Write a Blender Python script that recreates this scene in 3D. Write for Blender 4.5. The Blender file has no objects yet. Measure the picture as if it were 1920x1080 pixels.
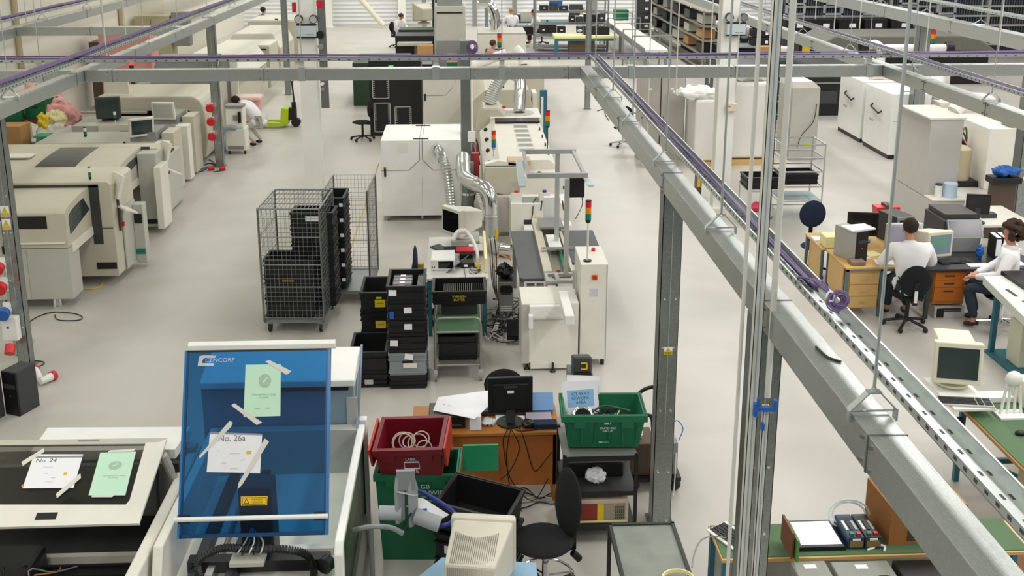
import bpy, bmesh, math, random
from mathutils import Vector, Matrix
random.seed(7)
R = math.radians
C = bpy.context.scene
COL = C.collection
# ---------------------------------------------------------------- camera
F = 1990.0; TH = math.atan(520/F); YA = math.atan(95*math.cos(TH)/F); H = 5.4
cam_d = bpy.data.cameras.new('camera'); cam = bpy.data.objects.new('camera', cam_d); COL.objects.link(cam)
cam.location = (0, 0, H); cam.rotation_euler = (math.pi/2-TH, 0, -YA)
cam_d.sensor_width = 36; cam_d.lens = F/1920*36; cam_d.shift_y = -180/1920
cam_d.clip_start = .1; cam_d.clip_end = 300
C.camera = cam
# ---------------------------------------------------------------- world, lights, exposure
w = bpy.data.worlds.new('world'); C.world = w; w.use_nodes = True
w.node_tree.nodes['Background'].inputs[0].default_value = (.9, .95, 1, 1)
w.node_tree.nodes['Background'].inputs[1].default_value = .35
C.view_settings.view_transform = 'Standard'; C.view_settings.look = 'None'
C.view_settings.exposure = 0.12; C.view_settings.gamma = 1; C.view_settings.use_curve_mapping = False
def lamp(x, y, sx, sy, e, col, z=8.6):
    l = bpy.data.lights.new('ceiling_or_fill_lamp', 'AREA'); l.shape = 'RECTANGLE'; l.size = sx; l.size_y = sy
    l.energy = e; l.color = col
    o = bpy.data.objects.new('ceiling_or_fill_lamp', l); COL.objects.link(o); o.location = (x, y, z)
WL = (.98, 1, .89); W2 = (1, .995, .94); WM = (1, .99, .97)
for y in (-2, 7, 15, 24, 34, 45):  # row behind the camera is fill, added to brighten the foreground
    lamp(-9.0, y, 1.2, 5, 92+(y < 0)*80+(y > 28)*73, WL)
    lamp(-1.5, y, 1.2, 5, 142+(y < 0)*190+(y > 20)*20+(y > 28)*88, W2)
    lamp(6.8, y, 1.2, 5, 285+(y > 28)*60, WM)
    lamp(13, y, 1.2, 5, 245+(y > 28)*60, WM)
    lamp(19, y, 1.2, 5, 220, WM)
# ---------------------------------------------------------------- pixel -> place (1920x1080 frame)
def _ray(u, v):
    x = (u-960)/F; y = -(v-360)/F
    c, s = math.cos(TH), math.sin(TH)
    fy = c+y*s; fz = -s+y*c; a = -YA
    return (x*math.cos(a)-fy*math.sin(a), x*math.sin(a)+fy*math.cos(a), fz)
def at(u, v, z=0):
    r = _ray(u, v); t = (z-H)/r[2]; return Vector((r[0]*t, r[1]*t, z))
def aty(u, v, Y):
    r = _ray(u, v); t = Y/r[1]; return Vector((r[0]*t, Y, H+r[2]*t))
# ---------------------------------------------------------------- materials
def lin(h):
    h = h.lstrip('#'); o = []
    for i in (0, 2, 4):
        c = int(h[i:i+2], 16)/255
        o.append(c/12.92 if c <= .04045 else ((c+.055)/1.055)**2.4)
    return o
MATS = {}
def mat(name, col, rough=.5, metal=0, var=.06, scale=6, emit=0, alpha=1, trans=0, spangle=0, coat=0):
    if name in MATS: return MATS[name]
    m = bpy.data.materials.new(name); m.use_nodes = True; n = m.node_tree.nodes; l = m.node_tree.links
    b = n['Principled BSDF']; c = lin(col)
    b.inputs['Roughness'].default_value = rough; b.inputs['Metallic'].default_value = metal
    tc = n.new('ShaderNodeTexCoord')
    if spangle: tx = n.new('ShaderNodeTexVoronoi'); tx.inputs['Scale'].default_value = spangle; src = tx.outputs['Color']
    else: tx = n.new('ShaderNodeTexNoise'); tx.inputs['Scale'].default_value = scale; tx.inputs['Detail'].default_value = 3; src = tx.outputs['Fac']
    l.new(tc.outputs['Object'], tx.inputs['Vector'])
    r = n.new('ShaderNodeMapRange'); r.inputs[3].default_value = 1-var; r.inputs[4].default_value = 1+var
    if spangle:
        s = n.new('ShaderNodeSeparateColor'); l.new(src, s.inputs[0]); src = s.outputs[0]
    l.new(src, r.inputs[0])
    mx = n.new('ShaderNodeVectorMath'); mx.operation = 'MULTIPLY'; mx.inputs[0].default_value = c
    l.new(r.outputs[0], mx.inputs[1]); l.new(mx.outputs[0], b.inputs['Base Color'])
    if emit: b.inputs['Emission Color'].default_value = (*c, 1); b.inputs['Emission Strength'].default_value = emit
    if alpha < 1: b.inputs['Alpha'].default_value = alpha
    if trans: b.inputs['Transmission Weight'].default_value = trans; b.inputs['IOR'].default_value = 1.02
    if coat: b.inputs['Coat Weight'].default_value = coat
    MATS[name] = m; return m
GALV = mat('galvanised steel', '#b9bdba', .34, .75, .07, spangle=120)
_n = GALV.node_tree.nodes; _t = _n.new('ShaderNodeTexNoise'); _t.inputs['Scale'].default_value = 38; _b = _n.new('ShaderNodeBump'); _b.inputs['Strength'].default_value = .25; _b.inputs['Distance'].default_value = .004
GALV.node_tree.links.new(_t.outputs['Fac'], _b.inputs['Height']); GALV.node_tree.links.new(_b.outputs[0], _n['Principled BSDF'].inputs['Normal'])
GALVD = mat('dull galvanised steel', '#8b908e', .38, .85, .08, spangle=120)
ZINC = mat('zinc wire', '#c6ccca', .35, .7)
CHROME = mat('chrome', '#e4e6e8', .12, 1, .02)
ALU = mat('brushed aluminium', '#c9cbcb', .38, .7)
FOIL = mat('crinkled foil', '#e2e4e4', .25, .9, .15, 60)
WHITE = mat('white powder coat', '#eeeeea', .45)
CREAM = mat('cream machine enamel', '#e6e3d8', .45)
BEIGE = mat('warm beige machine enamel', '#c8c2b0', .45)
MGREY = mat('light grey machine enamel', '#bdbcb2', .5)
GREY = mat('grey paint', '#8a8c8a', .5)
POLE0 = 0
DGREY = mat('dark grey plastic', '#3a3c3e', .5)
CHAR = mat('charcoal gloss hood', '#3c3f40', .22)
BLACK = mat('black plastic', '#121213', .42)
BLK2 = mat('black antistatic tote', '#0f1011', .5, 0, .15)
BFAB = mat('black fabric', '#17181b', .95)
NAVY = mat('navy fabric', '#1c2740', .95)
BLUE = mat('blue plastic', '#1f5fb0', .4)
DBLUE = mat('dark blue tube', '#1b2f8a', .35)
TEAL = mat('teal painted steel', '#2c6a7c', .45)
GREEN = mat('green tote plastic', '#0f6a45', .5, 0, .12)
LGREEN = mat('pale green crate lid', '#3aa27c', .45)
MATG = mat('green bench mat', '#55714f', .75, 0, .12, 10)
RED = mat('dark red plastic', '#8e1626', .45)
ORED = mat('orange red flap', '#c43425', .45)
BRED = mat('signal red', '#d0202a', .35)
AMB = mat('signal amber', '#e88416', .35)
GRN = mat('signal green', '#137a5e', .35)
YEL = mat('yellow plastic', '#e2c021', .5)
LIME = mat('lime paint', '#b7cf1d', .4)
PINK = mat('pink plastic film', '#e3a2a0', .4, 0, .15, 25)
PURP = mat('purple cable', '#6f5c88', .6)
OAK = mat('light oak laminate', '#d3ac6c', .5, 0, .1, 12)
CHERRY = mat('cherry laminate', '#b0702c', .45, 0, .12, 9)
BROWN = mat('brown laminate', '#57463a', .55)
CARD = mat('cardboard', '#b98d5c', .85, 0, .1)
PAPER = mat('white paper', '#f2f1f6', .8, 0, .02)
MINT = mat('mint paper', '#c9ecd2', .8, 0, .02)
CREAMP = mat('cream paper', '#efe6ae', .8, 0, .02)
TAPE = mat('masking tape', '#ddd6c4', .7)
INK = mat('black ink', '#26262c', .7)
INKL = mat('grey ink', '#8b9094', .7)
YINK = mat('yellow print', '#d8b81e', .6)
WINK = mat('white print', '#e8e8ec', .6)
SKIN = mat('skin', '#c98f74', .6, 0, .04)
COAT = mat('white coat cotton', '#eceaec', .9, 0, .03)
JEAN = mat('dark denim', '#26323f', .9)
SHOE = mat('dark shoe leather', '#1d1614', .5)
HAIRB = mat('dark brown hair', '#2a1c14', .8, 0, .3, 60)
HAIRY = mat('blond hair', '#b08a55', .8, 0, .2, 60)
WALLM = mat('painted white wall', '#e6e2d6', .8, 0, .02)
DSCR = mat('dark screen glass', '#2f3c3e', .15)
BSCR = mat('black screen', '#0c0d10', .12)
PSCR = mat('pale lit screen', '#a9b6c6', .3, emit=.35)
FOILW = mat('white wrap film', '#e4e2dc', .3, 0, .06, 20)
BAGM = mat('crumpled clear plastic bag', '#d4dade', .2, 0, .12, 30)
STEELW = mat('white painted steel column', '#efeee8', .55, 0, .02)
# ---------------------------------------------------------------- mesh helper
class MB:
    def __init__(s): s.v = []; s.f = []; s.m = []
    def _add(s, vs, fs, m=0):
        n = len(s.v); s.v += [tuple(p) for p in vs]
        for f in fs: s.f.append([n+i for i in f]); s.m.append(m)
        return s
    def box(s, x0, x1, y0, y1, z0, z1, m=0, T=None):
        vs = [(x0,y0,z0),(x1,y0,z0),(x1,y1,z0),(x0,y1,z0),(x0,y0,z1),(x1,y0,z1),(x1,y1,z1),(x0,y1,z1)]
        if T: vs = [T @ Vector(p) for p in vs]
        return s._add(vs, [(3,2,1,0),(4,5,6,7),(0,1,5,4),(1,2,6,5),(2,3,7,6),(3,0,4,7)], m)
    def prism(s, poly, axis, a, b, m=0, T=None):
        def P(p, t):
            return {'x': (t, p[0], p[1]), 'y': (p[0], t, p[1]), 'z': (p[0], p[1], t)}[axis]
        n = len(poly); vs = [P(p, a) for p in poly]+[P(p, b) for p in poly]
        if T: vs = [T @ Vector(p) for p in vs]
        fs = [list(range(n))[::-1], list(range(n, 2*n))]+[(i, (i+1) % n, n+(i+1) % n, n+i) for i in range(n)]
        return s._add(vs, fs, m)
    def cyl(s, p, q, r, r2=None, n=12, m=0, cap=True):
        p = Vector(p); q = Vector(q); d = (q-p).normalized(); r2 = r if r2 is None else r2
        a = d.orthogonal().normalized(); b = d.cross(a)
        vs = []
        for c, rr in ((p, r), (q, r2)):
            vs += [c+rr*(math.cos(2*math.pi*i/n)*a+math.sin(2*math.pi*i/n)*b) for i in range(n)]
        fs = [(i, (i+1) % n, n+(i+1) % n, n+i) for i in range(n)]
        if cap: fs += [list(range(n))[::-1], list(range(n, 2*n))]
        return s._add(vs, fs, m)
    def tube(s, pts, r, n=8, closed=False, m=0, rf=None):
        pts = [Vector(p) for p in pts]; N = len(pts); vs = []; prev = None
        for i, p in enumerate(pts):
            if closed: d = pts[(i+1) % N]-pts[i-1]
            else: d = pts[min(i+1, N-1)]-pts[max(i-1, 0)]
            d.normalize()
            a = d.orthogonal().normalized() if prev is None else (prev-d*prev.dot(d)).normalized()
            prev = a; b = d.cross(a); rr = rf(i) if rf else r
            vs += [p+rr*(math.cos(2*math.pi*j/n)*a+math.sin(2*math.pi*j/n)*b) for j in range(n)]
        fs = []
        for i in range(N if closed else N-1):
            k = (i+1) % N
            fs += [(i*n+j, i*n+(j+1) % n, k*n+(j+1) % n, k*n+j) for j in range(n)]
        if not closed: fs += [list(range(n))[::-1], list(range((N-1)*n, N*n))]
        return s._add(vs, fs, m)
    def ball(s, c, rx, ry, rz, n=12, k=8, m=0, jit=0, T=None):
        vs = []; 
        for i in range(k+1):
            t = math.pi*i/k
            for j in range(n):
                f = 2*math.pi*j/n; q = 1+random.uniform(-jit, jit)
                vs.append(Vector((c[0]+q*rx*math.sin(t)*math.cos(f), c[1]+q*ry*math.sin(t)*math.sin(f), c[2]+q*rz*math.cos(t))))
        if T: vs = [T @ p for p in vs]
        fs = [(i*n+j, (i+1)*n+j, (i+1)*n+(j+1) % n, i*n+(j+1) % n) for i in range(k) for j in range(n)]
        return s._add(vs, fs, m)
    def sheet(s, p, t=.002, m=0):
        p = [Vector(q) for q in p]; nrm = (p[1]-p[0]).cross(p[2]-p[0]).normalized()
        n = len(p); vs = p+[q+nrm*t for q in p]
        fs = [list(range(n))[::-1], list(range(n, 2*n))]+[(i, (i+1) % n, n+(i+1) % n, n+i) for i in range(n)]
        return s._add(vs, fs, m)
    def build(s, name, mats, parent=None, smooth=False, bevel=0, world=False, seg=2):
        me = bpy.data.meshes.new(name); v = s.v
        if world and parent is not None:
            T = parent.matrix_basis.inverted(); pp = parent.parent
            if pp is not None: T = T @ pp.matrix_basis.inverted()
            v = [tuple(T @ Vector(p)) for p in v]
        me.from_pydata(v, [], s.f)
        for m in (mats if isinstance(mats, (list, tuple)) else [mats]): me.materials.append(m)
        for i, p in enumerate(me.polygons): p.material_index = s.m[i]; p.use_smooth = smooth
        bm = bmesh.new(); bm.from_mesh(me); bmesh.ops.recalc_face_normals(bm, faces=bm.faces)
        bm.to_mesh(me); bm.free()
        o = bpy.data.objects.new(name, me); COL.objects.link(o)
        if parent is not None: o.parent = parent
        if bevel:
            b = o.modifiers.new('bevel', 'BEVEL'); b.width = bevel; b.segments = seg; b.limit_method = 'ANGLE'
            if not smooth: 
                for p in me.polygons: p.use_smooth = False
        if smooth and not bevel:
            try: me.set_sharp_from_angle(angle=R(40))
            except Exception: pass
        return o
def tag(o, label=None, cat=None, group=None, kind=None):
    if label: o['label'] = label
    if cat: o['category'] = cat
    if group: o['group'] = group
    if kind: o['kind'] = kind
    return o
def thing(name, label, cat, loc=(0, 0, 0), rz=0, group=None, rot=None):
    o = bpy.data.objects.new(name, None); COL.objects.link(o); o.empty_display_size = .1
    o.location = loc; o.rotation_euler = rot or (0, 0, rz)
    o.matrix_basis = Matrix.Translation(o.location) @ o.rotation_euler.to_matrix().to_4x4()
    return tag(o, label, cat, group)
def kids(o): return [c for c in COL.objects if c.parent == o]
def dup(root, loc, rz=None, label=None, group=None):
    r = root.copy(); COL.objects.link(r); r.location = loc
    if rz is not None: r.rotation_euler = (0, 0, rz)
    if label: r['label'] = label
    if group: r['group'] = group
    for ch in list(root.children):
        c = ch.copy(); COL.objects.link(c); c.parent = r
        for g in list(ch.children):
            d = g.copy(); COL.objects.link(d); d.parent = c
    return r
def struct(name, mb, m, **k): return tag(mb.build(name, m, **k), kind='structure')
def solo(name, mb, m, label, cat, group=None, origin=None, **k):
    """one-mesh thing; origin shifts the mesh so that its origin sits at its base"""
    if origin is not None:
        o3 = Vector(origin); mb.v = [tuple(Vector(p)-o3) for p in mb.v]
    o = mb.build(name, m, **k)
    if origin is not None: o.location = origin
    return tag(o, label, cat, group)
def text(name, s, size, T, m, parent, ext=.0008, align='CENTER', sx=1):
    cu = bpy.data.curves.new(name, 'FONT'); cu.body = s; cu.size = size; cu.extrude = ext
    cu.align_x = align; cu.align_y = 'CENTER'; cu.space_line = 1.0
    t = bpy.data.objects.new(name, cu); COL.objects.link(t)
    dg = bpy.context.evaluated_depsgraph_get(); me = bpy.data.meshes.new_from_object(t.evaluated_get(dg))
    bpy.data.objects.remove(t); me.transform(T @ Matrix.Diagonal((sx, 1, 1, 1)))
    me.materials.clear(); me.materials.append(m)
    o = bpy.data.objects.new(name, me); COL.objects.link(o); o.parent = parent
    return o
def TR(x, y, z, rx=0, ry=0, rz=0):
    return Matrix.Translation((x, y, z)) @ Matrix.Rotation(R(rz), 4, 'Z') @ Matrix.Rotation(R(ry), 4, 'Y') @ Matrix.Rotation(R(rx), 4, 'X')
def rnd(a, b): return random.uniform(a, b)
def arc(c, r, a0, a1, n=8):
    return [(c[0]+r*math.cos(R(a0+(a1-a0)*i/n)), c[1]+r*math.sin(R(a0+(a1-a0)*i/n))) for i in range(n+1)]
def bez(pts, n=24):
    """smooth path through the points"""
    P = [Vector(p) for p in pts]; out = []
    for i in range(len(P)-1):
        a = P[max(i-1, 0)]; b = P[i]; c = P[i+1]; d = P[min(i+2, len(P)-1)]
        k = max(2, n//(len(P)-1))
        for j in range(k):
            t = j/k
            out.append(.5*((2*b)+(-a+c)*t+(2*a-5*b+4*c-d)*t*t+(-a+3*b-3*c+d)*t**3))
    return out+[P[-1]]
# ================================================================ setting
def floor_mat():
    m = mat('pale grey epoxy floor', '#cfcac0', .42, 0, .03, .6); n = m.node_tree.nodes; l = m.node_tree.links
    b = n['Principled BSDF']; tc = n.new('ShaderNodeTexCoord')
    t = n.new('ShaderNodeTexNoise'); t.inputs['Scale'].default_value = .55; t.inputs['Detail'].default_value = 6; t.inputs['Distortion'].default_value = 1.2
    l.new(tc.outputs['Object'], t.inputs['Vector'])
    r = n.new('ShaderNodeValToRGB'); r.color_ramp.elements[0].position = .3; r.color_ramp.elements[1].position = .72
    r.color_ramp.elements[0].color = (*lin('#b9b5ad'), 1); r.color_ramp.elements[1].color = (*lin('#c9c5be'), 1)
    l.new(t.outputs['Fac'], r.inputs[0]); l.new(r.outputs[0], b.inputs['Base Color'])
    t2 = n.new('ShaderNodeMapRange'); t2.inputs[3].default_value = .3; t2.inputs[4].default_value = .55
    l.new(t.outputs['Fac'], t2.inputs[0]); l.new(t2.outputs[0], b.inputs['Roughness'])
    return m
struct('floor', MB().box(-12, 32, -6, 60, -.2, 0), floor_mat())
struct('ceiling', MB().box(-12, 32, -6, 60, 9, 9.2), mat('ceiling liner', '#dcdcd8', .8))
struct('wall_left', MB().box(-11.1, -10.9, -6, 60, 0, 9), WALLM)
struct('wall_right', MB().box(31.5, 31.7, -6, 60, 0, 9), WALLM)
struct('wall_unseen_front', MB().box(-12, 32, .4, .6, 0, 3.8), mat('dark wall for reflections', '#55585a', .7))  # unseen wall, added dark for the steel posts to reflect
lamp(2, 51, 24, 1.2, 700, WM)  # long fill lamp added to brighten the back wall
def back_wall():
    m = mat('corrugated liner wall', '#e9ebec', .5, 0, .02); n = m.node_tree.nodes; l = m.node_tree.links
    tc = n.new('ShaderNodeTexCoord'); w_ = n.new('ShaderNodeTexWave'); w_.bands_direction = 'Z'; w_.inputs['Scale'].default_value = 1.6
    bp = n.new('ShaderNodeBump'); bp.inputs['Distance'].default_value = .06; bp.inputs['Strength'].default_value = .5
    l.new(tc.outputs['Object'], w_.inputs['Vector']); l.new(w_.outputs['Fac'], bp.inputs['Height']); l.new(bp.outputs[0], n['Principled BSDF'].inputs['Normal'])
    return m
struct('wall_back', MB().box(-12, 32, 54, 54.2, 0, 9), back_wall())
# left wall dado trunking, pipe drops and pilasters
mb = MB()
mb.box(-10.9, -10.78, 8, 46, 1.15, 1.4); struct('trim_1', mb, mat('white cable trunking', '#e8e6da', .5))
mb = MB()
for y in (18.3, 26.5, 34.5): mb.cyl((-10.82, y, 0), (-10.82, y, 9), .07)
struct('trim_2', mb, mat('buff drain pipe', '#b9a98c', .6))
mb = MB().box(-10.9, -10.0, 36.5, 44, 0, 9); struct('wall_recess', mb, WALLM)
mb = MB().box(-10.0, -9.9, 36.5, 44, 1.7, 1.95); struct('trim_3', mb, mat('white cable trunking', '#e8e6da', .5))
# cream steel columns
def column(name, x, y, label, w=.31, top=9, light=True):
    t = thing(name, label, 'column', (x, y, 0))
    mb = MB()
    mb.box(-w/2, w/2, -w/2, -w/2+.03, 0, top); mb.box(-w/2, w/2, w/2-.03, w/2, 0, top); mb.box(-.015, .015, -w/2+.03, w/2-.03, 0, top)
    mb.build('steel_section', STEELW, t)
    MB().box(-w/2-.08, w/2+.08, -w/2-.08, w/2+.08, 0, .03).build('base_plate', STEELW, t)
    return t
cl = at(592, 403); CY = 19.2
column('steel_column', cl.x-.02, CY+.15, 'white painted steel column rising behind the two roll cages')
cr = at(1360, 403)
column('steel_column', cr.x+.02, CY+.15, 'white painted steel column in front of the film wrapped pallets')
def emergency(x, y, z, label):
    t = thing('emergency_light', label, 'emergency light', (x, y, z), 0, 'twin spot emergency lights')
    MB().box(-.17, .17, -.09, 0, 0, .2).build('battery_box', mat('pale blue grey box', '#c3ced2', .4), t, bevel=.01)
    MB().box(-.175, .175, -.095, 0, .2, .225).box(-.175, .175, -.095, 0, -.02, 0).build('edge_strip', BLACK, t)
    MB().box(-.02, .13, -.0925, -.09, .035, .05).build('label_strip', INKL, t)
    for s in (-1, 1):
        l = MB().cyl((s*.13, -.02, .32), (s*.13, -.1, .31), .075, n=20).build('lamp_housing', DGREY, t, smooth=True)
        MB().cyl((s*.13, -.1, .31), (s*.13, -.108, .309), .062, n=20).build('lens', CHROME, l, smooth=True)
        MB().cyl((s*.13, -.05, .22), (s*.13, -.05, .26), .012).build('swivel', BLACK, l)
emergency(cl.x, CY-.03, aty(583, 68, CY).z, 'emergency light with two round spots on the left white column')
emergency(cr.x+.1, CY-.03, aty(1373, 64, CY).z, 'emergency light with two round spots on the right white column')
tb = thing('thermostat_box', 'small cream control box on the right white column', 'control box', (cr.x+.1, CY, aty(1365, 208, CY).z))
MB().box(-.1, .1, -.07, -.01, 0, .15).build('housing', mat('cream box', '#e2d6bd', .5), tb, bevel=.008)
MB().box(-.06, -.02, -.075, -.07, .09, .1).build('slot', BLACK, tb)
for (x, y, la) in ((-6.6, 53.4, 'slim white column on the far wall left of the diagonal brace'), (-3.0, 53.6, 'slim cream column on the far wall beside the man in the chair')):
    column('wall_column', x, y, la, w=.36)
solo('diagonal_brace', MB().cyl((-3.9, 52.9, .13), (-6.5, 52.9, 3.2), .13, n=16), mat('cream steel tube', '#e5e0cf', .5),
     'thick cream diagonal bracing tube low on the far wall', 'brace', origin=(-3.7, 53.2, .1), smooth=True)
for i, x in enumerate((-1.9, .6, 2.6, 6.6)):
    solo('wall_stanchion', MB().box(x-.11, x+.11, 53.4, 53.7, 0, 9), GREY,
         ['grey steel stanchion right of the far seated man', 'grey stanchion behind the blond person', 'grey stanchion between the two far seated people', 'grey stanchion right of the far storage shelves'][i], 'stanchion', origin=(x, 53.5, 0))
# ================================================================ overhead trunking grid
BT = 3.3; BH = .166; BW = .16
def trunk(label, x0, x1, y0, y1, joints, along, h=BH, z=BT):
    t = thing('cable_trunking', label, 'cable trunking', ((x0+x1)/2, (y0+y1)/2, z-h))
    MB().box(x0, x1, y0, y1, z-h, z).build('trunking_body', GALV, t, world=True, bevel=.004)
    for j in joints:
        mb = MB(); bl = mb
        if along == 'y':
            mb.box(x0-.004, x1+.004, j-.006, j+.006, z-h-.004, z+.003)
            for s in (-.05, .05):
                for q in (.03, h-.03): bl.cyl((x0-.012, j+s, z-q), (x0, j+s, z-q), .01, n=8)
        else:
            mb.box(j-.006, j+.006, y0-.004, y1+.004, z-h-.004, z+.003)
            for s in (-.06, .06):
                for q in (.03, h-.03): bl.cyl((j+s, y0-.01, z-q), (j+s, y0, z-q), .01, n=8)
        mb.build('joint_strap', GALVD, t, world=True)
    return t
XM0, XM1 = 1.67, 1.83
trunk('broad galvanised trunking running from the lower right corner up to the cross trunking', XM0, XM1, 2.2, 14.995, [2.9, 3.95, 5.55, 8.6, 11.2, 13.2], 'y')
trunk('galvanised trunking running over the desks on the right side', 6.05, 6.21, 9.5, 40, [11.9, 13.6, 15.6, 18.2, 21, 24], 'y')
trunk('wide galvanised trunking nearest the upper right corner', 10.0, 10.26, 15, 42, [18.5, 21.5, 25, 29], 'y', h=.26)
trunk('galvanised trunking slanting up over the left machines', -5.44, -5.28, 10, 44, [11.9, 14.7, 17.4, 19.9, 23, 26, 29], 'y')
trunk('galvanised trunking nearest the upper left corner', -8.78, -8.6, 17, 44, [19.2, 22, 25, 28, 31], 'y', h=.19)
trunk('cross trunking length at the left picture edge', -10.89, -5.445, 15, 15.16, [-7.6], 'x')
trunk('long cross trunking spanning the middle of the hall', -5.275, 6.045, 15, 15.16, [-4.9, -2.8, .1, 1.5, 3.9], 'x')
trunk('cross trunking length between the right desks trunking and the wide trunking', 6.215, 9.995, 15, 15.16, [6.5, 9.2], 'x')
trunk('cross trunking length leaving the picture at the right edge', 10.265, 16, 15, 15.16, [12], 'x')
trunk('short cross trunking between the two left trunkings', -8.595, -5.445, 21, 21.16, [-7.2], 'x')
solo('unistrut_rail', MB().box(-8.6, -5.5, 27, 27.04, 3.36, 3.4), GALVD, 'thin strut rail high between the two left trunkings', 'rail', origin=(-7, 27, 3.36))
# cable trays and purple cables
def tray(label, a, b, wdt, z=3.42, pitch=.1):
    a = Vector(a); b = Vector(b); L = (b-a).length; ang = math.atan2(b.y-a.y, b.x-a.x)
    t = thing('cable_tray', label, 'cable tray', (a.x, a.y, z), ang)
    h = wdt/2
    MB().box(0, L, -h, h, 0, .003).build('tray_floor', ZINC, t)
    mb = MB().box(0, L, -h, -h+.003, 0, .045).box(0, L, h-.003, h, 0, .045).box(0, L, -h-.006, -h+.003, .043, .047).box(0, L, h-.003, h+.006, .043, .047)
    mb.build('tray_flange', ZINC, t)
    s = MB(); k = int(L/pitch)
    for i in range(k):
        x = (i+.5)*pitch
        for y in (-h-.0012, h-.003-.0006): s.box(x-.014, x+.014, y, y+.0038, .014, .03)
        if i % 2 == 0:
            for y in (-h*.55, 0, h*.55): s.box(x-.018, x+.018, y-.006, y+.006, .0031, .0036)
    tag(s.build('slots', DGREY, t), kind='stuff'); return t
XT = 1.845
tray('galvanised cable tray beside the broad trunking in the lower right', (XT, 2.2), (XT, 14.9), .12, 3.45, .08)
tray('cable tray above the trunking over the right desks', (6.09, 9.5), (6.09, 40), .14, 3.5, .1)
tray('cable tray above the wide trunking in the upper right', (9.9, 15), (9.9, 42), .2, 3.62, .15)
tray('cable tray above the trunking over the left machines', (-5.33, 10), (-5.33, 44), .16, 3.44, .1)
tray('cable tray above the trunking in the upper left corner', (-8.45, 16), (-8.45, 44), .18, 3.5, .15)
tray('cable tray running across the hall above the long cross trunking', (-10.9, 14.98), (16, 14.98), .16, 3.42, .14)
def cables(label, pts_fn, n, r, seed, m=PURP, nm='cable_bundle'):
    random.seed(seed); mb = MB()
    for i in range(n):
        ph = rnd(0, 6); am = rnd(.3, 1); off = rnd(-1, 1)
        mb.tube(pts_fn(i, off, ph, am), r, 6)
    return mb
def run_y(x, z, w_, y0, y1, step=.5, lift=.02):
    def f(i, off, ph, am):
        P = []; y = y0
        while y <= y1:
            P.append((x+off*w_*.36+.012*math.sin(y*1.3+ph)*am, y, z+.012+lift*(i % 3)*.6+.006*math.sin(y*2+ph))); y += step
        return P
    return f
def run_x(y, z, w_, x0, x1, step=.5):
    def f(i, off, ph, am):
        P = []; x = x0
        while x <= x1:
            P.append((x, y+off*w_*.36+.012*math.sin(x*1.3+ph)*am, z+.03+.016*(i % 3)+.008*math.sin(x*1.7+ph))); x += step
        return P
    return f
def cab(label, fn, n, seed, org, r=.0085):
    solo('cable_bundle', cables(label, fn, n, r, seed), PURP, label, 'cables', origin=org, smooth=True)
cab('purple cables lying in the tray beside the broad trunking', run_y(XT+.02, 3.455, .06, 5.3, 14.9), 5, 1, (XT, 5.3, 3.45), .0065)
cab('purple cables in the tray over the left machines', run_y(-5.33, 3.5, .14, 10, 44), 9, 2, (-5.33, 10, 3.5), .016)
cab('purple cables in the upper left corner tray', run_y(-8.45, 3.53, .14, 16, 44), 6, 3, (-8.45, 16, 3.5), .02)
cab('purple cables in the tray running across the hall', run_x(14.98, 3.43, .1, -10.9, 16), 7, 4, (-10.9, 14.98, 3.42), .011)
cab('few purple cables in the tray over the right desks', run_y(6.09, 3.505, .1, 9.5, 40), 2, 5, (6.09, 9.5, 3.5), .008)
# coil of spare purple cable hanging on the near tray
co = at(1543, 565, 3.45); co = Vector((XT+.06, aty(1543, 565, 5.35).y, 3.45)); mb = MB(); random.seed(3)
cc = Vector((1.86, 4.93, 3.53))
for i in range(16):
    rr = rnd(.03, .05); ph = rnd(0, .6); c2 = cc+Vector((rnd(-.012, .012), rnd(-.02, .02), rnd(-.01, .01)))
    mb.tube([c2+Vector((rr*1.1*math.cos(a/14*6.283), .4*rr*math.sin(a/14*6.283+ph), rr*.85*math.sin(a/14*6.283))) for a in range(14)], .0045, 6, closed=True)
for i in range(7):
    mb.tube(bez([cc+Vector((-.03+rnd(-.01, .01), .03, .02)), cc+Vector((-.07+rnd(-.02, .02), .1, .06+rnd(-.01, .02))), cc+Vector((-.1, .3, .02)), Vector((XT+rnd(-.03, .03), cc.y+.5, 3.47))], 12), .0045, 6)
solo('cable_coil', mb, PURP, 'coil of purple cable tied up on the tray near the desks', 'cable coil', origin=cc, smooth=True)
solo('cable_tie', MB().tube([cc+Vector((-.035+.02*math.cos(a), .02*math.sin(a)*.4, .02+.022*math.sin(a))) for a in [k*.63 for k in range(10)]], .006, 6, closed=True), WINK, 'white tie around the purple cable coil', 'cable tie', origin=cc)
c3 = aty(886, 88, 14.95); mb = MB()
for i in range(12):
    rr = rnd(.045, .085); c2 = c3+Vector((rnd(-.02, .02), 0, rnd(-.02, .02)))
    mb.tube([c2+Vector((rr*math.cos(a/12*6.283), .02*math.sin(a), rr*1.1*math.sin(a/12*6.283))) for a in range(12)], .007, 5, closed=True)
solo('cable_coil', mb, PURP, 'small purple cable coil hooked above the long cross trunking', 'cable coil', origin=c3)
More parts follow.
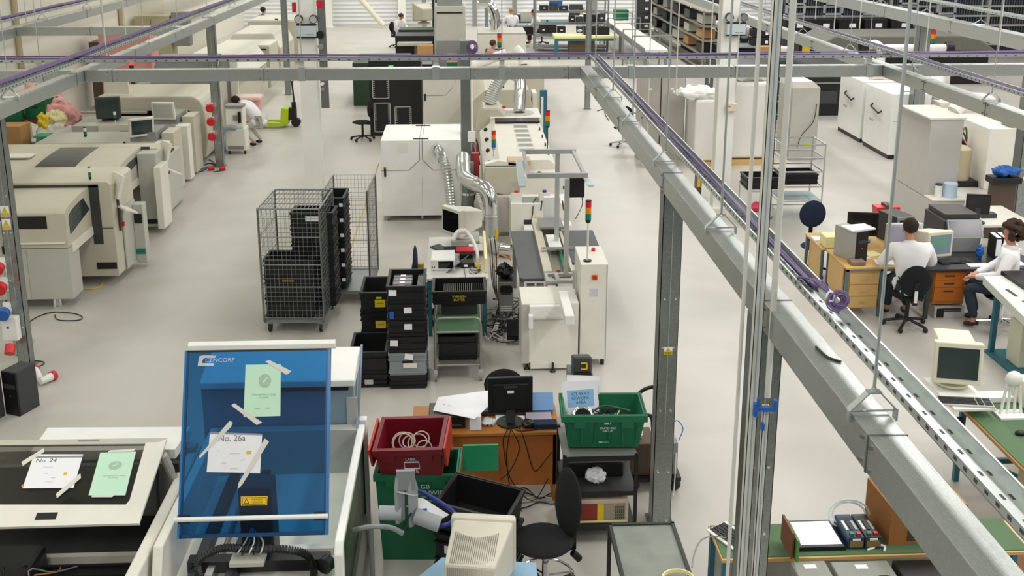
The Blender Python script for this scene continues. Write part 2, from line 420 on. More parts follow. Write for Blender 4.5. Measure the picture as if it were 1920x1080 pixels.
# hangers
def hanger(x, y, label, top=8.6, r=.006, w_=.1, grp=None):
    t = thing('trunking_hanger', label, 'hanger', (x, y, BT), 0, grp)
    MB().cyl((0, 0, .1), (0, 0, top-BT), r, n=8).build('threaded_rod', ZINC, t)
    mb = MB()
    for s in (-1, 1):
        mb.prism([(s*.022, .1), (s*.03, .1), (s*(w_+.008), .02), (s*(w_+.008), -.03), (s*w_, -.03), (s*w_, .017)], 'y', -.02, .02)
    mb.box(-.03, .03, -.02, .02, .1, .106); mb.build('strap', ZINC, t)
    MB().cyl((-w_-.015, 0, .012), (w_+.015, 0, .012), .005, n=8).cyl((0, 0, .106), (0, 0, .12), .012, n=6).build('cross_bolt', CHROME, t)
    return t
Ys = (4.15, 6.94, 8.98, 10.83, 12.32, 14.02)
h0 = hanger(1.76, Ys[0], 'steel rod hanger nearest the lower right corner on the broad trunking', r=.008)
La = ['rod hanger on the broad trunking above the blue machine level, left of the double poles', 'rod hanger on the broad trunking where the tall post stands', 'rod hanger on the broad trunking just beyond the tall post',
      'rod hanger on the broad trunking two before the cross trunking', 'rod hanger on the broad trunking nearest the cross trunking']
La[0] = 'rod hanger on the broad trunking between the double poles and the tall post'
for y, l in zip(Ys[1:], La): dup(h0, (1.76, y, BT), label=l)
h0 = None
def hrow(x, ys, what, w_=.1, r=.006):
    first = None
    OR = ['first', 'second', 'third', 'fourth', 'fifth', 'sixth', 'seventh', 'eighth']
    for i, y in enumerate(ys):
        l = OR[i]+' rod hanger from the camera on '+what
        if first is None: first = hanger(x, y, l, r=r, w_=w_, grp='rod hangers on '+what)
        else: dup(first, (x, y, BT), label=l, group='rod hangers on '+what)
hrow(6.13, [11.94, 14.2, 16.6, 19, 21.5, 24, 27, 30], 'the trunking over the right desks')
hrow(10.13, [18.2, 20.5, 23, 25.6, 28.4, 31.5], 'the wide trunking in the upper right', .15)
hrow(-5.36, [12.7, 16.2, 18.2, 20.4, 22.8, 25.4, 28, 31], 'the trunking over the left machines')
hrow(-8.69, [17.3, 19.9, 22.6, 25.3, 28.2, 31], 'the trunking in the upper left corner')
# cross trunking clip hangers (box clip and rod)
first = None
for u, l in ((75, 'left of the left machines trunking'), (566, 'beside the left white column'), (817, 'above the white fume cabinet'), (941, 'above the machine line'), (1184, 'right of the broad trunking'), (1628, 'above the two white cabinets with handles')):
    p = aty(u, 118, 15.08)
    lab = 'boxed clip hanger on the long cross trunking, '+l
    if first is None:
        first = thing('clip_hanger', lab, 'hanger', (p.x, 15.08, BT))
        MB().box(-.035, .035, -.05, .05, .03, .1).build('clip_box', WHITE, first)
        MB().box(-.05, .05, -.092, -.082, -.17, .012).box(-.05, .05, -.082, .09, .002, .012).build('saddle', ZINC, first)
        MB().cyl((0, 0, .1), (0, 0, 5.3), .007, n=8).build('threaded_rod', ZINC, first)
    else: dup(first, (p.x, 15.08, BT), label=lab)
# long free rods that cross the picture
# posts
def post(x, y, label, w_=.17, top=BT-BH, bolts=True, cap=True):
    t = thing('trunking_post', label, 'post', (x, y, 0)); h = w_/2
    mb = MB()
    mb.box(-h, h, -h, -h+.006, 0, top); mb.box(-h, h, h-.006, h, 0, top); mb.box(-h, -h+.012, -h, h, 0, top); mb.box(h-.012, h, -h, h, 0, top)
    mb.build('post_channel', GALVD, t)
    MB().box(-h+.006, h-.006, -h-.004, -h-.0005, 0, top-.02).build('cover_strip', mat('galvanised cover', '#9aa09e', .34, .9, .1, spangle=60), t)
    MB().box(-.003, .003, -h-.009, -h-.004, .9, top-.15).build('cover_seam', ZINC, t)
    mb = MB()
    for z in (.05, .55, 1.15, 1.75, 2.2, top-.12):
        for s in (-1, 1): mb.cyl((s*h*.55, -h-.014, z), (s*h*.55, -h-.004, z), .01, n=8)
    mb.build('bolts', CHROME, t)
    MB().box(-h-.03, h+.03, -h-.03, h+.03, 0, .012).build('foot_plate', GALVD, t)
    return t
p = at(1232, 985); P1 = post(1.755, 8.62, 'tall galvanised post standing right of the green crate trolley')
def sticker(parent, x, y, z, s=.07):
    o = MB().box(x-s/2, x+s/2, y-.002, y, z, z+s).build('warning_sticker', PAPER, parent)
    MB().box(x-s/2, x+s/2, y-.003, y-.002, z, z+s*.45).build('yellow_band', YINK, o)
    MB().prism([(x-s*.28, z+s*.5), (x+s*.28, z+s*.5), (x, z+s*.95)], 'y', y-.003, y-.002).build('triangle', YINK, o)
    text('lettering', 'DANGER', s*.2, TR(x, y-.0035, z+s*.3, 90), INK, o, .0003)
    text('lettering', '415 VOLTS', s*.16, TR(x, y-.0035, z+s*.12, 90), INK, o, .0003)
sticker(P1, 0, -.096, aty(1244, 665, 8.53).z, .075)
post(1.752, 5.75, 'dark galvanised post at the bottom of the picture beside the double poles')
post(-5.42, 12.4, 'post at the left picture edge carrying red and blue sockets', .14)
post(-5.4, 23.2, 'post beside the portable cooler and kneeling worker', .17)
post(-5.42, 32.9, 'post in the rear of the left machines near the yellow pallet truck', .17)
p = at(1746, 48, 3.04); post(10.13, p.y, 'broad post under the wide trunking behind the white cabinets', .25, 3.04)
P4 = post(9.75, 17.6, 'post at the right picture edge behind the curly haired person', .27, 3.6)
sticker(P4, -.02, -.146, aty(1911, 337, 17.6).z, .09)
pc = thing('trunking_post', 'post rising behind the foil duct beside the white fume cabinet', 'post', (.04, 19.3, 0))
MB().box(-.09, .09, -.09, .09, 0, 3.2).build('post_channel', GALVD, pc, bevel=.005)
MB().cyl((.11, -.1, 1.55), (.11, -.1, 3.2), .02).build('conduit', WHITE, pc)
MB().box(.03, .17, -.16, -.08, 1.35, 1.55).build('junction_box', WHITE, pc, bevel=.008)
post(3.55, 30, 'slim post under the cross trunking beside the grey lockers', .15)
post(1.02, 45.5, 'far post above the rear test benches', .15, 5.5)
# vertical conduits close to the camera
def bar(name, label, x, y, z0, z1, kind, s, m, cat):
    t = thing(name, label, cat, (x, y, z0))
    if kind == 'round': MB().cyl((0, 0, 0), (0, 0, z1-z0), s/2, n=16).build('pipe', m, t, smooth=True)
    else:
        h = s/2; MB().box(-h, -h+.004, -h, h, 0, z1-z0).box(h-.004, h, -h, h, 0, z1-z0).box(-h, h, h-.004, h, 0, z1-z0).box(-h, -h*.45, -h, -h+.004, 0, z1-z0).box(h*.45, h, -h, -h+.004, 0, z1-z0).build('channel', m, t)
        MB().box(-h*.45, h*.45, -h+.003, -h+.006, 0, z1-z0).build('channel_infill', m, t)
        MB().box(-h*.1, h*.12, -h+.001, -h+.003, 0, z1-z0).build('label_line', mat('faint blue print', '#8fa3b5', .6), t)
    return t
POL = mat('pale galvanised conduit', '#dcdcd4', .4, .15)
bar('conduit_pipe', 'thin pale vertical pipe left of the strut channel', aty(1427, 0, 5.4).x, 5.4, 0, 8.6, 'round', .022, POL, 'pipe')
bar('strut_channel', 'thick vertical strut channel between the two thin pipes', aty(1458, 0, 5.45).x, 5.45, 0, 8.6, 'sq', .05, POL, 'strut')
pz = aty(1430, 745, 5.4).z
bar('conduit_pipe', 'vertical steel pipe ending at the blue clamps', aty(1488, 0, 5.4).x, 5.4, pz, 8.6, 'round', .034, POL, 'pipe')
bar('strut_channel', 'lower strut channel bolted below the blue clamps', aty(1488, 0, 5.4).x-.005, 5.4, 0, pz-.05, 'sq', .036, POL, 'strut')
xx = aty(1488, 0, 5.4).x
t = thing('pipe_clamp', 'bright blue pipe clamps gripping the vertical pipe', 'pipe clamp', (xx, 5.38, pz-.02))
MB().box(-.075, .03, -.03, -.005, -.04, -.02).box(-.085, -.065, -.035, .0, -.075, .005).box(.025, .045, -.03, 0, -.045, .02).build('clamp_body', BLUE, t, bevel=.003)
MB().prism([(-.07, -.01), (-.05, -.01), (-.06, .035), (-.072, .04)], 'y', -.035, -.02).build('lever', BLUE, t)
MB().cyl((-.08, -.02, -.055), (.03, -.02, -.055), .004).build('clamp_screw', CHROME, t)
MB().box(-.035, -.02, -.03, 0, -.16, -.12).build('lower_jaw', BLUE, t)
# thin ceiling rods at right
RODM = mat('pale threaded rod', '#d5d5cc', .5, .2)
for u0, v0, u1, v1, Y, l in ((1710, 0, 1640, 745, 4.2, ''),):
    pass
for u, Y, z0, l in ((1389, 14.6, 2.95, 'thin ceiling rod in front of the right white column'), (1274, 12.6, 3.3, 'thin ceiling rod left of the right white column'), (1222, 17.5, 1.2, 'thin ceiling rod crossing the far shelving'),
                    (1745, 15.4, 3.4, 'double ceiling rod beside the wide trunking post'), (1883, 15.5, 3.4, 'thin ceiling rod near the right picture edge'), (1616, 20, 3.3, 'thin ceiling rod right of the dark storage racks'), (1568, 20, 3.3, 'thin ceiling rod left of the dark storage racks'), (1531, 22, 3.3, 'thin ceiling rod above the black tote row'),
                    (45, 21, 3.3, 'thin ceiling rod at the upper left edge'), (190, 16, 3.3, 'thin ceiling rod over the left cross cable tray'), (230, 18, 3.3, 'thin ceiling rod right of the left cross cable tray'), (1337, 16, 2.9, 'thin ceiling rod over the grey lockers')):
    p = aty(u, 0, Y)
    solo('ceiling_rod', MB().cyl((p.x, Y, z0), (p.x, Y, 8.6), .008 if Y < 16 else .01, n=8), RODM, l, 'rod', origin=(p.x, Y, z0))
# ================================================================ left machine row
def FB(ul, ur, vb, vt, vk=None, z0=0):
    a = at(ul, vb, z0); b = at(ur, vb, z0); Y = (a.y+b.y)/2; t = aty((ul+ur)/2, vt, Y)
    return a.x, b.x, Y, (at((ul+ur)/2, vk, t.z).y if vk else Y+.5), t.z
def stacklight(parent, x, y, z, r=.025, cols=(BRED, AMB, GRN), h=.06, pole=.2, pm=MGREY, cap=BLACK):
    s = MB().cyl((x, y, z), (x, y, z+pole), .012).build('light_pole', pm, parent)
    q = z+pole
    MB().cyl((x, y, q), (x, y, q+.04), r*.8, r, n=16).build('light_base', cap, s); q += .04
    for c in cols[::-1]:
        MB().cyl((x, y, q), (x, y, q+h), r, n=16).build('lens', c, s, smooth=True); q += h
    MB().cyl((x, y, q), (x, y, q+.012), r, n=16).build('cap', cap, s)
    return s
def smt(name, label, xr, xl, y0, y1, y2, zl, zf, zb, zr, band=None, mon=True, zbase=.15, loc=None, win=True):
    t = thing(name, label, 'placement machine', (xr, y0, 0))
    MB().box(xl, xr, y0, y0+(y1-y0)*.4, zbase, zl-.012).build('lower_cabinet', MGREY, t, world=True, bevel=.012)
    MB().box(xl, xr-.45, y0+(y1-y0)*.4, y1, zbase+.1, zl-.25).build('inner_body', MGREY, t, world=True)
    MB().box(xl, xr-.1, y0+(y1-y0)*.42, y1, zl-.2, zl-.012).build('conveyor_recess', DGREY, t, world=True)
    MB().box(xl+.02, xr-.02, y0+.02, y1, zl-.012, zl).build('seam', DGREY, t, world=True)
    MB().box((xl+xr)/2+.1, (xl+xr)/2+.105, y0-.002, y0, zbase+.02, zl-.03).build('door_seam', GREY, t, world=True)
    prof = [(y0, zl), (y0, zf)]+[(y0+(y1-y0)*(1-math.cos(R(a*9)))*1.0, zf+(zb-zf)*math.sin(R(a*9))) for a in range(1, 11)]+[(y1, zl)]
    if band:
        for a_, b_, m_ in ((xl, band[0], BEIGE), (band[0], band[1], CHAR), (band[1], xr, BEIGE)):
            MB().prism(prof, 'x', a_+.0005, b_-.0005).build('hood' if m_ is BEIGE else 'dark_hood_band', m_, t, world=True)
    else: MB().prism(prof, 'x', xl, xr).build('hood', BEIGE, t, world=True)
    if win:
        MB().box(xl+.02, xr-.26, y0-.006, y0, zf-.21, zf-.03).build('front_window', BSCR, t, world=True)
        MB().box(xl+.45, xr-.03, y0-.03, y0, zl+.06, zl+.085).build('grab_rail', CREAM, t, world=True, bevel=.005)
    sp = [(y0+.12, zl+.16), (y0+.12, zf-.08)]+[(y0+.12+(y1-y0-.16)*(1-math.cos(R(a*15))), zf-.08+(zb-zf)*.9*math.sin(R(a*15))) for a in range(1, 6)]+[(y1-.04, zl+.3)]
    MB().prism(sp, 'x', xr, xr+.008).build('side_window', DSCR, t, world=True)
    MB().box(xr, xr+.02, y0+.1, y1, zl-.1, zl+.02).build('side_ledge', CREAM, t, world=True)
    xf = xr+.33
    MB().prism([(xl-.1, zbase), (xf, zbase), (xf, zr-.05), (xf-.05, zr), (xl-.1, zr)], 'y', y1, y2).build('rear_frame', BEIGE, t, world=True, bevel=.01)
    MB().box(xr+.01, xr+.15, y1-.006, y1, zl-.25, zr-.05).build('dark_trim', DGREY, t, world=True)
    MB().box(xl-.08, xr+.15, y1-.006, y1, zb, zr-.04).build('dark_trim', DGREY, t, world=True)
    MB().box(xr, xf-.02, y1-.004, y1, zl-.012, zl).build('frame_seam', DGREY, t, world=True)
    MB().box(xr+.02, xf-.02, y1-.01, y1, zbase+.12, zbase+.22).build('feeder_slot', BLACK, t, world=True)
    for x in (xl+.3, xr-.3): MB().cyl((x, y0+.15, 0), (x, y0+.15, zbase), .07, .045, n=14).build('levelling_foot', CHROME, t, world=True, smooth=True)
    e = MB().box(xf, xf+.006, y1+.25, y1+.38, zl-.1, zl+.03).build('switch_plate', YEL, t, world=True)
    MB().cyl((xf+.006, y1+.31, zl-.035), (xf+.05, y1+.31, zl-.035), .035, n=14).build('emergency_stop', BRED, e, world=True)
    if mon:
        T = TR(xf+.03, y1+.25, zr-.1, 0, 18, 38)
        o = MB().box(-.05, .0, -.2, .2, -.2, .16, T=T).build('monitor', CREAM, t, world=True, bevel=.01)
        MB().box(0, .004, -.16, .16, -.13, .13, T=T).build('screen', DSCR, o, world=True)
        T = TR(xf+.12, y1+.2, zr-.48, 0, 24, 38)
        o = MB().box(-.11, .11, -.2, .2, 0, .03, T=T).build('keyboard_shelf', CREAM, t, world=True, bevel=.006)
        MB().cyl((xf+.02, y1+.2, zr-.8), (xf+.02, y1+.2, zr-.1), .018).build('monitor_arm', DGREY, t, world=True)
    return t
m1 = smt('placement_machine', 'nearest beige placement machine at the left edge with a dark front window', -5.52, -6.9, 14.38, 15.35, 16.35, .91, 1.4, 1.53, 1.61)
stacklight(m1, .0, 1.1, 1.5, .022, (WHITE, GRN), .07, .12, CREAM)
MB().box(.34, .36, 1.3, 1.9, .15, 1.1).build('side_panel', MGREY, m1)
MB().box(.36, .52, 1.75, 1.95, .1, 1.05).build('control_pillar', MGREY, m1, bevel=.01)
MB().box(.38, .5, 1.74, 1.75, .75, .9).build('display', BSCR, m1)
MB().box(.37, .51, 1.735, 1.75, .25, .33).build('teal_label', GRN, m1)
m2 = smt('placement_machine', 'second beige placement machine from the front, dark band across its curved hood', -5.68, -8.1, 17.0, 18.55, 19.0, .95, 1.28, 1.45, 1.42, band=(-7.06, -6.4), win=False)
MB().box(.02, .34, 1.2, 1.55, .08, 1.4).build('tall_side_cabinet', MGREY, m2, bevel=.01)
MB().box(.06, .3, 1.19, 1.2, .14, .22).build('kick_slot', BLACK, m2)
MB().box(.34, .46, 1.0, 1.5, .1, 1.2).build('control_pillar', CREAM, m2, bevel=.01)
MB().box(-2.2, -1.6, .7, 1.0, 1.452, 1.47).build('vent_strip', CREAM, m2)
def block(name, label, cat, xl, xr, y0, y1, z0, z1, m, extra=None, bevel=.01, group=None):
    t = thing(name, label, cat, ((xl+xr)/2, y0, 0), 0, group)
    MB().box(xl, xr, y0, y1, z0, z1).build('housing', m, t, world=True, bevel=bevel)
    if extra:
        for e in extra:
            nm, mm = e[0], e[1]; MB().box(*e[2:8]).build(nm, mm, t, world=True, bevel=.003)
    return t
block('conveyor_cabinet', 'narrow beige cabinet behind the second placement machine with a shelf', 'machine cabinet', -6.3, -5.47, 19.25, 20.3, .05, 1.08, MGREY,
      [('edge_trim', CREAM, -5.5, -5.44, 19.2, 19.25, .05, 1.08), ('shelf', CREAM, -5.75, -5.45, 19.12, 19.25, 1.02, 1.06), ('side_tray', BLACK, -5.9, -5.5, 19.3, 20, 1.08, 1.12)])
for i, (y, xl, zt) in enumerate(((20.5, -8.3, 1.12), (22.1, -8.15, 1.15))):
    t = block('loader_machine', ['low grey machine with a monitor, behind the dark banded hood', 'low grey machine with a turned monitor, in front of the round cream machine'][i], 'machine', xl, -5.8, y, y+1.1, .1, zt, MGREY,
          [('electrical_door', CREAM, -7.6, -6.6, y-.03, y, .4, zt+.02), ('vent_grille', GREY, -7.15, -7.0, y-.035, y-.03, zt-.2, zt-.1), ('black_edge', BLACK, -6.6, -6.56, y-.04, y, .4, zt+.02),
           ('end_pillar', CREAM, -5.95, -5.7, y-.3, y, .05, zt+.03), ('rear_pillar', BEIGE, -5.95, -5.72, y+.3, y+.9, .05, zt+.12), ('feeder_bank', GREY, -6.5, -6.0, y+.1, y+.9, zt, zt+.18)])
    T = TR(-6.25, y+.05, zt+.28, 8, 0, [35, -5][i])
    o = MB().box(-.24, .24, -.03, .03, -.17, .2, T=T).build('monitor', CREAM, t, world=True, bevel=.01)
    MB().box(-.2, .2, -.034, -.03, -.12, .16, T=T).build('screen', DSCR if i == 0 else MGREY, o, world=True)
    stacklight(t, -.3, .1, zt, .03, (WHITE, GRN), .07, .1, CREAM)
# rounded cream machine
t = thing('rounded_machine', 'big rounded cream machine with a dark oval window behind the grey loaders', 'machine', (-6.0, 23.6, 0))
pr = [(-8.1, .1), (-5.8, .1), (-5.72, .5), (-5.75, 1.1)]+[(-6.1+.33*math.cos(R(a)), 1.18+.33*math.sin(R(a))) for a in range(0, 91, 15)]+[(-8.1, 1.51)]
MB().prism(pr, 'y', 23.6, 25.4).build('housing', BEIGE, t, world=True, bevel=.04, seg=3)
MB().prism([(-7.6, .75), (-6.15, .75)]+[(-6.15+.22*math.cos(R(a)), .97+.22*math.sin(R(a))) for a in range(-90, 91, 20)]+[(-7.6, 1.19)], 'y', 23.585, 23.6).build('dark_window', BSCR, t, world=True)
for x in (-7.2, -6.85): MB().cyl((x, 23.5, .85), (x, 23.58, .9), .13, n=18).build('cable_reel', DGREY, t, world=True, smooth=True)
MB().box(-6.72, -6.15, 23.2, 23.55, .1, 1.15).build('feeder_cart', GREY, t, world=True, bevel=.02)
MB().box(-6.8, -6.72, 23.15, 23.55, .5, 1.12).box(-6.15, -6.11, 23.15, 23.55, .3, 1.2).build('cart_side', CREAM, t, world=True, bevel=.02)
MB().box(-8.6, -6.1, 25.4, 26.2, .1, 1.0).build('rear_body', MGREY, t, world=True, bevel=.02)
T = TR(-7.7, 23.8, 1.72, 6, 0, -8)
o = MB().box(-.28, .28, -.02, .02, -.18, .2, T=T).build('hanging_panel', CREAM, t, world=True)
# dark CRT on the loader and stack
def crt_back(label, x, y, z, rz, m, s=1.0, name='crt_monitor', slots=False, group=None):
    """monitor facing away from local -y (screen at +y)"""
    t = thing(name, label, 'monitor', (x, y, z), rz, group)
    MB().box(-.2*s, .2*s, .12*s, .2*s, .05*s, .42*s).build('bezel', m, t, bevel=.015*s)
    a, b = .19*s, .11*s
    mb = MB(); v = [(-a, .12*s, .06*s), (a, .12*s, .06*s), (a, .12*s, .41*s), (-a, .12*s, .41*s), (-b, -.22*s, .09*s), (b, -.22*s, .09*s), (b, -.22*s, .33*s), (-b, -.22*s, .33*s)]
    mb._add(v, [(0, 1, 2, 3), (7, 6, 5, 4), (4, 5, 1, 0), (5, 6, 2, 1), (6, 7, 3, 2), (7, 4, 0, 3)])
    mb.build('rear_shell', m, t, bevel=.02*s)
    MB().cyl((0, .02*s, 0), (0, .02*s, .025*s), .14*s, n=20).cyl((0, .02*s, .02*s), (0, .02*s, .07*s), .06*s, n=12).build('swivel_foot', m, t)
    MB().box(-.16*s, .16*s, .2*s, .203*s, .1*s, .37*s).build('screen', DSCR, t)
    return t
q = at(222, 215, 1.3); crt_back('dark grey CRT monitor seen from behind on the left machine row', -7.55, 22.75, 1.155, R(190), DGREY, 1.25)
solo('cable_duct_shelf', MB().box(-9.2, -7.0, 23.45, 23.55, 1.15, 1.2), MGREY, 'thin grey ledge behind the dark monitor on the left row', 'ledge', origin=(-8, 23.5, 1.15))
# far left machines
def hooded(label, xl, xr, y0, y1, z0, z1, ov, m=CREAM):
    t = thing('oven_machine', label, 'machine', ((xl+xr)/2, y0, 0))
    MB().box(xl, xr, y0, y1, 0, z0).build('base_cabinet', BEIGE, t, world=True, bevel=.015)
    MB().prism([(xl+.1, z0), (xr+ov, z0), (xr-.25, z1), (xl+.45, z1)], 'y', y0+.05, y1-.05).build('sloped_hood', m, t, world=True, bevel=.02)
    MB().box(xr-.5, xr-.42, y0+.04, y0+.05, z0+.1, z0+.3).build('amber_label', AMB, t, world=True)
    MB().box(xl+.6, xl+.9, y0-.004, y0, .5, .8).build('vent_grille', GREY, t, world=True)
    return t
hooded('cream oven machine with a broad sloped hood on the far left row', -8.4, -6.2, 29.6, 33.8, .95, 1.45, .1)
hooded('cream oven machine partly hidden by the post on the far left row', -8.2, -6.2, 36.5, 39.5, 1.0, 1.5, 0)
block('rear_cabinet', 'cream cabinet with a dark lid line on the far left row', 'machine cabinet', -7.9, -6.2, 34.4, 36, 0, 1.3, BEIGE, [('lid_line', BLACK, -7.8, -6.3, 34.38, 34.4, 1.2, 1.24), ('lid', CREAM, -7.85, -6.2, 34.4, 36, 1.3, 1.36)])
block('rear_cabinet', 'long cream cabinet hiding the lower body of the man in blue', 'machine cabinet', -8.0, -5.9, 40.2, 42.2, 0, 1.55, BEIGE, [('lid', CREAM, -7.9, -6.0, 40.2, 42.2, 1.55, 1.6), ('lid_catch', BLACK, -7, -6.9, 40.3, 40.4, 1.6, 1.64)])
block('electrical_cabinet', 'tall beige electrical cabinet standing beyond the kneeling worker', 'cabinet', -6.75, -6.1, 28.3, 29.0, 0, 1.75, MGREY, [('door_handle', BLACK, -6.4, -6.33, 28.28, 28.3, .9, 1.1), ('door_edge', CREAM, -6.15, -5.95, 28.2, 28.3, 0, 1.75)])
block('wrapped_stack', 'tall pink film wrapped stack against the left wall', 'wrapped stack', -10.3, -8.9, 30.6, 31.6, 0, 2.2, PINK, [('corner_post', mat('deep pink film', '#d98a92', .5), -8.95, -8.85, 30.55, 30.65, 0, 2.25), ('dark_side', BROWN, -10.6, -10.32, 30.7, 31.4, 0, 1.9)], bevel=.04)
block('wall_unit', 'olive wall cabinet high on the left wall beyond the pink stack', 'cabinet', -10.7, -9.6, 35.5, 36.3, .6, 2.2, mat('olive beige', '#b5ad8e', .6), [('door_seam', DGREY, -10.2, -10.19, 35.49, 35.5, .7, 2.1), ('grey_box', GREY, -9.55, -9.0, 35.6, 36, 1.2, 2.3)])
rl = thing('warning_beacon', 'small glowing red beacon lamp low behind the left trunking', 'beacon', (-8.75, 28.4, 1.6))
MB().box(-.05, .05, -.04, .04, -1.6, -.05).build('stand', DGREY, rl); MB().ball((0, 0, 0), .05, .05, .05).build('beacon_lens', mat('lit red lens', '#ff3020', .3, emit=3), rl, smooth=True)
# open lid machine behind the rounded one
t = thing('open_lid_machine', 'beige machine with a raised dark glass lid behind the round machine', 'machine', (-6.9, 26.4, 0))
MB().box(-8.3, -6.2, 26.4, 28, 0, 1.25).build('base_cabinet', MGREY, t, world=True, bevel=.02)
MB().prism([(26.6, 1.25), (27.9, 1.25), (28.0, 1.9), (27.4, 1.9)], 'x', -7.8, -6.3).build('glass_lid', mat('smoked glass', '#7d7f80', .15), t, world=True)
MB().prism([(26.5, 1.25), (27.4, 1.9), (27.55, 1.9), (26.7, 1.25)], 'x', -6.3, -6.22).build('lid_arm', CREAM, t, world=True)
# pile of packaging and crates by the left wall
def tote(name, label, x, y, z, rz, w_=.6, d=.4, h=.3, m=BLK2, group=None, rib=True, taper=.0, lid=None, rot=None):
    t = thing(name, label, 'crate', (x, y, z), rz, group, rot)
    a, b = w_/2, d/2; k = .012
    def ring(hw, hd, q): return [(-hw, -hd, q), (hw, -hd, q), (hw, hd, q), (-hw, hd, q)]
    ti = taper
    V = ring(a-ti, b-ti, 0)+ring(a, b, h)+ring(a-k*1.6, b-k*1.6, h)+ring(a-ti-k*1.6, b-ti-k*1.6, k)
    Fc = [(3, 2, 1, 0), (12, 13, 14, 15)]
    for q in (0, 4, 8):
        for i in range(4): j = (i+1) % 4; Fc.append((q+i, q+j, q+4+j, q+4+i))
    MB()._add(V, Fc).build('tote_body', m, t)
    r = MB(); o = .014
    for zz, hh in ((h-.03, .03),)+(((h-.09, .012), (.03, .012)) if rib else ()):
        r.box(-a-o, a+o, -b-o, -b+.002, zz, zz+hh).box(-a-o, a+o, b-.002, b+o, zz, zz+hh).box(-a-o, -a+.002, -b, b, zz, zz+hh).box(a-.002, a+o, -b, b, zz, zz+hh)
    r.build('rim', m, t)
    for s in (-1, 1):
        MB().box(-.06, .06, s*(b+.004)-.003, s*(b+.004)+.003, h*.55, h*.55+.03).build('hand_hole', BLACK, t)
    return t
def paperlabel(t, x, y, z, w_=.1, h=.06, m=PAPER, txt=None, ink=INK, sz=.03, rot=0):
    T = TR(x, y, z, 90, 0, 0) @ Matrix.Rotation(R(rot), 4, 'Z')
    o = MB()._add([T @ Vector(p) for p in ((-w_/2, -h/2, 0), (w_/2, -h/2, 0), (w_/2, h/2, 0), (-w_/2, h/2, 0), (-w_/2, -h/2, .002), (w_/2, -h/2, .002), (w_/2, h/2, .002), (-w_/2, h/2, .002))],
        [(0, 1, 2, 3), (4, 5, 6, 7), (0, 1, 5, 4), (1, 2, 6, 5), (2, 3, 7, 6), (3, 0, 4, 7)]).build('paper_label', m, t)
    if txt: text('lettering', txt, sz, TR(x, y, z, 90) @ Matrix.Rotation(R(rot), 4, 'Z') @ Matrix.Translation((0, 0, .003)), ink, o, .0004)
    return o
def lumpy(name, label, cat, c, r, m, seed, n=14, jit=.18, group=None, flat=1):
    random.seed(seed); mb = MB()
    mb.ball((0, 0, r[2]), r[0], r[1], r[2], n, 9, jit=jit)
    o = solo(name, mb, m, label, cat, group); o.location = c
    s = o.modifiers.new('soften', 'SUBSURF'); s.levels = 1; s.render_levels = 2
    for p in o.data.polygons: p.use_smooth = True
    tx = bpy.data.textures.new('crumple', 'CLOUDS'); tx.noise_scale = max(r)*.35
    d = o.modifiers.new('crumple', 'DISPLACE'); d.texture = tx; d.strength = max(r)*.5; d.mid_level = .5
    o['rest'] = 1; del o['rest']
    return o
tb = thing('pallet_table', 'low wooden table under the packaging pile by the left wall', 'table', (-9.5, 21.3, 0))
MB().box(-1.3, 1.1, 0, 2.3, .42, .5).build('table_top', BROWN, tb)
for x in (-1.2, 1.0):
    for y in (.06, 2.2): MB().box(x-.05, x+.05, y-.05, y+.05, 0, .42).build('leg', BROWN, tb)
tote('storage_crate', 'dark green crate stacked high at the left edge of the packaging pile', -9.9, 23.1, 1.12, R(10), .8, .55, .38, GREEN)
tote('storage_crate', 'brighter green crate tipped beside the pink film', -9.15, 23.2, 1.15, R(-14), .5, .45, .42, GREEN)
block('storage_bin', 'ochre yellow bin at the bottom left of the packaging pile', 'bin', -10.4, -9.65, 22.9, 23.6, .5, 1.1, mat('ochre plastic', '#c0901c', .6))
block('cardboard_box', 'tall cardboard box in the middle of the packaging pile', 'box', -9.75, -9.2, 22.1, 22.6, .5, 1.15, CARD)
tote('storage_crate', 'dark green crate with small white label in front of the pile', -8.35, 21.95, .5, R(4), .75, .5, .42, GREEN)
block('storage_bin', 'small navy bin in front of the ochre bin', 'bin', -9.8, -9.2, 21.4, 21.7, .5, .8, NAVY)
lumpy('bubble_wrap', 'large heap of pink bubble wrap on top of the left pile', 'packaging', (-9.3, 23.45, .95), (.55, .4, .42), PINK, 4)
lumpy('bubble_wrap', 'right lobe of pink bubble wrap hanging over the grey machine', 'packaging', (-8.75, 23.2, .75), (.42, .35, .36), PINK, 5)
lumpy('film_bundle', 'white crumpled film bundle below the pink wrap', 'packaging', (-8.75, 22.75, .5), (.42, .3, .3), FOILW, 6)
lumpy('film_bundle', 'small yellowish white film bundle beside the cardboard box', 'packaging', (-8.75, 22.9, .95), (.24, .2, .2), CREAMP, 7)
lumpy('film_bundle', 'yellow and red bag beside the cardboard box top', 'packaging', (-8.95, 22.7, .8), (.12, .12, .26), YEL, 8)
block('crate_lid', 'pale green crate lid leaning on the dark green crate', 'lid', -8.9, -8.45, 21.95, 22.3, .93, .97, LGREEN)
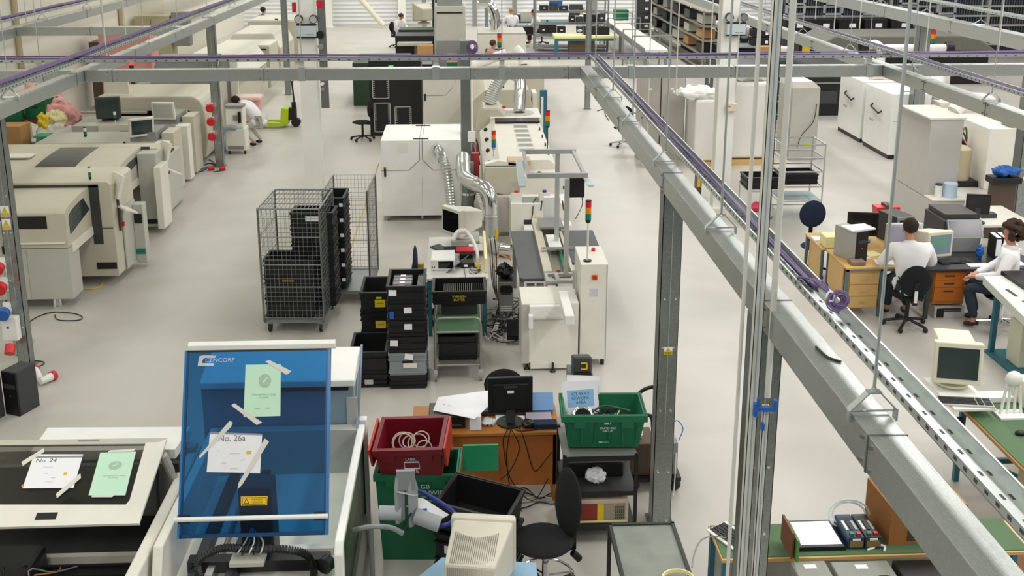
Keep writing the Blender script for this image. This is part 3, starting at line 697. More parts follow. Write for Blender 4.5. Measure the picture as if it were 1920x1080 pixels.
# sockets and boxes on the left edge post
def sockets(px_, y, zs, label, cols, s=.075):
    for i, (z, c) in enumerate(zip(zs, cols)):
        t = thing('power_socket', label[i], 'power socket', (px_, y, z), 0, None)
        MB().cyl((0, -.02, .0), (.02, -.16, .02), s*.75, s*.9, n=16).build('plug_body', WHITE, t, smooth=True)
        MB().cyl((.02, -.16, .02), (.03, -.24, .0), s, n=16).build('coupling_ring', c, t, smooth=True)
        MB().box(-.05, .05, -.02, .03, -.08, .08).build('mounting_plate', WHITE, t)
sockets(-5.54, 12.35, [1.35, 1.1, .78], ['upper red and white industrial socket at the left picture edge', 'lower red and white industrial socket at the left picture edge', 'blue industrial socket at the left picture edge'], [BRED, BRED, BLUE])
sockets(-5.50, 23.12, [1.35, 1.05, .72], ['top red socket on the post beside the cooler', 'middle red socket on the post beside the cooler', 'bottom red socket on the post beside the cooler'], [BRED, BRED, BRED], .09)
p = aty(10, 480, 12.3)
t = block('isolator_box', 'pale isolator box with a red switch on the left edge post', 'switch box', -5.76, -5.52, 12.2, 12.33, 1.72, 2.08, WHITE)
MB().box(-.04, .1, -.02, 0, 1.82, 1.97).build('yellow_plate', YEL, t); MB().cyl((.03, -.02, 1.9), (.03, -.06, 1.9), .045, n=14).build('red_switch', BRED, t)
t = block('socket_box', 'small white box with a blue mark on the left edge post', 'socket box', -5.58, -5.4, 12.2, 12.32, .42, .72, WHITE, [('blue_mark', BLUE, -5.52, -5.49, 12.195, 12.2, .58, .61)])
MB().cyl((0, -.02, .38), (.01, -.1, .3), .06, n=14).build('red_plug', BRED, t)
t = block('tower_stand', 'grey service pillar with black sockets beside the nearest placement machine', 'service pillar', -5.72, -5.53, 12.75, 12.9, 0, 1.75, MGREY,
      [('socket', BLACK, -5.64, -5.56, 12.74, 12.75, 1.4, 1.55), ('socket', BLACK, -5.7, -5.65, 12.74, 12.75, 1.35, 1.45), ('handle', WHITE, -5.68, -5.66, 12.72, 12.75, 1.0, 1.15)])
P3 = None
sk = thing('hazard_label', 'two yellow warning stickers on the left edge post', 'label', (-5.42, 12.32, 1.95))
for z in (0, -.16):
    o = MB().box(-.05, .05, -.004, 0, z, z+.13).build('sticker', PAPER, sk); MB().prism([(-.035, z+.05), (.035, z+.05), (0, z+.12)], 'y', -.006, -.004).build('triangle', YINK, o)
    MB().box(-.045, .045, -.006, -.004, z+.005, z+.045).build('yellow_band', YINK, o)
# bits on the floor at the left edge
def tower(label, x, y, z, rz, w_=.19, d=.42, h=.43, body=MGREY, face=DGREY, group=None, name='computer_tower', lay=False):
    t = thing(name, label, 'computer', (x, y, z), rz, group)
    MB().box(-w_/2, w_/2, -d/2+.02, d/2, 0, h).build('case', body, t, bevel=.005)
    f = MB().box(-w_/2, w_/2, -d/2, -d/2+.02, 0, h).build('front_panel', face, t, bevel=.005)
    MB().box(-w_*.38, w_*.38, -d/2-.004, -d/2, h*.78, h*.9).build('drive_bay', BLACK, f)
    MB().box(-w_*.38, w_*.38, -d/2-.004, -d/2, h*.62, h*.72).build('drive_bay', DGREY, f)
    MB().cyl((0, -d/2-.004, h*.45), (0, -d/2, h*.45), .012, n=10).build('power_button', CHROME, f)
    return t
tower('black floor standing ups unit at the foot of the left edge post', -5.0, 11.2, 0, R(-22), .2, .3, .52, DGREY, BLACK)
tower('dark grey computer tower at the lower left picture edge', -5.3, 10.95, 0, R(-25), .2, .34, .48, DGREY, GREY)
tower('dark computer tower furthest into the lower left corner', -5.42, 10.6, 0, R(-25), .2, .34, .42, GREY, DGREY)
lumpy('plastic_bag', 'crumpled clear bag on top of the towers at the left edge', 'bag', (-5.32, 11.0, .49), (.15, .14, .09), BAGM, 9)
for i, (u, v, u2, v2, l) in enumerate(((66, 695, 76, 712, 'white plug with red end lying by the black ups unit'), (96, 706, 76, 716, 'white connector pointing right on the floor by the ups unit'))):
    a = at(u, v, .06); b = at(u2, v2, .06)
    solo('power_connector', MB().cyl(a, b, .05, .035, n=14), WHITE, l, 'plug', origin=(a.x, a.y, .02), smooth=True)
    d = (a-b).normalized()
    solo('connector_ring', MB().cyl(a, a+d*.05, .06, n=14), BRED, ['red ring of the plug by the ups unit', 'red end ring of the connector pointing right'][i], 'plug ring', origin=(a.x, a.y, .02), smooth=True)
def cable(label, pts, r=.006, m=BLACK, n=40, name='power_cable', close=False):
    P = bez(pts, n); return solo(name, MB().tube(P, r, 6, closed=close), m, label, 'cable', origin=P[0], smooth=True)
def fl(u, v, z=.012): return at(u, v, z)
cable('black cable looping on the floor under the nearest placement machine', [fl(46, 612), fl(60, 600), fl(80, 590), fl(105, 585), fl(140, 588), fl(154, 594), fl(148, 600), fl(120, 601), fl(106, 598), fl(103, 590)], .007)
cable('small black cable loop on the floor beside the left edge post', [fl(50, 684), fl(60, 686), fl(75, 686), fl(83, 680), fl(74, 677), fl(56, 677)], .007)
cable('thin pale cable on the floor right of the left edge post', [fl(48, 630), fl(62, 636), fl(64, 642), fl(52, 650)], .005, MGREY)
cable('yellow cable on the floor under the nearest placement machine', [fl(150, 540), fl(170, 542), fl(186, 538), fl(192, 530)], .009, YEL)
cable('yellow cable loop on the floor behind the second placement machine', [fl(244, 448), fl(262, 448), fl(275, 440), fl(280, 436), fl(274, 434)], .009, YEL)
random.seed(11)
for i in range(4):
    cable(['blue grey', 'black', 'grey', 'dark'][i]+' cable tangled at the foot of the post beside the cooler', [fl(355+rnd(-3, 3), 322-i*2), fl(375, 318+rnd(-6, 4)), fl(392, 306+rnd(-8, 8)), fl(412, 312+rnd(-6, 4)), fl(420+rnd(-3, 3), 318), fl(400, 322)], .012, [TEAL, BLACK, GREY, DGREY][i])
for i, u in enumerate((390, 411)):
    p = fl(u, 316, .05); solo('power_connector', MB().cyl(p, p+Vector((.12, .05, 0)), .045, n=12), BRED, ['left', 'right'][i]+' red connector lying among cables at the post foot', 'plug', origin=p, smooth=True)
# portable cooler
t = thing('portable_cooler', 'portable beige air cooler with a grey hose beside the post', 'air cooler', (-5.3, 24.4, 0))
MB().box(-.24, .24, 0, .42, .08, .62).build('lower_body', CREAM, t, bevel=.03)
MB().prism([(0, .62), (.42, .62), (.42, 1.08), (.08, 1.08)], 'x', -.2, .2).build('upper_body', CREAM, t, bevel=.02)
MB().box(-.2, .2, .05, .4, 1.08, 1.14).build('top_grille', GREY, t)
MB().box(-.02, .1, -.0, .02, .8, .92).box(-.18, .18, -.012, 0, .12, .2).build('intake_grille', GREY, t)
MB().box(.1, .16, -.03, .05, .75, 1.0).build('handset', BLACK, t)
MB().tube(bez([(.02, 0, .62), (-.15, -.1, .66), (-.27, -.1, .5), (-.3, 0, .25), (-.27, .1, .08)], 24), .055, 12).build('exhaust_hose', mat('blue grey hose', '#8a97a6', .5), t, smooth=True)
for x in (-.18, .18): MB().cyl((x, .05, .04), (x+.04, .05, .04), .04).build('castor', BLACK, t)
# pink wrapped bin on a base and lime pallet truck
t = thing('wrapped_bin', 'pink film wrapped bin on a grey wheeled base beside the pallet truck', 'wrapped bin', (-5.62, 27.7, 0))
MB().box(-.3, .3, -.2, .25, .16, .75).build('wrapped_body', PINK, t, bevel=.04)
MB().box(-.37, .37, -.27, .3, .72, .84).build('bulging_top', mat('pale pink film', '#e9c3bd', .4, 0, .1, 30), t, bevel=.05)
MB().box(-.34, .34, -.26, .3, .1, .16).build('wheeled_base', GREY, t)
for x in (-.28, .28): MB().cyl((x, -.2, .05), (x+.03, -.2, .05), .05).build('castor', BLACK, t)
t = thing('pallet_truck', 'lime yellow pallet truck with a black upright handle', 'pallet truck', (-4.55, 27.75, 0))
MB().prism([(-.9, .06), (-.14, .06), (-.14, .14), (-.9, .16)], 'y', -.26, -.1).build('fork', LIME, t)
MB().prism([(-.9, .06), (-.14, .06), (-.14, .14), (-.9, .16)], 'y', .1, .26).build('fork', LIME, t)
MB().prism([(-.25, .08), (-.05, .08), (-.02, .5), (-.2, .52)], 'y', -.22, .22).build('chassis', LIME, t, bevel=.01)
MB().box(-.04, .16, -.1, .1, .18, .5).cyl((.1, 0, .3), (.1, 0, .65), .06).build('pump_unit', BLACK, t)
MB().cyl((.14, -.08, .12), (.14, .08, .12), .12, n=18).build('steer_wheel', BLACK, t, smooth=True)
hd = MB().cyl((.12, 0, .55), (.08, 0, 1.2), .022).tube([(.08, 0, 1.15), (.0, 0, 1.27), (.02, 0, 1.42), (.07, 0, 1.47), (.12, 0, 1.42), (.15, 0, 1.27)], .02, 8, closed=True).build('tow_handle', BLACK, t, smooth=True)
MB().cyl((-.85, -.18, .05), (-.8, -.18, .05), .05).build('fork_roller', BLACK, t)
# red fire squares high
for u, v, Y, l in ((557, 14, 30, 'small red sign left of the left white column'), (603, 8, 19.0, 'small red box on the right edge of the left white column')):
    p = aty(u, v, Y); s = .14 if Y > 25 else .09
    if Y > 25:
        t = thing('red_sign', l, 'sign', (p.x, Y, 0)); MB().box(-s, s, 0, .03, p.z-s, p.z+s).build('sign_plate', BRED, t); MB().cyl((s*1.3, .02, 0), (s*1.3, .02, p.z+1.8), .03).build('sign_post', GREY, t)
    else:
        RBZ = p.z
t = thing('control_strip', 'grey service strip with a red box and gauges right of the left white column', 'control strip', (cl.x+.25, CY-.02, 0)); MB().box(-.06, .05, -.05, 0, RBZ-.06, RBZ+.05).build('red_box', BRED, t)
MB().box(-.06, .08, 0, .06, 2.0, 4.2).build('back_channel', GALVD, t)
for z, r, m in ((3.33, .07, BLACK), (3.12, .05, GREY), (2.9, .045, BLACK), (2.55, .035, BRED), (2.45, .03, WHITE), (2.35, .035, GREY)): MB().cyl((-.02, -.07, z), (-.02, 0, z), r, n=14).build('gauge', m, t)
# ================================================================ roll cages
def grid(mb, o, ux, uy, L, Hh, n, k, r=.0025):
    """wire grid spanned from o along ux (L) and uy (Hh)"""
    o = Vector(o); ux = Vector(ux); uy = Vector(uy)
    for i in range(n+1): mb.cyl(o+ux*(L*i/n), o+ux*(L*i/n)+uy*Hh, r, n=4, cap=False)
    for i in range(k+1): mb.cyl(o+uy*(Hh*i/k), o+uy*(Hh*i/k)+ux*L, r, n=4, cap=False)
    return mb
def cage(label, x, y, w_, d, h, rz, top=True, front=True, m=GALVD, sides=(1, 1, 1)):
    t = thing('roll_cage', label, 'roll cage', (x, y, 0), rz)
    z0 = .2; P = []
    for s in (0, 1):
        for q in (0, 1):
            MB().tube([(s*w_, q*d, z0-.02), (s*w_, q*d, h)], .014, 8).build('upright', m, t, smooth=True)
    for z in (h, z0+.02, (z0+h)/2, z0+(h-z0)*.3, z0+(h-z0)*.75):
        big = z == h
        for s in (0, 1): MB().cyl((s*w_, 0, z), (s*w_, d, z), .013 if big else .006, n=8).build('side_rail', m, t)
        if front or not big: 
            for q in ((0, 1) if front else (1,)): MB().cyl((0, q*d, z), (w_, q*d, z), .013 if big else .006, n=8).build('cross_rail', m, t)
    wire = mat('dull cage wire', '#8d9490', .45, .5)
    for s, on in ((0, sides[0]), (w_, sides[1])):
        if on: grid(MB(), (s, 0, z0), (0, 1, 0), (0, 0, 1), d, h-z0, 14, 22).build('side_mesh', wire, t)
    grid(MB(), (0, d, z0), (1, 0, 0), (0, 0, 1), w_, h-z0, 12, 22).build('rear_mesh', wire, t)
    if front: grid(MB(), (0, 0, z0), (1, 0, 0), (0, 0, 1), w_, h-z0, 14, 24).build('front_mesh', wire, t)
    if top: 
        mb = MB()
        for i in range(17): mb.cyl((w_*i/16, 0, h+.005), (w_*i/16, d, h+.005), .004, n=4)
        for i in (1, 2, 3): mb.cyl((0, d*i/4, h+.008), (w_, d*i/4, h+.008), .004, n=4)
        mb.build('top_mesh', m, t)
    b = MB().box(0, w_, 0, .03, z0-.05, z0).box(0, w_, d-.03, d, z0-.05, z0).box(0, .03, 0, d, z0-.05, z0).box(w_-.03, w_, 0, d, z0-.05, z0).box(0, w_, 0, d, z0-.012, z0-.004)
    b.build('base_frame', m, t)
    for s in (.06, w_-.06):
        for q in (.08, d-.08):
            c = MB().cyl((s-.018, q, .06), (s+.018, q, .06), .06, n=16).build('castor_wheel', BLACK, t, smooth=True)
            MB().box(s-.025, s+.025, q-.03, q+.03, .1, z0-.05).build('castor_fork', m, c)
    return t
c1 = cage('nearer galvanised roll cage with a mesh lid, packed with black totes', -2.68, 13.35, .8, 1.0, 1.72, R(-3))
c2 = cage('rear roll cage open at the front with a stack of totes standing in it', -1.98, 14.42, .62, 1.0, 1.66, R(-2), top=False, front=False)
def tstack(x, y, rz, zs, w_, d, labels, m=BLK2, grp=None, hs=None):
    z = zs
    for i, l in enumerate(labels):
        h = hs[i] if hs else .22
        tt = tote('black_tote' if m is BLK2 else 'grey_tote', l, x, y, z, rz, w_, d, h, m[i] if isinstance(m, list) else m, grp); z += h+.002
        yield tt
TL = ['lowest', 'second', 'third', 'fourth', 'fifth', 'topmost']
rz = R(-3)
for i, tt in enumerate(tstack(-2.05, 14.0, rz, .2, .56, .36, [TL[i]+' black tote of the tall column at the back of the nearer roll cage' for i in range(6)], hs=[.22]*6)):
    if i == 5: paperlabel(tt, .02, -.2, .14, .2, .07)
for i, tt in enumerate(tstack(-2.33, 13.6, rz, .2, .62, .4, [TL[i]+' large black tote in the front half of the nearer roll cage' for i in range(3)], hs=[.28, .28, .25])):
    if i == 1:
        text('yellow_print', 'BOARDS', .04, TR(.0, -.217, .24, 90), YINK, tt)
for i, tt in enumerate(tstack(-1.83, 14.78, R(-2), .22, .26, .55, [TL[i % 6]+' slim tote of the stack standing in the rear roll cage' if i < 5 else 'topmost slim tote of the stack in the rear roll cage' for i in range(6)], hs=[.22]*6)):
    paperlabel(tt, .1, -.29, .12, .05, .05)
# ================================================================ white fume cabinet
def clawcab(t, w_, y0, h, seam=True):
    pass
t = thing('fume_cabinet', 'white cabinet on castors with a steel flex duct leaving its front', 'cabinet', (-1.49, 18.64, 0))
W = 1.43
MB().box(0, W, 0, 1.5, .1, 1.5).build('housing', WHITE, t, bevel=.01)
mb = MB()
for s in (1, -1):
    c = W*.5
    mb.box(c+s*.025-.004, c+s*.025+.004, -.003, 0, 1.14, 1.5)
    T = TR(c+s*.12, -.0015, 1.045, 0, s*45 if s > 0 else -45)
    mb.box(-.135, .135, -.0015, .0015, -.004, .004, T=TR(c+s*.12, -.0015, 1.045, 0, 45*s))
    mb.box(min(c+s*.215, c+s*.715), max(c+s*.215, c+s*.715), -.003, 0, .945, .953)
    mb.box(c+s*.025-.004, c+s*.025+.004, 0, 1.5, 1.5, 1.502)
mb.build('panel_seam', DGREY, t)
MB().box(W*.5+.01, W*.5+.014, -.002, 0, .12, .82).build('fine_seam', GREY, t)
for x in (.05, W-.08):
    o = MB().box(x, x+.035, -.03, 0, .84, 1.0).build('latch', BLACK, t); MB().box(x-.003, x+.038, -.034, 0, .99, 1.015).build('latch_tip', CHERRY, o)
for y in (.1, 1.35): MB().box(W*.5-.14, W*.5+.14, y-.02, y+.02, 1.502, 1.515).build('top_bracket', BLACK, t)
MB().box(.28, .48, -.002, 0, 1.27, 1.45).build('inset_panel', CREAM, t)
for x in (.1, W*.5, W-.1):
    for y in (.08, 1.4):
        c = MB().cyl((x-.02, y, .055), (x+.02, y, .055), .055, n=16).build('castor_wheel', GREY, t, smooth=True); MB().box(x-.03, x+.03, y-.03, y+.03, .07, .1).build('castor_fork', CHROME, c)
def flex(name, label, pts, r, m, origin, ring=.012, amp=.12, n=60, parent=None):
    P = bez(pts, n); L = []
    # resample evenly
    acc = [0]
    for i in range(1, len(P)): acc.append(acc[-1]+(P[i]-P[i-1]).length)
    k = int(acc[-1]/ring); Q = []; j = 0
    for i in range(k+1):
        s = acc[-1]*i/k
        while j < len(acc)-2 and acc[j+1] < s: j += 1
        f = (s-acc[j])/max(1e-6, acc[j+1]-acc[j]); Q.append(P[j].lerp(P[j+1], f))
    mb = MB().tube(Q, r, 14, rf=lambda i: r*(1+amp*(1 if i % 2 else -.3)))
    if parent is not None: return mb.build(name, m, parent, smooth=True, world=True)
    return solo(name, mb, m, label, 'duct', origin=origin, smooth=True)
SILV = mat('silver flex duct', '#cfd2d0', .3, .75, .08, 40)
p = Vector((-.48, 18.62, 1.35))
t = thing('flex_duct', 'silver flex duct from the white cabinet front down behind the beige monitor', 'duct', (-.48, 18.6, 1.35))
MB().cyl((0, .04, 0), (.02, -.05, -.01), .1, n=20).build('duct_collar', CHROME, t, smooth=True)
flex('elbow', '', [p+Vector((.02, -.02, 0)), p+Vector((.06, -.22, -.03)), p+Vector((.1, -.36, -.12))], .09, CHROME, None, .05, .02, parent=t)
flex('corrugated_hose', '', [p+Vector((.1, -.34, -.1)), p+Vector((.17, -.5, -.3)), p+Vector((.22, -.6, -.65)), p+Vector((.25, -.7, -1.0)), p+Vector((.3, -.8, -1.3))], .075, SILV, None, .025, .16, parent=t)
# second white cabinet behind, black trolley with cassettes
t = thing('fume_cabinet', 'off white cabinet behind the white fume cabinet, partly under the cross trunking', 'cabinet', (-.97, 25.3, 0))
MB().box(0, 1.1, 0, 1.7, 0, 1.62).build('housing', mat('off white enamel', '#d9d6cc', .5), t, bevel=.01)
MB().box(.78, .786, -.003, 0, 1.5, 1.62).box(.0, .5, -.003, 0, 1.19, 1.196).build('panel_seam', DGREY, t)
MB().box(-.14, .14, -.002, .001, -.003, .003, T=TR(.62, -.001, 1.29, 0, -50)).build('panel_seam', DGREY, t)
MB().box(.03, .07, -.03, 0, 1.08, 1.24).build('latch', BLACK, t)
t = thing('cassette_rack', 'tall black rack with silver framed cassettes beside the off white cabinet', 'rack', (-2.35, 26.3, 0))
MB().box(0, 1.3, .1, .9, 0, 1.9).build('rack_body', BLACK, t, bevel=.01)
for x, z0, z1 in ((.08, .95, 1.75), (.1, .1, .85), (.62, .1, .75)):
    o = MB().box(x, x+.02, .06, .1, z0, z1).box(x+.4, x+.42, .06, .1, z0, z1).box(x, x+.42, .06, .1, z1-.02, z1).box(x, x+.42, .06, .1, z0, z0+.015).build('cassette_frame', ALU, t)
    mb = MB()
    for k in range(int((z1-z0)/.05)):
        for q in (x+.03, x+.36): mb.box(q, q+.03, .07, .1, z0+.03+k*.05, z0+.04+k*.05)
    mb.build('ladder_strip', CREAM, o)
MB().box(.5, .62, .08, .1, 1.7, 1.78).build('green_led', mat('green led', '#5cd06a', .4, emit=.6), t)
# ================================================================ centre machine line
t = thing('reflow_oven', 'long cream oven with top vents and black side latches in the machine line', 'oven', (1.05, 18.2, 0))
xa, xb, ya, yb = .55, 1.62, 18.2, 22.0
pr = [(xa-.22, .1), (xb, .1), (xb, 1.12), (xb-.12, 1.22), (xa+.08, 1.22), (xa-.22, .98)]
MB().prism(pr, 'y', ya, yb).build('housing', CREAM, t, world=True, bevel=.01)
for k in range(7):
    y = ya+.65+k*.45
    o = MB().box(1.0, 1.3, y, y+.27, 1.22, 1.225).build('vent_grille', mat('vent perforation', '#c6c5be', .6), t, world=True)
    mb = MB()
    for q in range(6): mb.box(1.02, 1.28, y+.03+q*.04, y+.04+q*.04, 1.225, 1.228)
    mb.build('vent_slots', GREY, o, world=True)
for k in range(4):
    y = ya+.35+k*1.0; MB().ball((xa-.1, y, 1.1), .045, .05, .045, 10, 6).build('side_latch', BLACK, t, world=True, smooth=True)
for k in range(5):
    y = ya+.4+k*.75; MB().tube([(xb-.1, y, 1.215), (xb-.1, y, 1.26), (xb-.1, y+.1, 1.26), (xb-.1, y+.1, 1.215)], .012, 6).build('lid_handle', DGREY, t, world=True)
MB().box(xa+.1, xb-.05, yb-.45, yb-.05, 1.225, 1.27).build('tray_base', BLACK, t, world=True)
fo = MB().prism([(xa-.2, .78), (.98, .62), (1.0, 1.2), (xa-.2, 1.2)], 'y', ya-.45, ya-.002).build('front_hood', BEIGE, t, world=True, bevel=.02)
MB().box(.8, .88, ya-.455, ya-.45, .85, .93).build('square_mark', MGREY, fo, world=True)
MB().box(.95, xb, ya-.5, ya-.002, .08, 1.05).build('entry_module', CREAM, t, world=True, bevel=.01)
for r_ in range(3):
    mb = MB()
    for k in range(6): mb.box(1.0+k*.1-.35, 1.07+k*.1-.35, ya-.505, ya-.5, .45+r_*.05, .47+r_*.05)
MB().box(.35, xb, ya-.6, ya-.5, .08, .72).build('lower_panel', mat('pinkish grey enamel', '#cfc6c0', .5), t, world=True, bevel=.01)
mb = MB()
for r_ in range(3):
    for k in range(8): mb.box(.75+k*.1, .81+k*.1, ya-.604, ya-.6, .52+r_*.05, .535+r_*.05)
tag(mb.build('louvre_slots', GREY, t, world=True), kind='stuff')
stacklight(t, xa-.02-1.05, .35, 1.2, .04, (BRED, AMB, GRN, BLUE), .075, .14, MGREY, MGREY)
o = stacklight(t, .5, 1.1, 1.1, .045, (BRED, AMB, GRN), .09, .48, BLACK)
block('cardboard_box', 'open cardboard box lying on the front hood of the cream oven', 'box', .75, 1.15, 17.8, 18.15, 1.21, 1.3, mat('pale cardboard', '#cdb393', .8))
solo('folded_sheet', MB().prism([(.35, 1.215), (.95, 1.215), (.95, 1.24), (.6, 1.3), (.35, 1.24)], 'y', 17.8, 18.0), CREAM, 'folded cream sheet beside the cardboard box on the oven', 'sheet', origin=(.6, 17.9, 1.215))
# inlet end behind oven
t = thing('oven_extraction_box', 'cream extraction box with a round grey plate and the arched duct', 'extraction box', (1.1, 22.1, 0))
MB().box(.55, 1.65, 22.08, 23.2, 0, 1.25).build('housing', CREAM, t, world=True, bevel=.01)
MB().cyl((1.15, 22.6, 1.25), (1.15, 22.6, 1.262), .36, n=28).build('round_plate', MGREY, t, world=True)
MB().prism([(.25, .9), (.85, .9), (.9, 1.3), (.75, 1.45), (.4, 1.45)], 'y', 22.2, 23.1).build('moulded_cover', BEIGE, t, world=True, bevel=.06)
MB().cyl((.86, 22.3, 1.42), (.86, 22.3, 1.46), .04).build('red_knob', BRED, t, world=True)
flex('duct_arch', '', [(.55, 22.6, 1.45), (.72, 22.7, 1.85), (.95, 22.8, 2.1), (1.12, 22.8, 2.05)], .13, SILV, None, .024, .12, parent=t)
flex('duct_elbow', '', [(1.08, 22.8, 2.08), (1.22, 22.8, 1.95), (1.22, 22.7, 1.7), (1.2, 22.6, 1.28)], .13, CHROME, None, .06, .03, parent=t)
# next machine beyond
t = thing('wave_machine', 'beige machine with a sloping side beyond the arched duct', 'machine', (.9, 24.2, 0))
MB().prism([(.15, 0), (1.55, 0), (1.6, 1.1), (1.5, 1.5), (.5, 1.5), (.15, 1.2)], 'y', 24.2, 27.2).build('housing', BEIGE, t, world=True, bevel=.015)
MB().box(.51, .515, 24.19, 24.2, .4, 1.48).build('panel_seam', DGREY, t, world=True)
MB().box(.75, .95, 24.5, 24.55, 1.5, 1.53).build('lid_handle', BLACK, t, world=True)
MB().box(1.6, 1.7, 24.3, 24.9, .3, 1.4).build('side_door', CREAM, t, world=True)
block('document_tray', 'teal framed document tray on the side of the beige wave machine', 'tray', 1.78, 1.95, 24.4, 24.5, 0, 1.45, TEAL, [('white_sheet', PAPER, 1.8, 1.86, 24.39, 24.4, .5, 1.3)])
for i, (x, m, l) in enumerate(((.6, CARD, 'brown cardboard box on top of the beige wave machine'), (.95, TEAL, 'teal and red parts box on top of the beige wave machine'))):
    block('parts_box', l, 'box', x, x+.28, 26.5, 26.9, 1.5, 1.62, m)
# printer in front of the oven
t = thing('printer_module', 'cream printer module with a front opening below the aluminium gantry', 'machine', (1.25, 16.9, 0))
MB().box(.76, 1.72, 16.9, 17.5, .05, .78).build('housing', CREAM, t, world=True, bevel=.008)
MB().box(.98, 1.42, 16.89, 16.9, .28, .5).build('front_opening', BSCR, t, world=True)
MB().box(1.15, 1.27, 16.88, 16.89, .5, .54).build('yellow_tag', YEL, t, world=True)
MB().box(.97, 1.45, 16.6, 16.9, .38, .42).build('board_rail', WHITE, t, world=True)
MB().box(1.35, 1.75, 16.6, 16.85, .42, .48).build('board_rail', WHITE, t, world=True)
mb = MB(); mb.box(.95, 1.35, 16.95, 17.3, .782, .79); mb.build('top_plate', GREY, t, world=True)
for x, z, m, l in ((.86, .78, CREAM, 'small cream push button box with a red button on the printer module'), (1.33, .78, CREAM, 'angled cream control box with a dark knob on the printer module')):
    b = thing('button_box', l, 'control box', (x, 17.1, .78)); MB().prism([(-.12, 0), (.12, 0), (.12, .1), (-.12, .16)], 'x', -.09, .09, T=TR(0, 0, 0)).build('box_body', m, b, bevel=.008)
    MB().cyl((0, -.03, .11), (0, -.03, .18), .035, n=12).build('button', BRED if x < 1 else DBLUE, b)
cable('black cable hanging over the front of the printer module', [(1.1, 16.88, .5), (1.12, 16.87, .62), (1.14, 16.95, .79), (1.2, 17.2, .8)], .008)
solo('computer_mouse', MB().ball((0, 0, .02), .04, .06, .025), BLACK, 'black mouse lying on the oven front ledge under the gantry', 'mouse', smooth=True).location = (1.3, 17.85, 1.05)
# small vertical duct and foil ducts
t = thing('foil_duct', 'crinkled foil elbow joining the tall steel duct beside the cream oven', 'duct', (.0, 17.6, 1.0))
flex('foil_elbow', '', [(-.02, 18.3, 1.25), (-.02, 17.95, 1.2), (.0, 17.7, 1.05), (.12, 17.5, 1.0), (.22, 17.3, 1.0)], .12, FOIL, None, .03, .05, parent=t)
flex('steel_elbow', '', [(.2, 17.3, 1.0), (.34, 17.1, 1.0), (.44, 17.0, .85), (.45, 17.0, .6)], .115, CHROME, None, .06, .015, parent=t)
flex('steel_pipe', '', [(.45, 17.0, .62), (.45, 16.95, .3), (.45, 16.9, .12), (.5, 16.7, -.02+.1), (.62, 16.5, .12)], .11, SILV, None, .07, .02, parent=t)
MB().cyl((.58, 16.5, .12), (.74, 16.45, .12), .1, n=18).build('end_collar', CHROME, t, world=True, smooth=True)
for z in (.55, .25): MB().cyl((.45, 16.98, z), (.45, 16.98, z+.025), .12, n=20).build('clamp_band', CHROME, t, world=True, smooth=True)
MB().box(.5, .54, 16.84, 16.86, .2, .36).build('yellow_label', YEL, t, world=True)
t = thing('duct_drop', 'short grey duct drop between the white fume cabinet and the oven', 'duct', (.06, 18.6, 0))
MB().cyl((.06, 18.6, .1), (.06, 18.6, 1.1), .11, n=18).build('duct_pipe', GALVD, t, world=True, smooth=True)
MB().cyl((.06, 18.6, .5), (.06, 18.6, .54), .118, n=18).build('clamp_band', CHROME, t, world=True, smooth=True)
flex('white_hose', '', [(.2, 18.3, .9), (.25, 18.1, .6), (.33, 17.9, .35), (.3, 17.8, .25)], .035, WHITE, None, .02, .2, parent=t)
block('red_canister', 'red canister tucked between ducts and oven', 'canister', .13, .28, 19.3, 19.45, .4, 1.1, mat('pinkish red paint', '#a83a40', .5))
# dark cable mess behind oven
random.seed(21)
for i in range(9):
    cols = [BLACK, BLACK, GREY, DGREY, mat('brown hose', '#5e4a34', .6), BLACK, MGREY, BLACK, RED]
    x = .1+rnd(-.05, .08); y = 19.6+rnd(-.4, 1.6)
    cable(['black', 'dark', 'grey', 'charcoal', 'brown', 'slack black', 'pale', 'thick black', 'red'][i]+' hose in the tangle between the centre post and the oven', [(x, y, .02), (x+rnd(-.05, .1), y-.1, .5), (x+rnd(-.08, .12), y-.05, .9), (x+.08, y+.2, 1.15+rnd(-.2, .1)), (x+.15, y+.5, .7)], .014, cols[i], 20)
# ---- inspection table with gantry
t = thing('inspection_table', 'grey topped inspection table with an aluminium conveyor in the machine line', 'work table', (.86, 13.0, 0))
T0 = [(.70, 12.98), (1.02, 12.98), (1.04, 15.0), (.68, 15.0)]
MB().prism([(.70, 13.0), (.74, 12.96), (1.02, 12.96), (1.02, 15.1), (.68, 15.1)], 'z', .81, .85).build('table_top', mat('dark grey laminate', '#55585a', .6), t, world=True)
MB().box(1.42, 1.9, 13.6, 15.1, .81, .85).build('table_top', mat('dark grey laminate', '#55585a', .6), t, world=True)
for x, y in ((.73, 13.05), (1.85, 15.0), (.73, 15.0)): MB().box(x-.03, x+.03, y-.03, y+.03, 0, .81).build('leg', GREY, t, world=True)
for x0, x1, m in ((.8, .9, MGREY), (.93, 1.02, BEIGE), (1.05, 1.14, MGREY)): MB().box(x0, x1, 13.05, 13.15, .1, .72).build('lower_panel', m, t, world=True)
MB().box(1.02, 1.13, 13.1, 15.6, .82, .9).build('conveyor_rail', BEIGE, t, world=True)
MB().box(1.38, 1.42, 13.1, 15.6, .82, .9).build('conveyor_rail', BEIGE, t, world=True)
MB().box(1.13, 1.38, 13.1, 15.6, .8, .82).build('conveyor_bed', mat('olive belt', '#7d7b6c', .6), t, world=True)
MB().box(1.3, 1.34, 13.2, 14.2, .82, .86).build('green_board', GRN, t, world=True)
mb = MB().box(1.02, 1.42, 12.72, 12.76, .86, .9).box(1.02, 1.42, 13.0, 13.04, .86, .9).box(1.02, 1.06, 12.76, 13.0, .86, .9).box(1.15, 1.2, 12.76, 13.0, .86, .9); mb.build('front_frame', ALU, t, world=True)
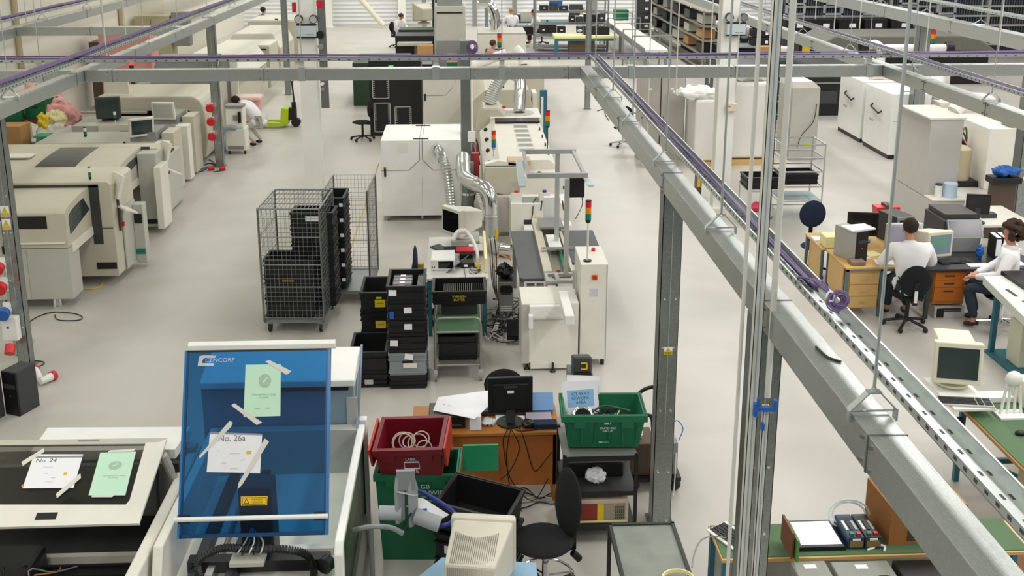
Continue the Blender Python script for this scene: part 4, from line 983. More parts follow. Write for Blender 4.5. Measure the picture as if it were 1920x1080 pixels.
MB().box(1.04, 1.14, 12.7, 12.715, .76, .85).build('paper_sign', PAPER, t, world=True)
MB().box(1.1, 1.18, 12.8, 12.9, .1, .8).build('yellow_strip', mat('black with yellow edge', '#20221c', .5), t, world=True)
MB().box(1.38, 1.41, 12.7, 12.74, .1, .8).build('upright', ALU, t, world=True)
MB().box(1.17, 1.35, 14.0, 14.7, .902, .91).build('white_plate', WHITE, t, world=True)
MB().cyl((1.05, 13.95, .93), (1.5, 13.95, .93), .03).build('roller', CHROME, t, world=True)
MB().box(1.1, 1.45, 14.9, 15.4, .93, .96).build('grey_fixture', GREY, t, world=True)
MB().box(1.2, 1.45, 15.5, 15.6, .9, 1.25).build('clamp_block', WHITE, t, world=True)
for s in (1.17, 1.48): MB().cyl((s, 15.5, 1.2), (s+(-.02 if s < 1.3 else .02), 15.45, 1.06), .012).build('clamp_lever', DGREY, t, world=True)
MB().ball((1.2, 12.95, .95), .03, .03, .02).build('red_handle', BRED, t, world=True)
# gantry
g = thing('aluminium_gantry', 'aluminium profile gantry with four lighting bars over the inspection table', 'gantry', (1.3, 12.95, .9))
g1 = aty(990, 328, 13.7); g2 = aty(1102, 328, 13.7); h1 = aty(980, 286, 14.9); h2 = aty(1080, 286, 14.9)
zt = g1.z
MB().box(1.265, 1.325, 12.92, 12.98, .9, aty(1072, 335, 12.95).z).build('front_post', ALU, g, world=True)
zz = aty(1045, 328, 12.95).z
fx0, fx1 = aty(988, 328, 12.95).x, aty(1102, 328, 12.95).x
yb_ = 14.0; bx0, bx1 = at(979, 284, zz).x, at(1080, 284, zz).x; yb_ = at(1030, 284, zz).y
MB().box(fx0, fx1, 12.9, 12.96, zz-.03, zz+.03).build('front_bar', ALU, g, world=True)
MB().box(bx0, bx1, yb_-.03, yb_+.03, zz-.03, zz+.03).build('rear_bar', ALU, g, world=True)
MB().cyl((fx0+.02, 12.96, zz), (bx0+.02, yb_, zz), .03, n=4).build('side_bar', ALU, g, world=True)
MB().cyl((fx1-.04, 12.96, zz), (bx1-.04, yb_, zz), .03, n=4).build('side_bar', ALU, g, world=True)
gl = mat('pale blue light tray', '#c3cfd6', .35)
for (xa_, xb_) in ((fx0-.07, bx0-.05), (fx1+.02, bx1-.02)):
    MB().prism([(-.05, 0), (.05, 0), (.035, -.03), (-.035, -.03)], 'y', 0, yb_-12.8, T=TR(xa_, 12.75, zz-.08) @ Matrix.Rotation(-math.atan2(xb_-xa_, yb_-12.8), 4, 'Z')).build('light_tray', gl, g, world=True, bevel=.01)
MB().box(1.27, 1.33, yb_+.05, yb_+.11, .1, zz).build('rear_post', ALU, g, world=True)
q = aty(1070, 352, 13.3)
m_ = thing('flat_monitor', 'black flat monitor seen from behind on the gantry', 'monitor', (q.x+.06, 13.3, q.z))
MB().box(-.12, .12, -.02, .02, -.13, .13).build('monitor_shell', BLACK, m_, bevel=.006); MB().box(-.16, -.12, -.01, .02, -.02, .02).build('mount_arm', DGREY, m_)
cable('black cable hanging from the gantry monitor', [(q.x+.15, 13.3, q.z-.13), (q.x+.15, 13.3, q.z-.25), (q.x+.07, 13.3, q.z-.42)], .005, BLACK, 10)
# ---- front cabinet pair of the loader
t = thing('loader_cabinet', 'low white loader cabinet with a slanting arm at the front of the machine line', 'machine', (1.02, 12.0, 0))
MB().box(.67, 1.36, 12.0, 12.6, .1, .87).build('housing', CREAM, t, world=True, bevel=.006)
MB().box(.67, .76, 11.985, 12.0, .1, .86).build('side_pillar', MGREY, t, world=True)
MB().prism([(.78, .03), (1.36, .03), (1.36, .1), (.78, .1)], 'y', 11.98, 12.5).build('skirt', CREAM, t, world=True)
MB().box(.76, 1.17, 11.93, 12.0, .7, .86).build('top_cover', WHITE, t, world=True, bevel=.01)
MB().cyl((.8, 11.92, .7), (1.17, 11.92, .7), .012).build('rail', MGREY, t, world=True)
MB().box(.75, .8, 11.86, 11.95, .6, .76).build('rail_bracket', WHITE, t, world=True)
MB().box(1.13, 1.24, 11.35, 12.2, .84, .96).build('arm', WHITE, t, world=True, bevel=.012)
for x, y in ((.74, 12.05), (1.05, 11.95), (1.3, 12.5)):
    MB().cyl((x, y, 0), (x, y, .03), .04, .02, n=14).cyl((x, y, .02), (x, y, .12), .014).build('levelling_foot', BLACK, t, world=True)
t = thing('control_cabinet', 'tall white control cabinet with a red rotary switch and signal tower', 'control cabinet', (1.56, 12.07, 0))
MB().box(1.39, 1.72, 12.07, 12.8, .1, 1.33).build('housing', CREAM, t, world=True, bevel=.006)
MB().box(1.705, 1.709, 12.064, 12.07, .1, 1.32).build('panel_seam', GREY, t, world=True)
MB().box(1.52, 1.59, 12.06, 12.07, 1.14, 1.2).build('orange_plate', AMB, t, world=True)
MB().cyl((1.555, 12.06, 1.17), (1.555, 12.03, 1.17), .025, n=14).build('rotary_switch', mat('rust red switch', '#b03418', .4), t, world=True)
MB().box(1.5, 1.6, 12.068, 12.07, .92, 1.02).build('type_plate', mat('pale blue plate', '#c6ccd4', .5), t, world=True)
MB().cyl((1.48, 12.2, 1.33), (1.48, 12.2, 1.345), .05, n=16).build('pole_flange', BLACK, t, world=True)
stacklight(t, 1.48-1.56, .13, 1.34, .036, (BRED, AMB, GRN), .075, .48, CREAM)
b = MB().cyl((1.6, 12.6, 1.33), (1.6, 12.6, 1.37), .025, n=12).build('stop_button', BRED, t, world=True)
for x, y in ((1.42, 12.1), (1.68, 12.15)): MB().cyl((x, y, 0), (x, y, .1), .025, n=12).build('foot', BLACK, t, world=True)
MB().box(1.34, 1.37, 12.5, 12.55, .6, 1.1).box(1.345, 1.365, 12.3, 12.34, .6, 1.0).build('vertical_guide', ALU, t, world=True)
# ================================================================ bench with beige monitor
t = thing('teal_bench', 'white topped teal bench crowded with electronics behind the trolley', 'bench', (-.12, 13.1, 0))
MB().box(-.53, .3, 13.1, 14.95, .79, .82).build('bench_top', mat('pale laminate', '#cfcdc8', .5), t, world=True, bevel=.004)
MB().box(-.5, .28, 13.12, 13.16, .68, .79).build('apron', TEAL, t, world=True)
MB().box(-.5, -.46, 13.16, 14.9, .7, .79).build('apron', TEAL, t, world=True)
for x, y in ((-.47, 13.16), (.25, 13.16), (-.47, 14.88), (.25, 14.88)): MB().box(x-.025, x+.025, y-.025, y+.025, 0, .79).build('leg', TEAL, t, world=True)
MB().box(-.44, .22, 13.3, 14.7, .12, .14).build('lower_shelf', DGREY, t, world=True)
BT0 = .822
crt_c = thing('crt_monitor', 'beige crt monitor turned left on the crowded teal bench', 'monitor', (-.03, 14.55, .95), R(-52))
def crt_front(t, m=CREAM, s=1.0, scr=BSCR, z0=0, tilt=0):
    T = TR(0, 0, .05*s, tilt)
    MB().box(-.2*s, .2*s, -.2*s, -.12*s, 0, .37*s, T=T).build('bezel', m, t, bevel=.012*s)
    MB().box(-.165*s, .165*s, -.204*s, -.2*s, .05*s, .325*s, T=T).build('screen', scr, t)
    a, b = .185*s, .12*s; v = [(-a, -.12*s, .01*s), (a, -.12*s, .01*s), (a, -.12*s, .36*s), (-a, -.12*s, .36*s), (-b, .24*s, .06*s), (b, .24*s, .06*s), (b, .24*s, .29*s), (-b, .24*s, .29*s)]
    MB()._add([T @ Vector(p) for p in v], [(3, 2, 1, 0), (4, 5, 6, 7), (0, 1, 5, 4), (1, 2, 6, 5), (2, 3, 7, 6), (3, 0, 4, 7)]).build('rear_shell', m, t, bevel=.02*s)
    MB().cyl((0, 0, 0), (0, 0, .02*s), .14*s, n=20).cyl((0, 0, .02*s), (0, 0, .08*s), .07*s, n=14).build('swivel_foot', m, t)
crt_front(crt_c, BEIGE if False else CREAM, 1.08)
block('monitor_stand_box', 'grey equipment case carrying the beige crt monitor', 'equipment case', -.2, .2, 14.35, 14.8, BT0, .945, MGREY)
def keyboard(label, x, y, z, rz, m=BLACK, km=DGREY, w_=.45, d=.16, rx=0, name='keyboard', fkeys=True):
    t = thing(name, label, 'keyboard', (x, y, z), 0, rot=(R(rx), 0, rz))
    MB().prism([(-d/2, 0), (d/2, 0), (d/2, .028), (-d/2, .014)], 'x', -w_/2, w_/2).build('key_base', m, t, bevel=.003)
    def ky(q): return .014+(q+d/2)/d*.014
    for nm, xs in (('main_keys', (-.21, .09, 14)), ('cursor_keys', (.1, .145, 3)), ('number_keys', (.155, .215, 4))):
        mb = MB(); x0, x1, n = xs; x0 *= w_/.45; x1 *= w_/.45
        for r_ in range(5):
            for k in range(n):
                a = x0+(x1-x0)*k/n; b = a+(x1-x0)/n*.82; y0 = -d*.38+r_*d*.15; zz = ky(y0)
                mb.box(a, b, y0, y0+d*.12, zz-.002, zz+.009)
        mb.build(nm, km, t)
    return t
p = aty(0, 0, 14); a = at(828, 470, BT0)
keyboard('black keyboard lying askew at the back of the teal bench', a.x, 14.3, BT0, R(-62), w_=.42)
a = at(843, 500, BT0)
t = block('test_unit', 'white bench power unit at the left edge of the teal bench', 'test unit', -.46, -.14, 13.42, 13.85, BT0, .97, WHITE, [('black_display', BSCR, -.36, -.16, 13.415, 13.42, .85, .95)])
mb = MB(); 
for x in (-.44, -.41): MB().cyl((x, 13.42, .87), (x, 13.41, .87), .008, n=8).build('socket_hole', BLACK, t, world=True)
t = thing('circuit_panel', 'long dark green circuit panel leaning across the white test unit', 'panel', (-.2, 13.3, BT0), rot=(R(0), R(-42), R(-22)))
MB().box(-.09, .09, 0, .75, .03, .042).build('board', mat('dark green board', '#3d5450', .45), t)
MB().box(-.09, .09, .72, .75, .042, .047).build('orange_edge', AMB, t)
t = thing('desk_lamp', 'white magnifier lamp arm arching over the teal bench', 'lamp', (.16, 13.6, BT0))
P = bez([(0, 0, .0), (.0, .02, .18), (-.06, .12, .33), (-.14, .22, .42)], 16)
MB().tube(P, .022, 10).build('lamp_arm', WHITE, t, smooth=True)
MB().tube(bez([(-.14, .22, .42), (-.25, .26, .4), (-.33, .2, .3)], 12), .034, 10).build('lamp_head', WHITE, t, smooth=True)
MB().cyl((0, 0, 0), (0, 0, .03), .05, n=14).build('lamp_base', WHITE, t)
t = block('book_stack', 'red and black boxes stacked under the lamp on the teal bench', 'boxes', -.08, .1, 13.8, 14.1, BT0, .93, BLACK)
solo('red_booklet', MB().box(-.12, .12, -.1, .1, 0, .02), mat('crimson cover', '#c8203a', .5), 'crimson booklet on the black box under the lamp', 'booklet').location = (.0, 13.95, .932)
solo('paper_leaflet', MB().box(-.12, .12, -.14, .14, 0, .01), PAPER, 'white leaflet beside the crimson booklet on the bench', 'paper').location = (.17, 14.15, .9)
solo('navy_folder', MB().box(-.2, .2, -.1, .1, 0, .04), NAVY, 'navy folder behind the white lamp head on the bench', 'folder').location = (-.1, 14.25, BT0)
t = block('power_brick', 'black power supply with a white label in the middle of the teal bench', 'power supply', -.06, .12, 13.5, 13.68, BT0, .9, BLACK, [('white_label', PAPER, -.02, .03, 13.495, 13.5, .84, .87)])
block('cream_divider', 'pale yellow board standing along the right edge of the teal bench', 'board', .25, .29, 13.3, 14.6, BT0, 1.02, CREAMP)
lumpy('yellow_sponge', 'small yellow sponge ball on the teal bench', 'sponge', (.17, 13.45, BT0), (.035, .035, .035), YEL, 30)
random.seed(31)
for i in range(4):
    c = Vector((.12, 13.35, BT0+.02)); cable(['first', 'second', 'third', 'fourth'][i]+' loop of dark cable curled at the front of the teal bench', [c+Vector((.07*math.cos(a+i)+rnd(-.02, .02), .09*math.sin(a+i), .01*i+.02*math.sin(a))) for a in (0, 1, 2, 3, 4, 5, 6)], .004, [BLACK, DGREY, BLACK, MGREY][i], 24)
cable('thin black cable drooping over the front edge of the teal bench', [(-.02, 13.5, .83), (-.01, 13.3, .83), (0, 13.09, .83), (.0, 13.07, .7), (.02, 13.06, .62)], .004)
cable('white cable looping below the front edge of the teal bench', [(.15, 13.09, .83), (.16, 13.07, .72), (.1, 13.05, .66), (-.05, 13.05, .68)], .004, WHITE)
# navy chair by bench, yellow panel
t = thing('bench_chair', 'navy backed chair with a black arm at the left end of the teal bench', 'chair', (-.68, 13.75, 0))
MB().ball((0, 0, .83), .035, .2, .24, 14, 10).build('backrest', NAVY, t, smooth=True)
MB().tube(bez([(-.02, -.02, .85), (-.03, -.25, .8), (-.02, -.3, .6), (.1, -.2, .5)], 14), .014, 8).build('armrest', BLACK, t, smooth=True)
MB().box(.0, .3, -.22, .22, .42, .48).build('seat', NAVY, t, bevel=.03); MB().cyl((.15, 0, .06), (.15, 0, .42), .03).build('gas_stem', BLACK, t)
for k in range(5):
    a = k*1.2566; MB().tube([(.15, 0, .1), (.15+.25*math.cos(a), .25*math.sin(a), .06)], .018, 8).ball((.15+.25*math.cos(a), .25*math.sin(a), .03), .03, .03, .03, 8, 6).build('base_arm', BLACK, t)
block('display_board', 'tall yellow panel standing behind the left end of the teal bench', 'panel', -.74, -.58, 14.0, 14.1, .0, .72, mat('sand yellow board', '#d9b950', .6))
# pc tower and cable mess on the floor
p = at(950, 590)
tw = tower('silver fronted computer tower on the floor under the cable tangle', .56, 14.1, 0, 0, .2, .45, .48, DGREY, GREY)
MB().box(-.085, .085, -.232, -.228, .33, .41).build('black_bay', BLACK, tw)
for z in (.06, .09, .12): MB().box(-.08, .08, -.232, -.228, z, z+.015).build('silver_bar', WHITE, tw)
lumpy('black_webcam_bundle', 'black device with coiled leads on top of the silver fronted tower', 'device', (.55, 14.1, .49), (.13, .16, .09), BLACK, 33)
random.seed(5)
nm = ['thick black', 'thin black', 'slack black', 'looping black', 'grey', 'dark grey', 'white', 'short black', 'long black', 'coiled black', 'twisted black', 'loose grey']
for i in range(12):
    u = rnd(915, 965); v = rnd(570, 625); P = [fl(u, v)]
    for k in range(6): P.append(fl(min(972, max(905, u+rnd(-35, 35))), min(637, max(560, v+rnd(-28, 28))), .012+rnd(0, .05)))
    cable(nm[i]+' power cable tangled on the floor between the bench and the loader cabinet', P, .007, [BLACK, BLACK, BLACK, BLACK, GREY, DGREY, WHITE, BLACK, BLACK, BLACK, BLACK, GREY][i], 42)
for i, (u, v) in enumerate(((928, 582), (930, 615))):
    p = fl(u, v, .03); b = thing('extension_socket', ['rear', 'front'][i]+' white extension socket strip in the floor cable tangle', 'socket strip', p, R(80))
    MB().box(-.16, .16, -.03, .03, -.02, .02).build('strip_body', WHITE, b, bevel=.006)
    for k in range(3): MB().box(-.12+k*.09, -.08+k*.09, -.02, .02, .02, .024).build('socket', MGREY, b)
cable('orange air hose at the foot of the steel duct', [fl(925, 500, .3), fl(935, 478, .35), fl(950, 482, .35), fl(958, 487, .3)], .012, AMB, 16)
for i in range(4):
    cable(['left', 'middle', 'right', 'outer'][i]+' pale cable hanging beside the bench end', [(.33+i*.03, 14.7, .9), (.36+i*.03, 14.6, .6), (.38+i*.02, 14.4, .3), (.45, 14.2, .1)], .008, [MGREY, DGREY, MGREY, BLACK][i], 16)
t = thing('flat_monitor', 'small dark monitor lying tilted on the floor left of the loader cabinet', 'monitor', (.58, 12.9, 0), R(-10))
MB().box(-.05, .1, -.02, .02, .04, .32).build('screen_panel', BSCR, t, bevel=.006); MB().box(-.05, .12, -.08, .06, 0, .04).build('monitor_foot', GREY, t)
# ================================================================ black crates & trolley
K = [('lowest black tote of the left pair stack beside the roll cages', 'upper empty black tote of the left pair stack beside the roll cages')]
a = at(693, 724)
tt = tote('black_tote', 'low black tote under the empty deep tote nearest the blue machine', -1.15, 11.9, 0, 0, .42, .6, .17, BLK2); paperlabel(tt, 0, -.32, .08, .1, .06, MGREY)
tote('black_tote', 'deep empty black tote nearest the blue machine', -1.15, 11.9, .172, 0, .42, .6, .28, BLK2)
for i, h in enumerate((.28, .28, .28)):
    tt = tote('black_tote', ['bottom', 'middle', 'top open'][i]+' black tote with yellow label of the stack behind the labelled stack', -1.1, 12.85, i*.282, 0, .42, .6, h, BLK2)
    if i: 
        pl = paperlabel(tt, .03, -.32, .14, .13, .1, YINK, 'VARNISH', sz=.022)
        if i == 2: MB().box(-.02, .05, -.322, -.318, .2, .225).build('green_sticker', LIME, tt)
lumpy('clear_bag', 'small clear bag inside the top open tote', 'bag', (-1.1, 12.75, .6), (.1, .08, .04), BAGM, 41)
z = 0; HS = [(.17, BLK2), (.28, MGREY), (.2, BLK2), (.2, BLK2), (.2, BLK2), (.22, BLK2)]
LB = ['bottom black tote under the grey one', 'grey tote near the bottom', 'black tote directly on the grey one', 'middle black tote', 'black tote below the topmost one with a blue tag', 'topmost black tote filled with bagged boards']
gt = mat('grey tote plastic', '#8b9094', .5)
for i, (h, m) in enumerate(HS):
    tt = tote('grey_tote' if i == 1 else 'black_tote', LB[i]+' in the labelled stack', -.69, 11.85, z, 0, .42, .6, h, gt if i == 1 else BLK2); z += h+.002
    if i == 1: paperlabel(tt, .02, -.32, .24, .1, .07, rot=-8); paperlabel(tt, .03, -.32, .13, .16, .06, CREAM)
    elif i: paperlabel(tt, (-.15 if i in (2, 5) else .02), -.32, h*.65, .09, .07, rot=rnd(-5, 5))
    if i == 4: MB().box(-.19, -.14, -.322, -.318, .03, .12).build('blue_tag', BLUE, tt)
    if i == 5:
        BG = mat('static shielding bag', '#3c3c40', .3, .3, .3, 40)
        for k in range(4):
            o = thing('board_bag', ['front', 'second', 'third', 'rear'][k]+' static bag with white label in the topmost tote', 'bag', (-.74, 11.66+k*.12, z-.13)); MB().box(-.12, .12, -.05, .05, 0, .09).build('bag_body', BG, o, bevel=.015); MB().box(-.03, .03, -.03, .03, .09, .093).build('white_label', PAPER, o)
        mb = MB(); 
        for k in range(9): mb.box(-.56+k*.009, -.556+k*.009, 11.6, 12.1, z-.16, z-.04)
        tag(solo('circuit_boards', mb, BG, 'row of upright circuit boards at the right in the topmost tote', 'circuit boards', origin=(-.52, 11.85, z-.16)), kind='stuff')
# trolley
t = thing('steel_trolley', 'grey steel trolley with a round cornered push frame and green top tray', 'trolley', (-.1, 11.75, 0))
ST = mat('grey steel tube', '#8e8f86', .4, .5)
for y in (0, .95):
    MB().tube([(-.27, y, .14), (-.27, y, .72), (-.25, y, .78), (-.2, y, .8), (.2, y, .8), (.25, y, .78), (.27, y, .72), (.27, y, .14)], .016, 10).build('push_frame', ST, t, smooth=True)
    for z in (.2, .62): MB().cyl((-.27, y, z), (.27, y, z), .013).build('cross_bar', ST, t)
for x in (-.27, .27):
    for z in (.2, .62): MB().cyl((x, 0, z), (x, .95, z), .012).build('side_bar', ST, t)
MB().box(-.26, .26, .01, .94, .62, .63).build('upper_tray', mat('green tray', '#4b6b4c', .6), t)
MB().box(-.26, .26, .01, .94, .19, .2).build('lower_tray', ST, t)
for x in (-.27, .27):
    for y in (0, .95):
        c = MB().cyl((x-.015, y, .06), (x+.015, y, .06), .06, n=18).build('castor_wheel', GREY, t, smooth=True); MB().box(x-.022, x+.022, y-.03, y+.03, .08, .15).build('castor_fork', ZINC, c)
for i, z in enumerate((.2,)): tote('black_tote', 'deep black tote on the lower tray of the steel trolley', -.1, 12.2, .202, 0, .46, .6, .3, BLK2)
tt = tote('black_tote', 'wide black tote with yellow print resting across the trolley and bench', -.08, 12.42, .81, 0, .64, .5, .17, BLK2)
text('yellow_print', 'VARNISH\nBUFFER', .042, TR(0, -.27, .085, 90), YINK, tt)
mb = MB()
for k in range(22): mb.box(-.27+k*.024, -.265+k*.024, 12.25, 12.6, .84, .93)
tag(solo('circuit_boards', mb, mat('board edges', '#77786c', .5), 'rows of board edges filling the wide tote with yellow print', 'circuit boards', origin=(-.08, 12.42, .83)), kind='stuff')
solo('tote_bearer', MB().box(-.3, .14, 12.3, 12.6, .635, .805), DGREY, 'dark bearer box between the trolley and the wide tote', 'bearer', origin=(-.1, 12.4, .64))
# ================================================================ foreground
def tint(name, col, glossy=.08, rough=.06):
    m = bpy.data.materials.new(name); m.use_nodes = True; n = m.node_tree.nodes; l = m.node_tree.links; n.clear()
    o = n.new('ShaderNodeOutputMaterial'); t = n.new('ShaderNodeBsdfTransparent'); t.inputs[0].default_value = (*lin(col), 1)
    g = n.new('ShaderNodeBsdfGlossy'); g.inputs['Roughness'].default_value = rough; x = n.new('ShaderNodeMixShader'); x.inputs[0].default_value = glossy
    l.new(t.outputs[0], x.inputs[1]); l.new(g.outputs[0], x.inputs[2]); l.new(x.outputs[0], o.inputs[0]); return m
BLUEGL = tint('blue acrylic', '#6fb4de', .07); SMOKE = tint('smoked acrylic', '#cfcfcc', .08); CLEARGL = tint('greenish clear acrylic', '#d3ddd2', .12); NETM = None
def onp(u, v, T):
    I = T.inverted(); a = I @ Vector((0, 0, H)); r = Vector(_ray(u, v)); b = I @ (Vector((0, 0, H))+r); d = b-a; k = -a.z/d.z
    return a.x+d.x*k, a.y+d.y*k
def onquad(mb, px, T, z0, z1, m=0):
    """flat sheet whose corners are read on the plane T"""
    P = [onp(u, v, T) for u, v in px]; vs = [T @ Vector((x, y, z0)) for x, y in P]+[T @ Vector((x, y, z1)) for x, y in P]
    n = len(P); return mb._add(vs, [list(range(n))[::-1], list(range(n, 2*n))]+[(i, (i+1) % n, n+(i+1) % n, n+i) for i in range(n)], m)
def localbox(x0, x1, y0, y1, z0, z1, T): return MB().box(x0, x1, y0, y1, z0, z1, T=T)
# ---- blue lidded machine
XL, XR, YF = -2.17, -.9, 6.5
t = thing('routing_machine', 'white machine with an upright transparent blue lid carrying two taped papers', 'machine', (-1.53, YF, 0))
DK = mat('dark machine interior', '#1c1e20', .5)
for x0, x1, nm in ((XL-.0, XL+.07, 'side_wall'), (XR-.03, XR+.03, 'side_rail')):
    if nm == 'side_wall': MB().prism([(YF-.05, 0), (8.3, 0), (8.3, 1.2), (YF+.05, 1.2), (YF-.05, 1.02)], 'x', x0, x1).build(nm, CREAM, t, world=True, bevel=.012)
    else:
        MB().prism([(YF, 1.12), (YF+.06, 1.2), (8.3, 1.2), (8.3, 1.15), (YF+.1, 1.15), (YF+.05, .0), (YF, 0)], 'x', x0, x1).build(nm, WHITE, t, world=True, bevel=.01)
MB().box(XR+.0, XR+.006, YF+.06, 8.29, .35, 1.15).build('side_glass', CLEARGL, t, world=True)
MB().box(XR-.02, XR+.01, YF+.06, 8.3, 0, .35).build('lower_side', MGREY, t, world=True)
MB().cyl((XR+.004, 8.29, 0), (XR+.004, 8.29, 1.17), .008, n=6).build('glass_edge', DGREY, t, world=True)
MB().box(XL+.07, XR-.04, 8.2, 8.3, .35, 1.2).build('rear_wall', MGREY, t, world=True)
MB().box(XL+.07, XR-.04, YF, 8.2, 0, .55).build('base_tub', MGREY, t, world=True)
MB().box(XL+.07, XR-.04, YF+.0, 8.2, .55, .8).build('work_bed', CREAM, t, world=True)
for x in (-1.98, -1.72): MB().box(x, x+.07, YF+.1, 8.1, .8, .9).build('linear_rail', DGREY, t, world=True)
MB().box(-1.85, -1.8, YF+.1, 8.1, .9, .925).build('rack_strip', ALU, t, world=True)
MB().box(-2.0, -1.0, 6.72, 6.82, .86, .95).build('gantry_beam', BLACK, t, world=True)
hb = MB().box(-1.66, -1.42, 6.93, 7.15, .8, 1.4).build('spindle_head', DGREY, t, world=True, bevel=.02)
MB().box(-1.68, -1.44, 6.62, 6.76, .97, 1.0).build('head_plate', MGREY, hb, world=True)
for k in range(5): MB().tube(bez([(-1.65+k*.04, 6.72, 1.0), (-1.62+k*.04, 6.66, 1.06), (-1.58+k*.03, 6.74, 1.1), (-1.55, 6.82, 1.15)], 12), .006, 6).build('head_wire', [ALU, BLACK, ALU, BLACK, MGREY][k], hb, world=True)
MB().box(-1.66, -1.58, 6.56, 6.6, .8, .88).build('yellow_label', YEL, hb, world=True)
cc = MB(); P = bez([(-1.88, 6.62, .88), (-1.9, 6.66, 1.0), (-1.75, 6.7, 1.07), (-1.55, 6.7, 1.06), (-1.3, 6.7, 1.05), (-1.15, 6.7, 1.0), (-1.1, 6.66, .9), (-1.14, 6.6, .84), (-1.4, 6.58, .84)], 72)
for i in range(0, len(P)-1):
    d = (P[i+1]-P[i]).normalized(); cc.cyl(P[i]-d*.001, P[i]+d*(P[i+1]-P[i]).length*.75, .032, .026, n=6)
tag(cc.build('cable_chain', BLACK, t, world=True), kind='stuff')
MB().cyl((-1.03, 6.66, .93), (-1.0, 6.72, .93), .06, n=18).build('chain_wheel', BLACK, t, world=True)
mb = MB()
for k in range(9): mb.box(-1.28+k*.035, -1.26+k*.035, 6.83, 6.85, .93, .97)
MB().box(-1.35, -.98, 6.84, 6.9, .9, .96).build('board_fixture', CREAM, t, world=True)
# lid
T = TR(-1.525, 6.69, 1.15, 63.3)
def px_lid(u, v): return onp(u, v, T)
x0, y0 = onp(332, 1010, T); x1, _ = onp(612, 1010, T); _, yt = onp(490, 655, T)
MB().box(x0, x1, y0, yt, -.005, .005, T=T).build('blue_lid', BLUEGL, t, world=True)
EB = mat('dark blue lid edge', '#0d3f6b', .3); EB2 = mat('blue lid edge', '#2a78b8', .25)
MB().box(x0, x0+.015, y0, yt, -.012, .008, T=T).build('lid_edge', EB2, t, world=True); MB().box(x0+.015, x0+.03, y0, yt, -.012, .007, T=T).build('lid_edge', EB, t, world=True)
MB().box(x1-.02, x1-.008, y0, yt, -.012, .008, T=T).build('lid_edge', EB, t, world=True); MB().box(x1-.008, x1+.012, y0, yt, -.03, .008, T=T).build('lid_edge', EB2, t, world=True)
MB().box(x0, x1, y0, y0+.025, -.01, .007, T=T).build('lid_edge', EB, t, world=True); MB().box(x0, x1, yt-.015, yt, -.01, .007, T=T).build('lid_edge', BLACK, t, world=True)
hx0, _ = onp(356, 645, T); hx1, hy = onp(630, 637, T)
MB().prism([(yt-.002, -.02), (yt-.002, .03), (yt+.03, .045), (hy, .03), (hy+.005, -.02)], 'x', hx0-.005, hx1, T=T).build('top_rail', ALU if False else WHITE, t, world=True, bevel=.004)
bx0, by = onp(330, 974, T); bx1, _ = onp(616, 970, T)
MB().cyl(T @ Vector((bx0, by, .035)), T @ Vector((bx1, by, .035)), .017, n=14).build('handle_bar', WHITE, t, world=True, smooth=True)
for x in (bx0+.06, bx1-.06): MB().box(x-.04, x+.04, by-.03, by+.03, .004, .02, T=T).build('handle_block', BLACK, t, world=True)
def sheet_on(parent, T, name, px, m, lift=.006, th=.0015): return onquad(MB(), px, T, lift, lift+th).build(name, m, parent, world=True)
def wtext(parent, name, s, u, v, size, T, m, rot=0, lift=.009, sx=1, align='CENTER'):
    x, y = onp(u, v, T); G = T @ Matrix.Translation((x, y, lift)) @ Matrix.Rotation(R(rot), 4, 'Z')
    if parent is not None:
        I = parent.matrix_basis.inverted(); q = parent.parent
        if q is not None: I = I @ q.matrix_basis.inverted()
        G = I @ G
    return text(name, s, size, G, m, parent, .0003, align, sx)
LAV = mat('lavender grey logo', '#cfcadb', .6)
wtext(t, 'maker_logo', 'CENCORP', 413, 675.5, .04, T, LAV, 0, sx=1.15)
sheet_on(t, T, 'logo_mark', [(371, 686), (374, 668), (382, 666), (406, 667), (404, 671), (385, 671), (380, 675), (379, 681), (402, 681), (401, 686)], LAV)
g = sheet_on(t, T, 'green_notice', [(461, 684), (527, 683), (526, 780), (457, 782)], MINT)
gb = mat('faint grey print', '#a9c6b0', .8); x, y = onp(497, 714, T)
c_ = MB(); c_.prism([(x+.045*math.cos(R(a)), y+.05*math.sin(R(a))) for a in range(0, 360, 20)], 'z', .008, .0088, T=T); c_.build('round_emblem', gb, g, world=True)
c_ = MB().prism([(x-.02, y), (x-.008, y-.018), (x+.022, y+.022), (x+.014, y+.026), (x-.008, y-.002), (x-.014, y+.006)], 'z', .0089, .0095, T=T); c_.build('tick_mark', MINT, g, world=True)
wtext(g, 'notice_text', 'This machine is ready\nto move', 495, 742, .02, T, gb)
wtext(g, 'notice_text', 'Signed          Date', 492, 765, .014, T, gb)
w_ = sheet_on(t, T, 'white_notice', [(394, 810), (492, 813), (488, 887), (388, 885)], PAPER)
wtext(w_, 'notice_text', 'No. 26a', 435, 822, .06, T, mat('pencil grey ink', '#77797f', .8))
sheet_on(w_, T, 'sleeve_strip', [(394, 810), (492, 813), (492, 816), (394, 813)], mat('slate strip', '#8d92a0', .6), .008)
sheet_on(w_, T, 'yellow_dot', [(463, 845), (472, 845), (471, 851), (462, 851)], YEL, .008)
for k, (u, v) in enumerate(((410, 845), (440, 850), (455, 862), (420, 868), (440, 878))): wtext(w_, 'notice_text', ['cal', 'machine type', 'serial', 'status', 'moved by'][k], u, v, .014, T, gb if False else mat('faint ink', '#c9c9d3', .8))
TAP = mat('cream tape', '#dedad2', .7)
for k, q in enumerate((((498, 678), (505, 675), (547, 696), (538, 703)), ((434, 760), (440, 756), (492, 792), (482, 797)), ((374, 855), (431, 789), (437, 792), (434, 800), (375, 860)), ((497, 822), (505, 828), (455, 908), (446, 917), (448, 905)))):
    sheet_on(t, T, 'tape_strip', q, TAP, .0085)
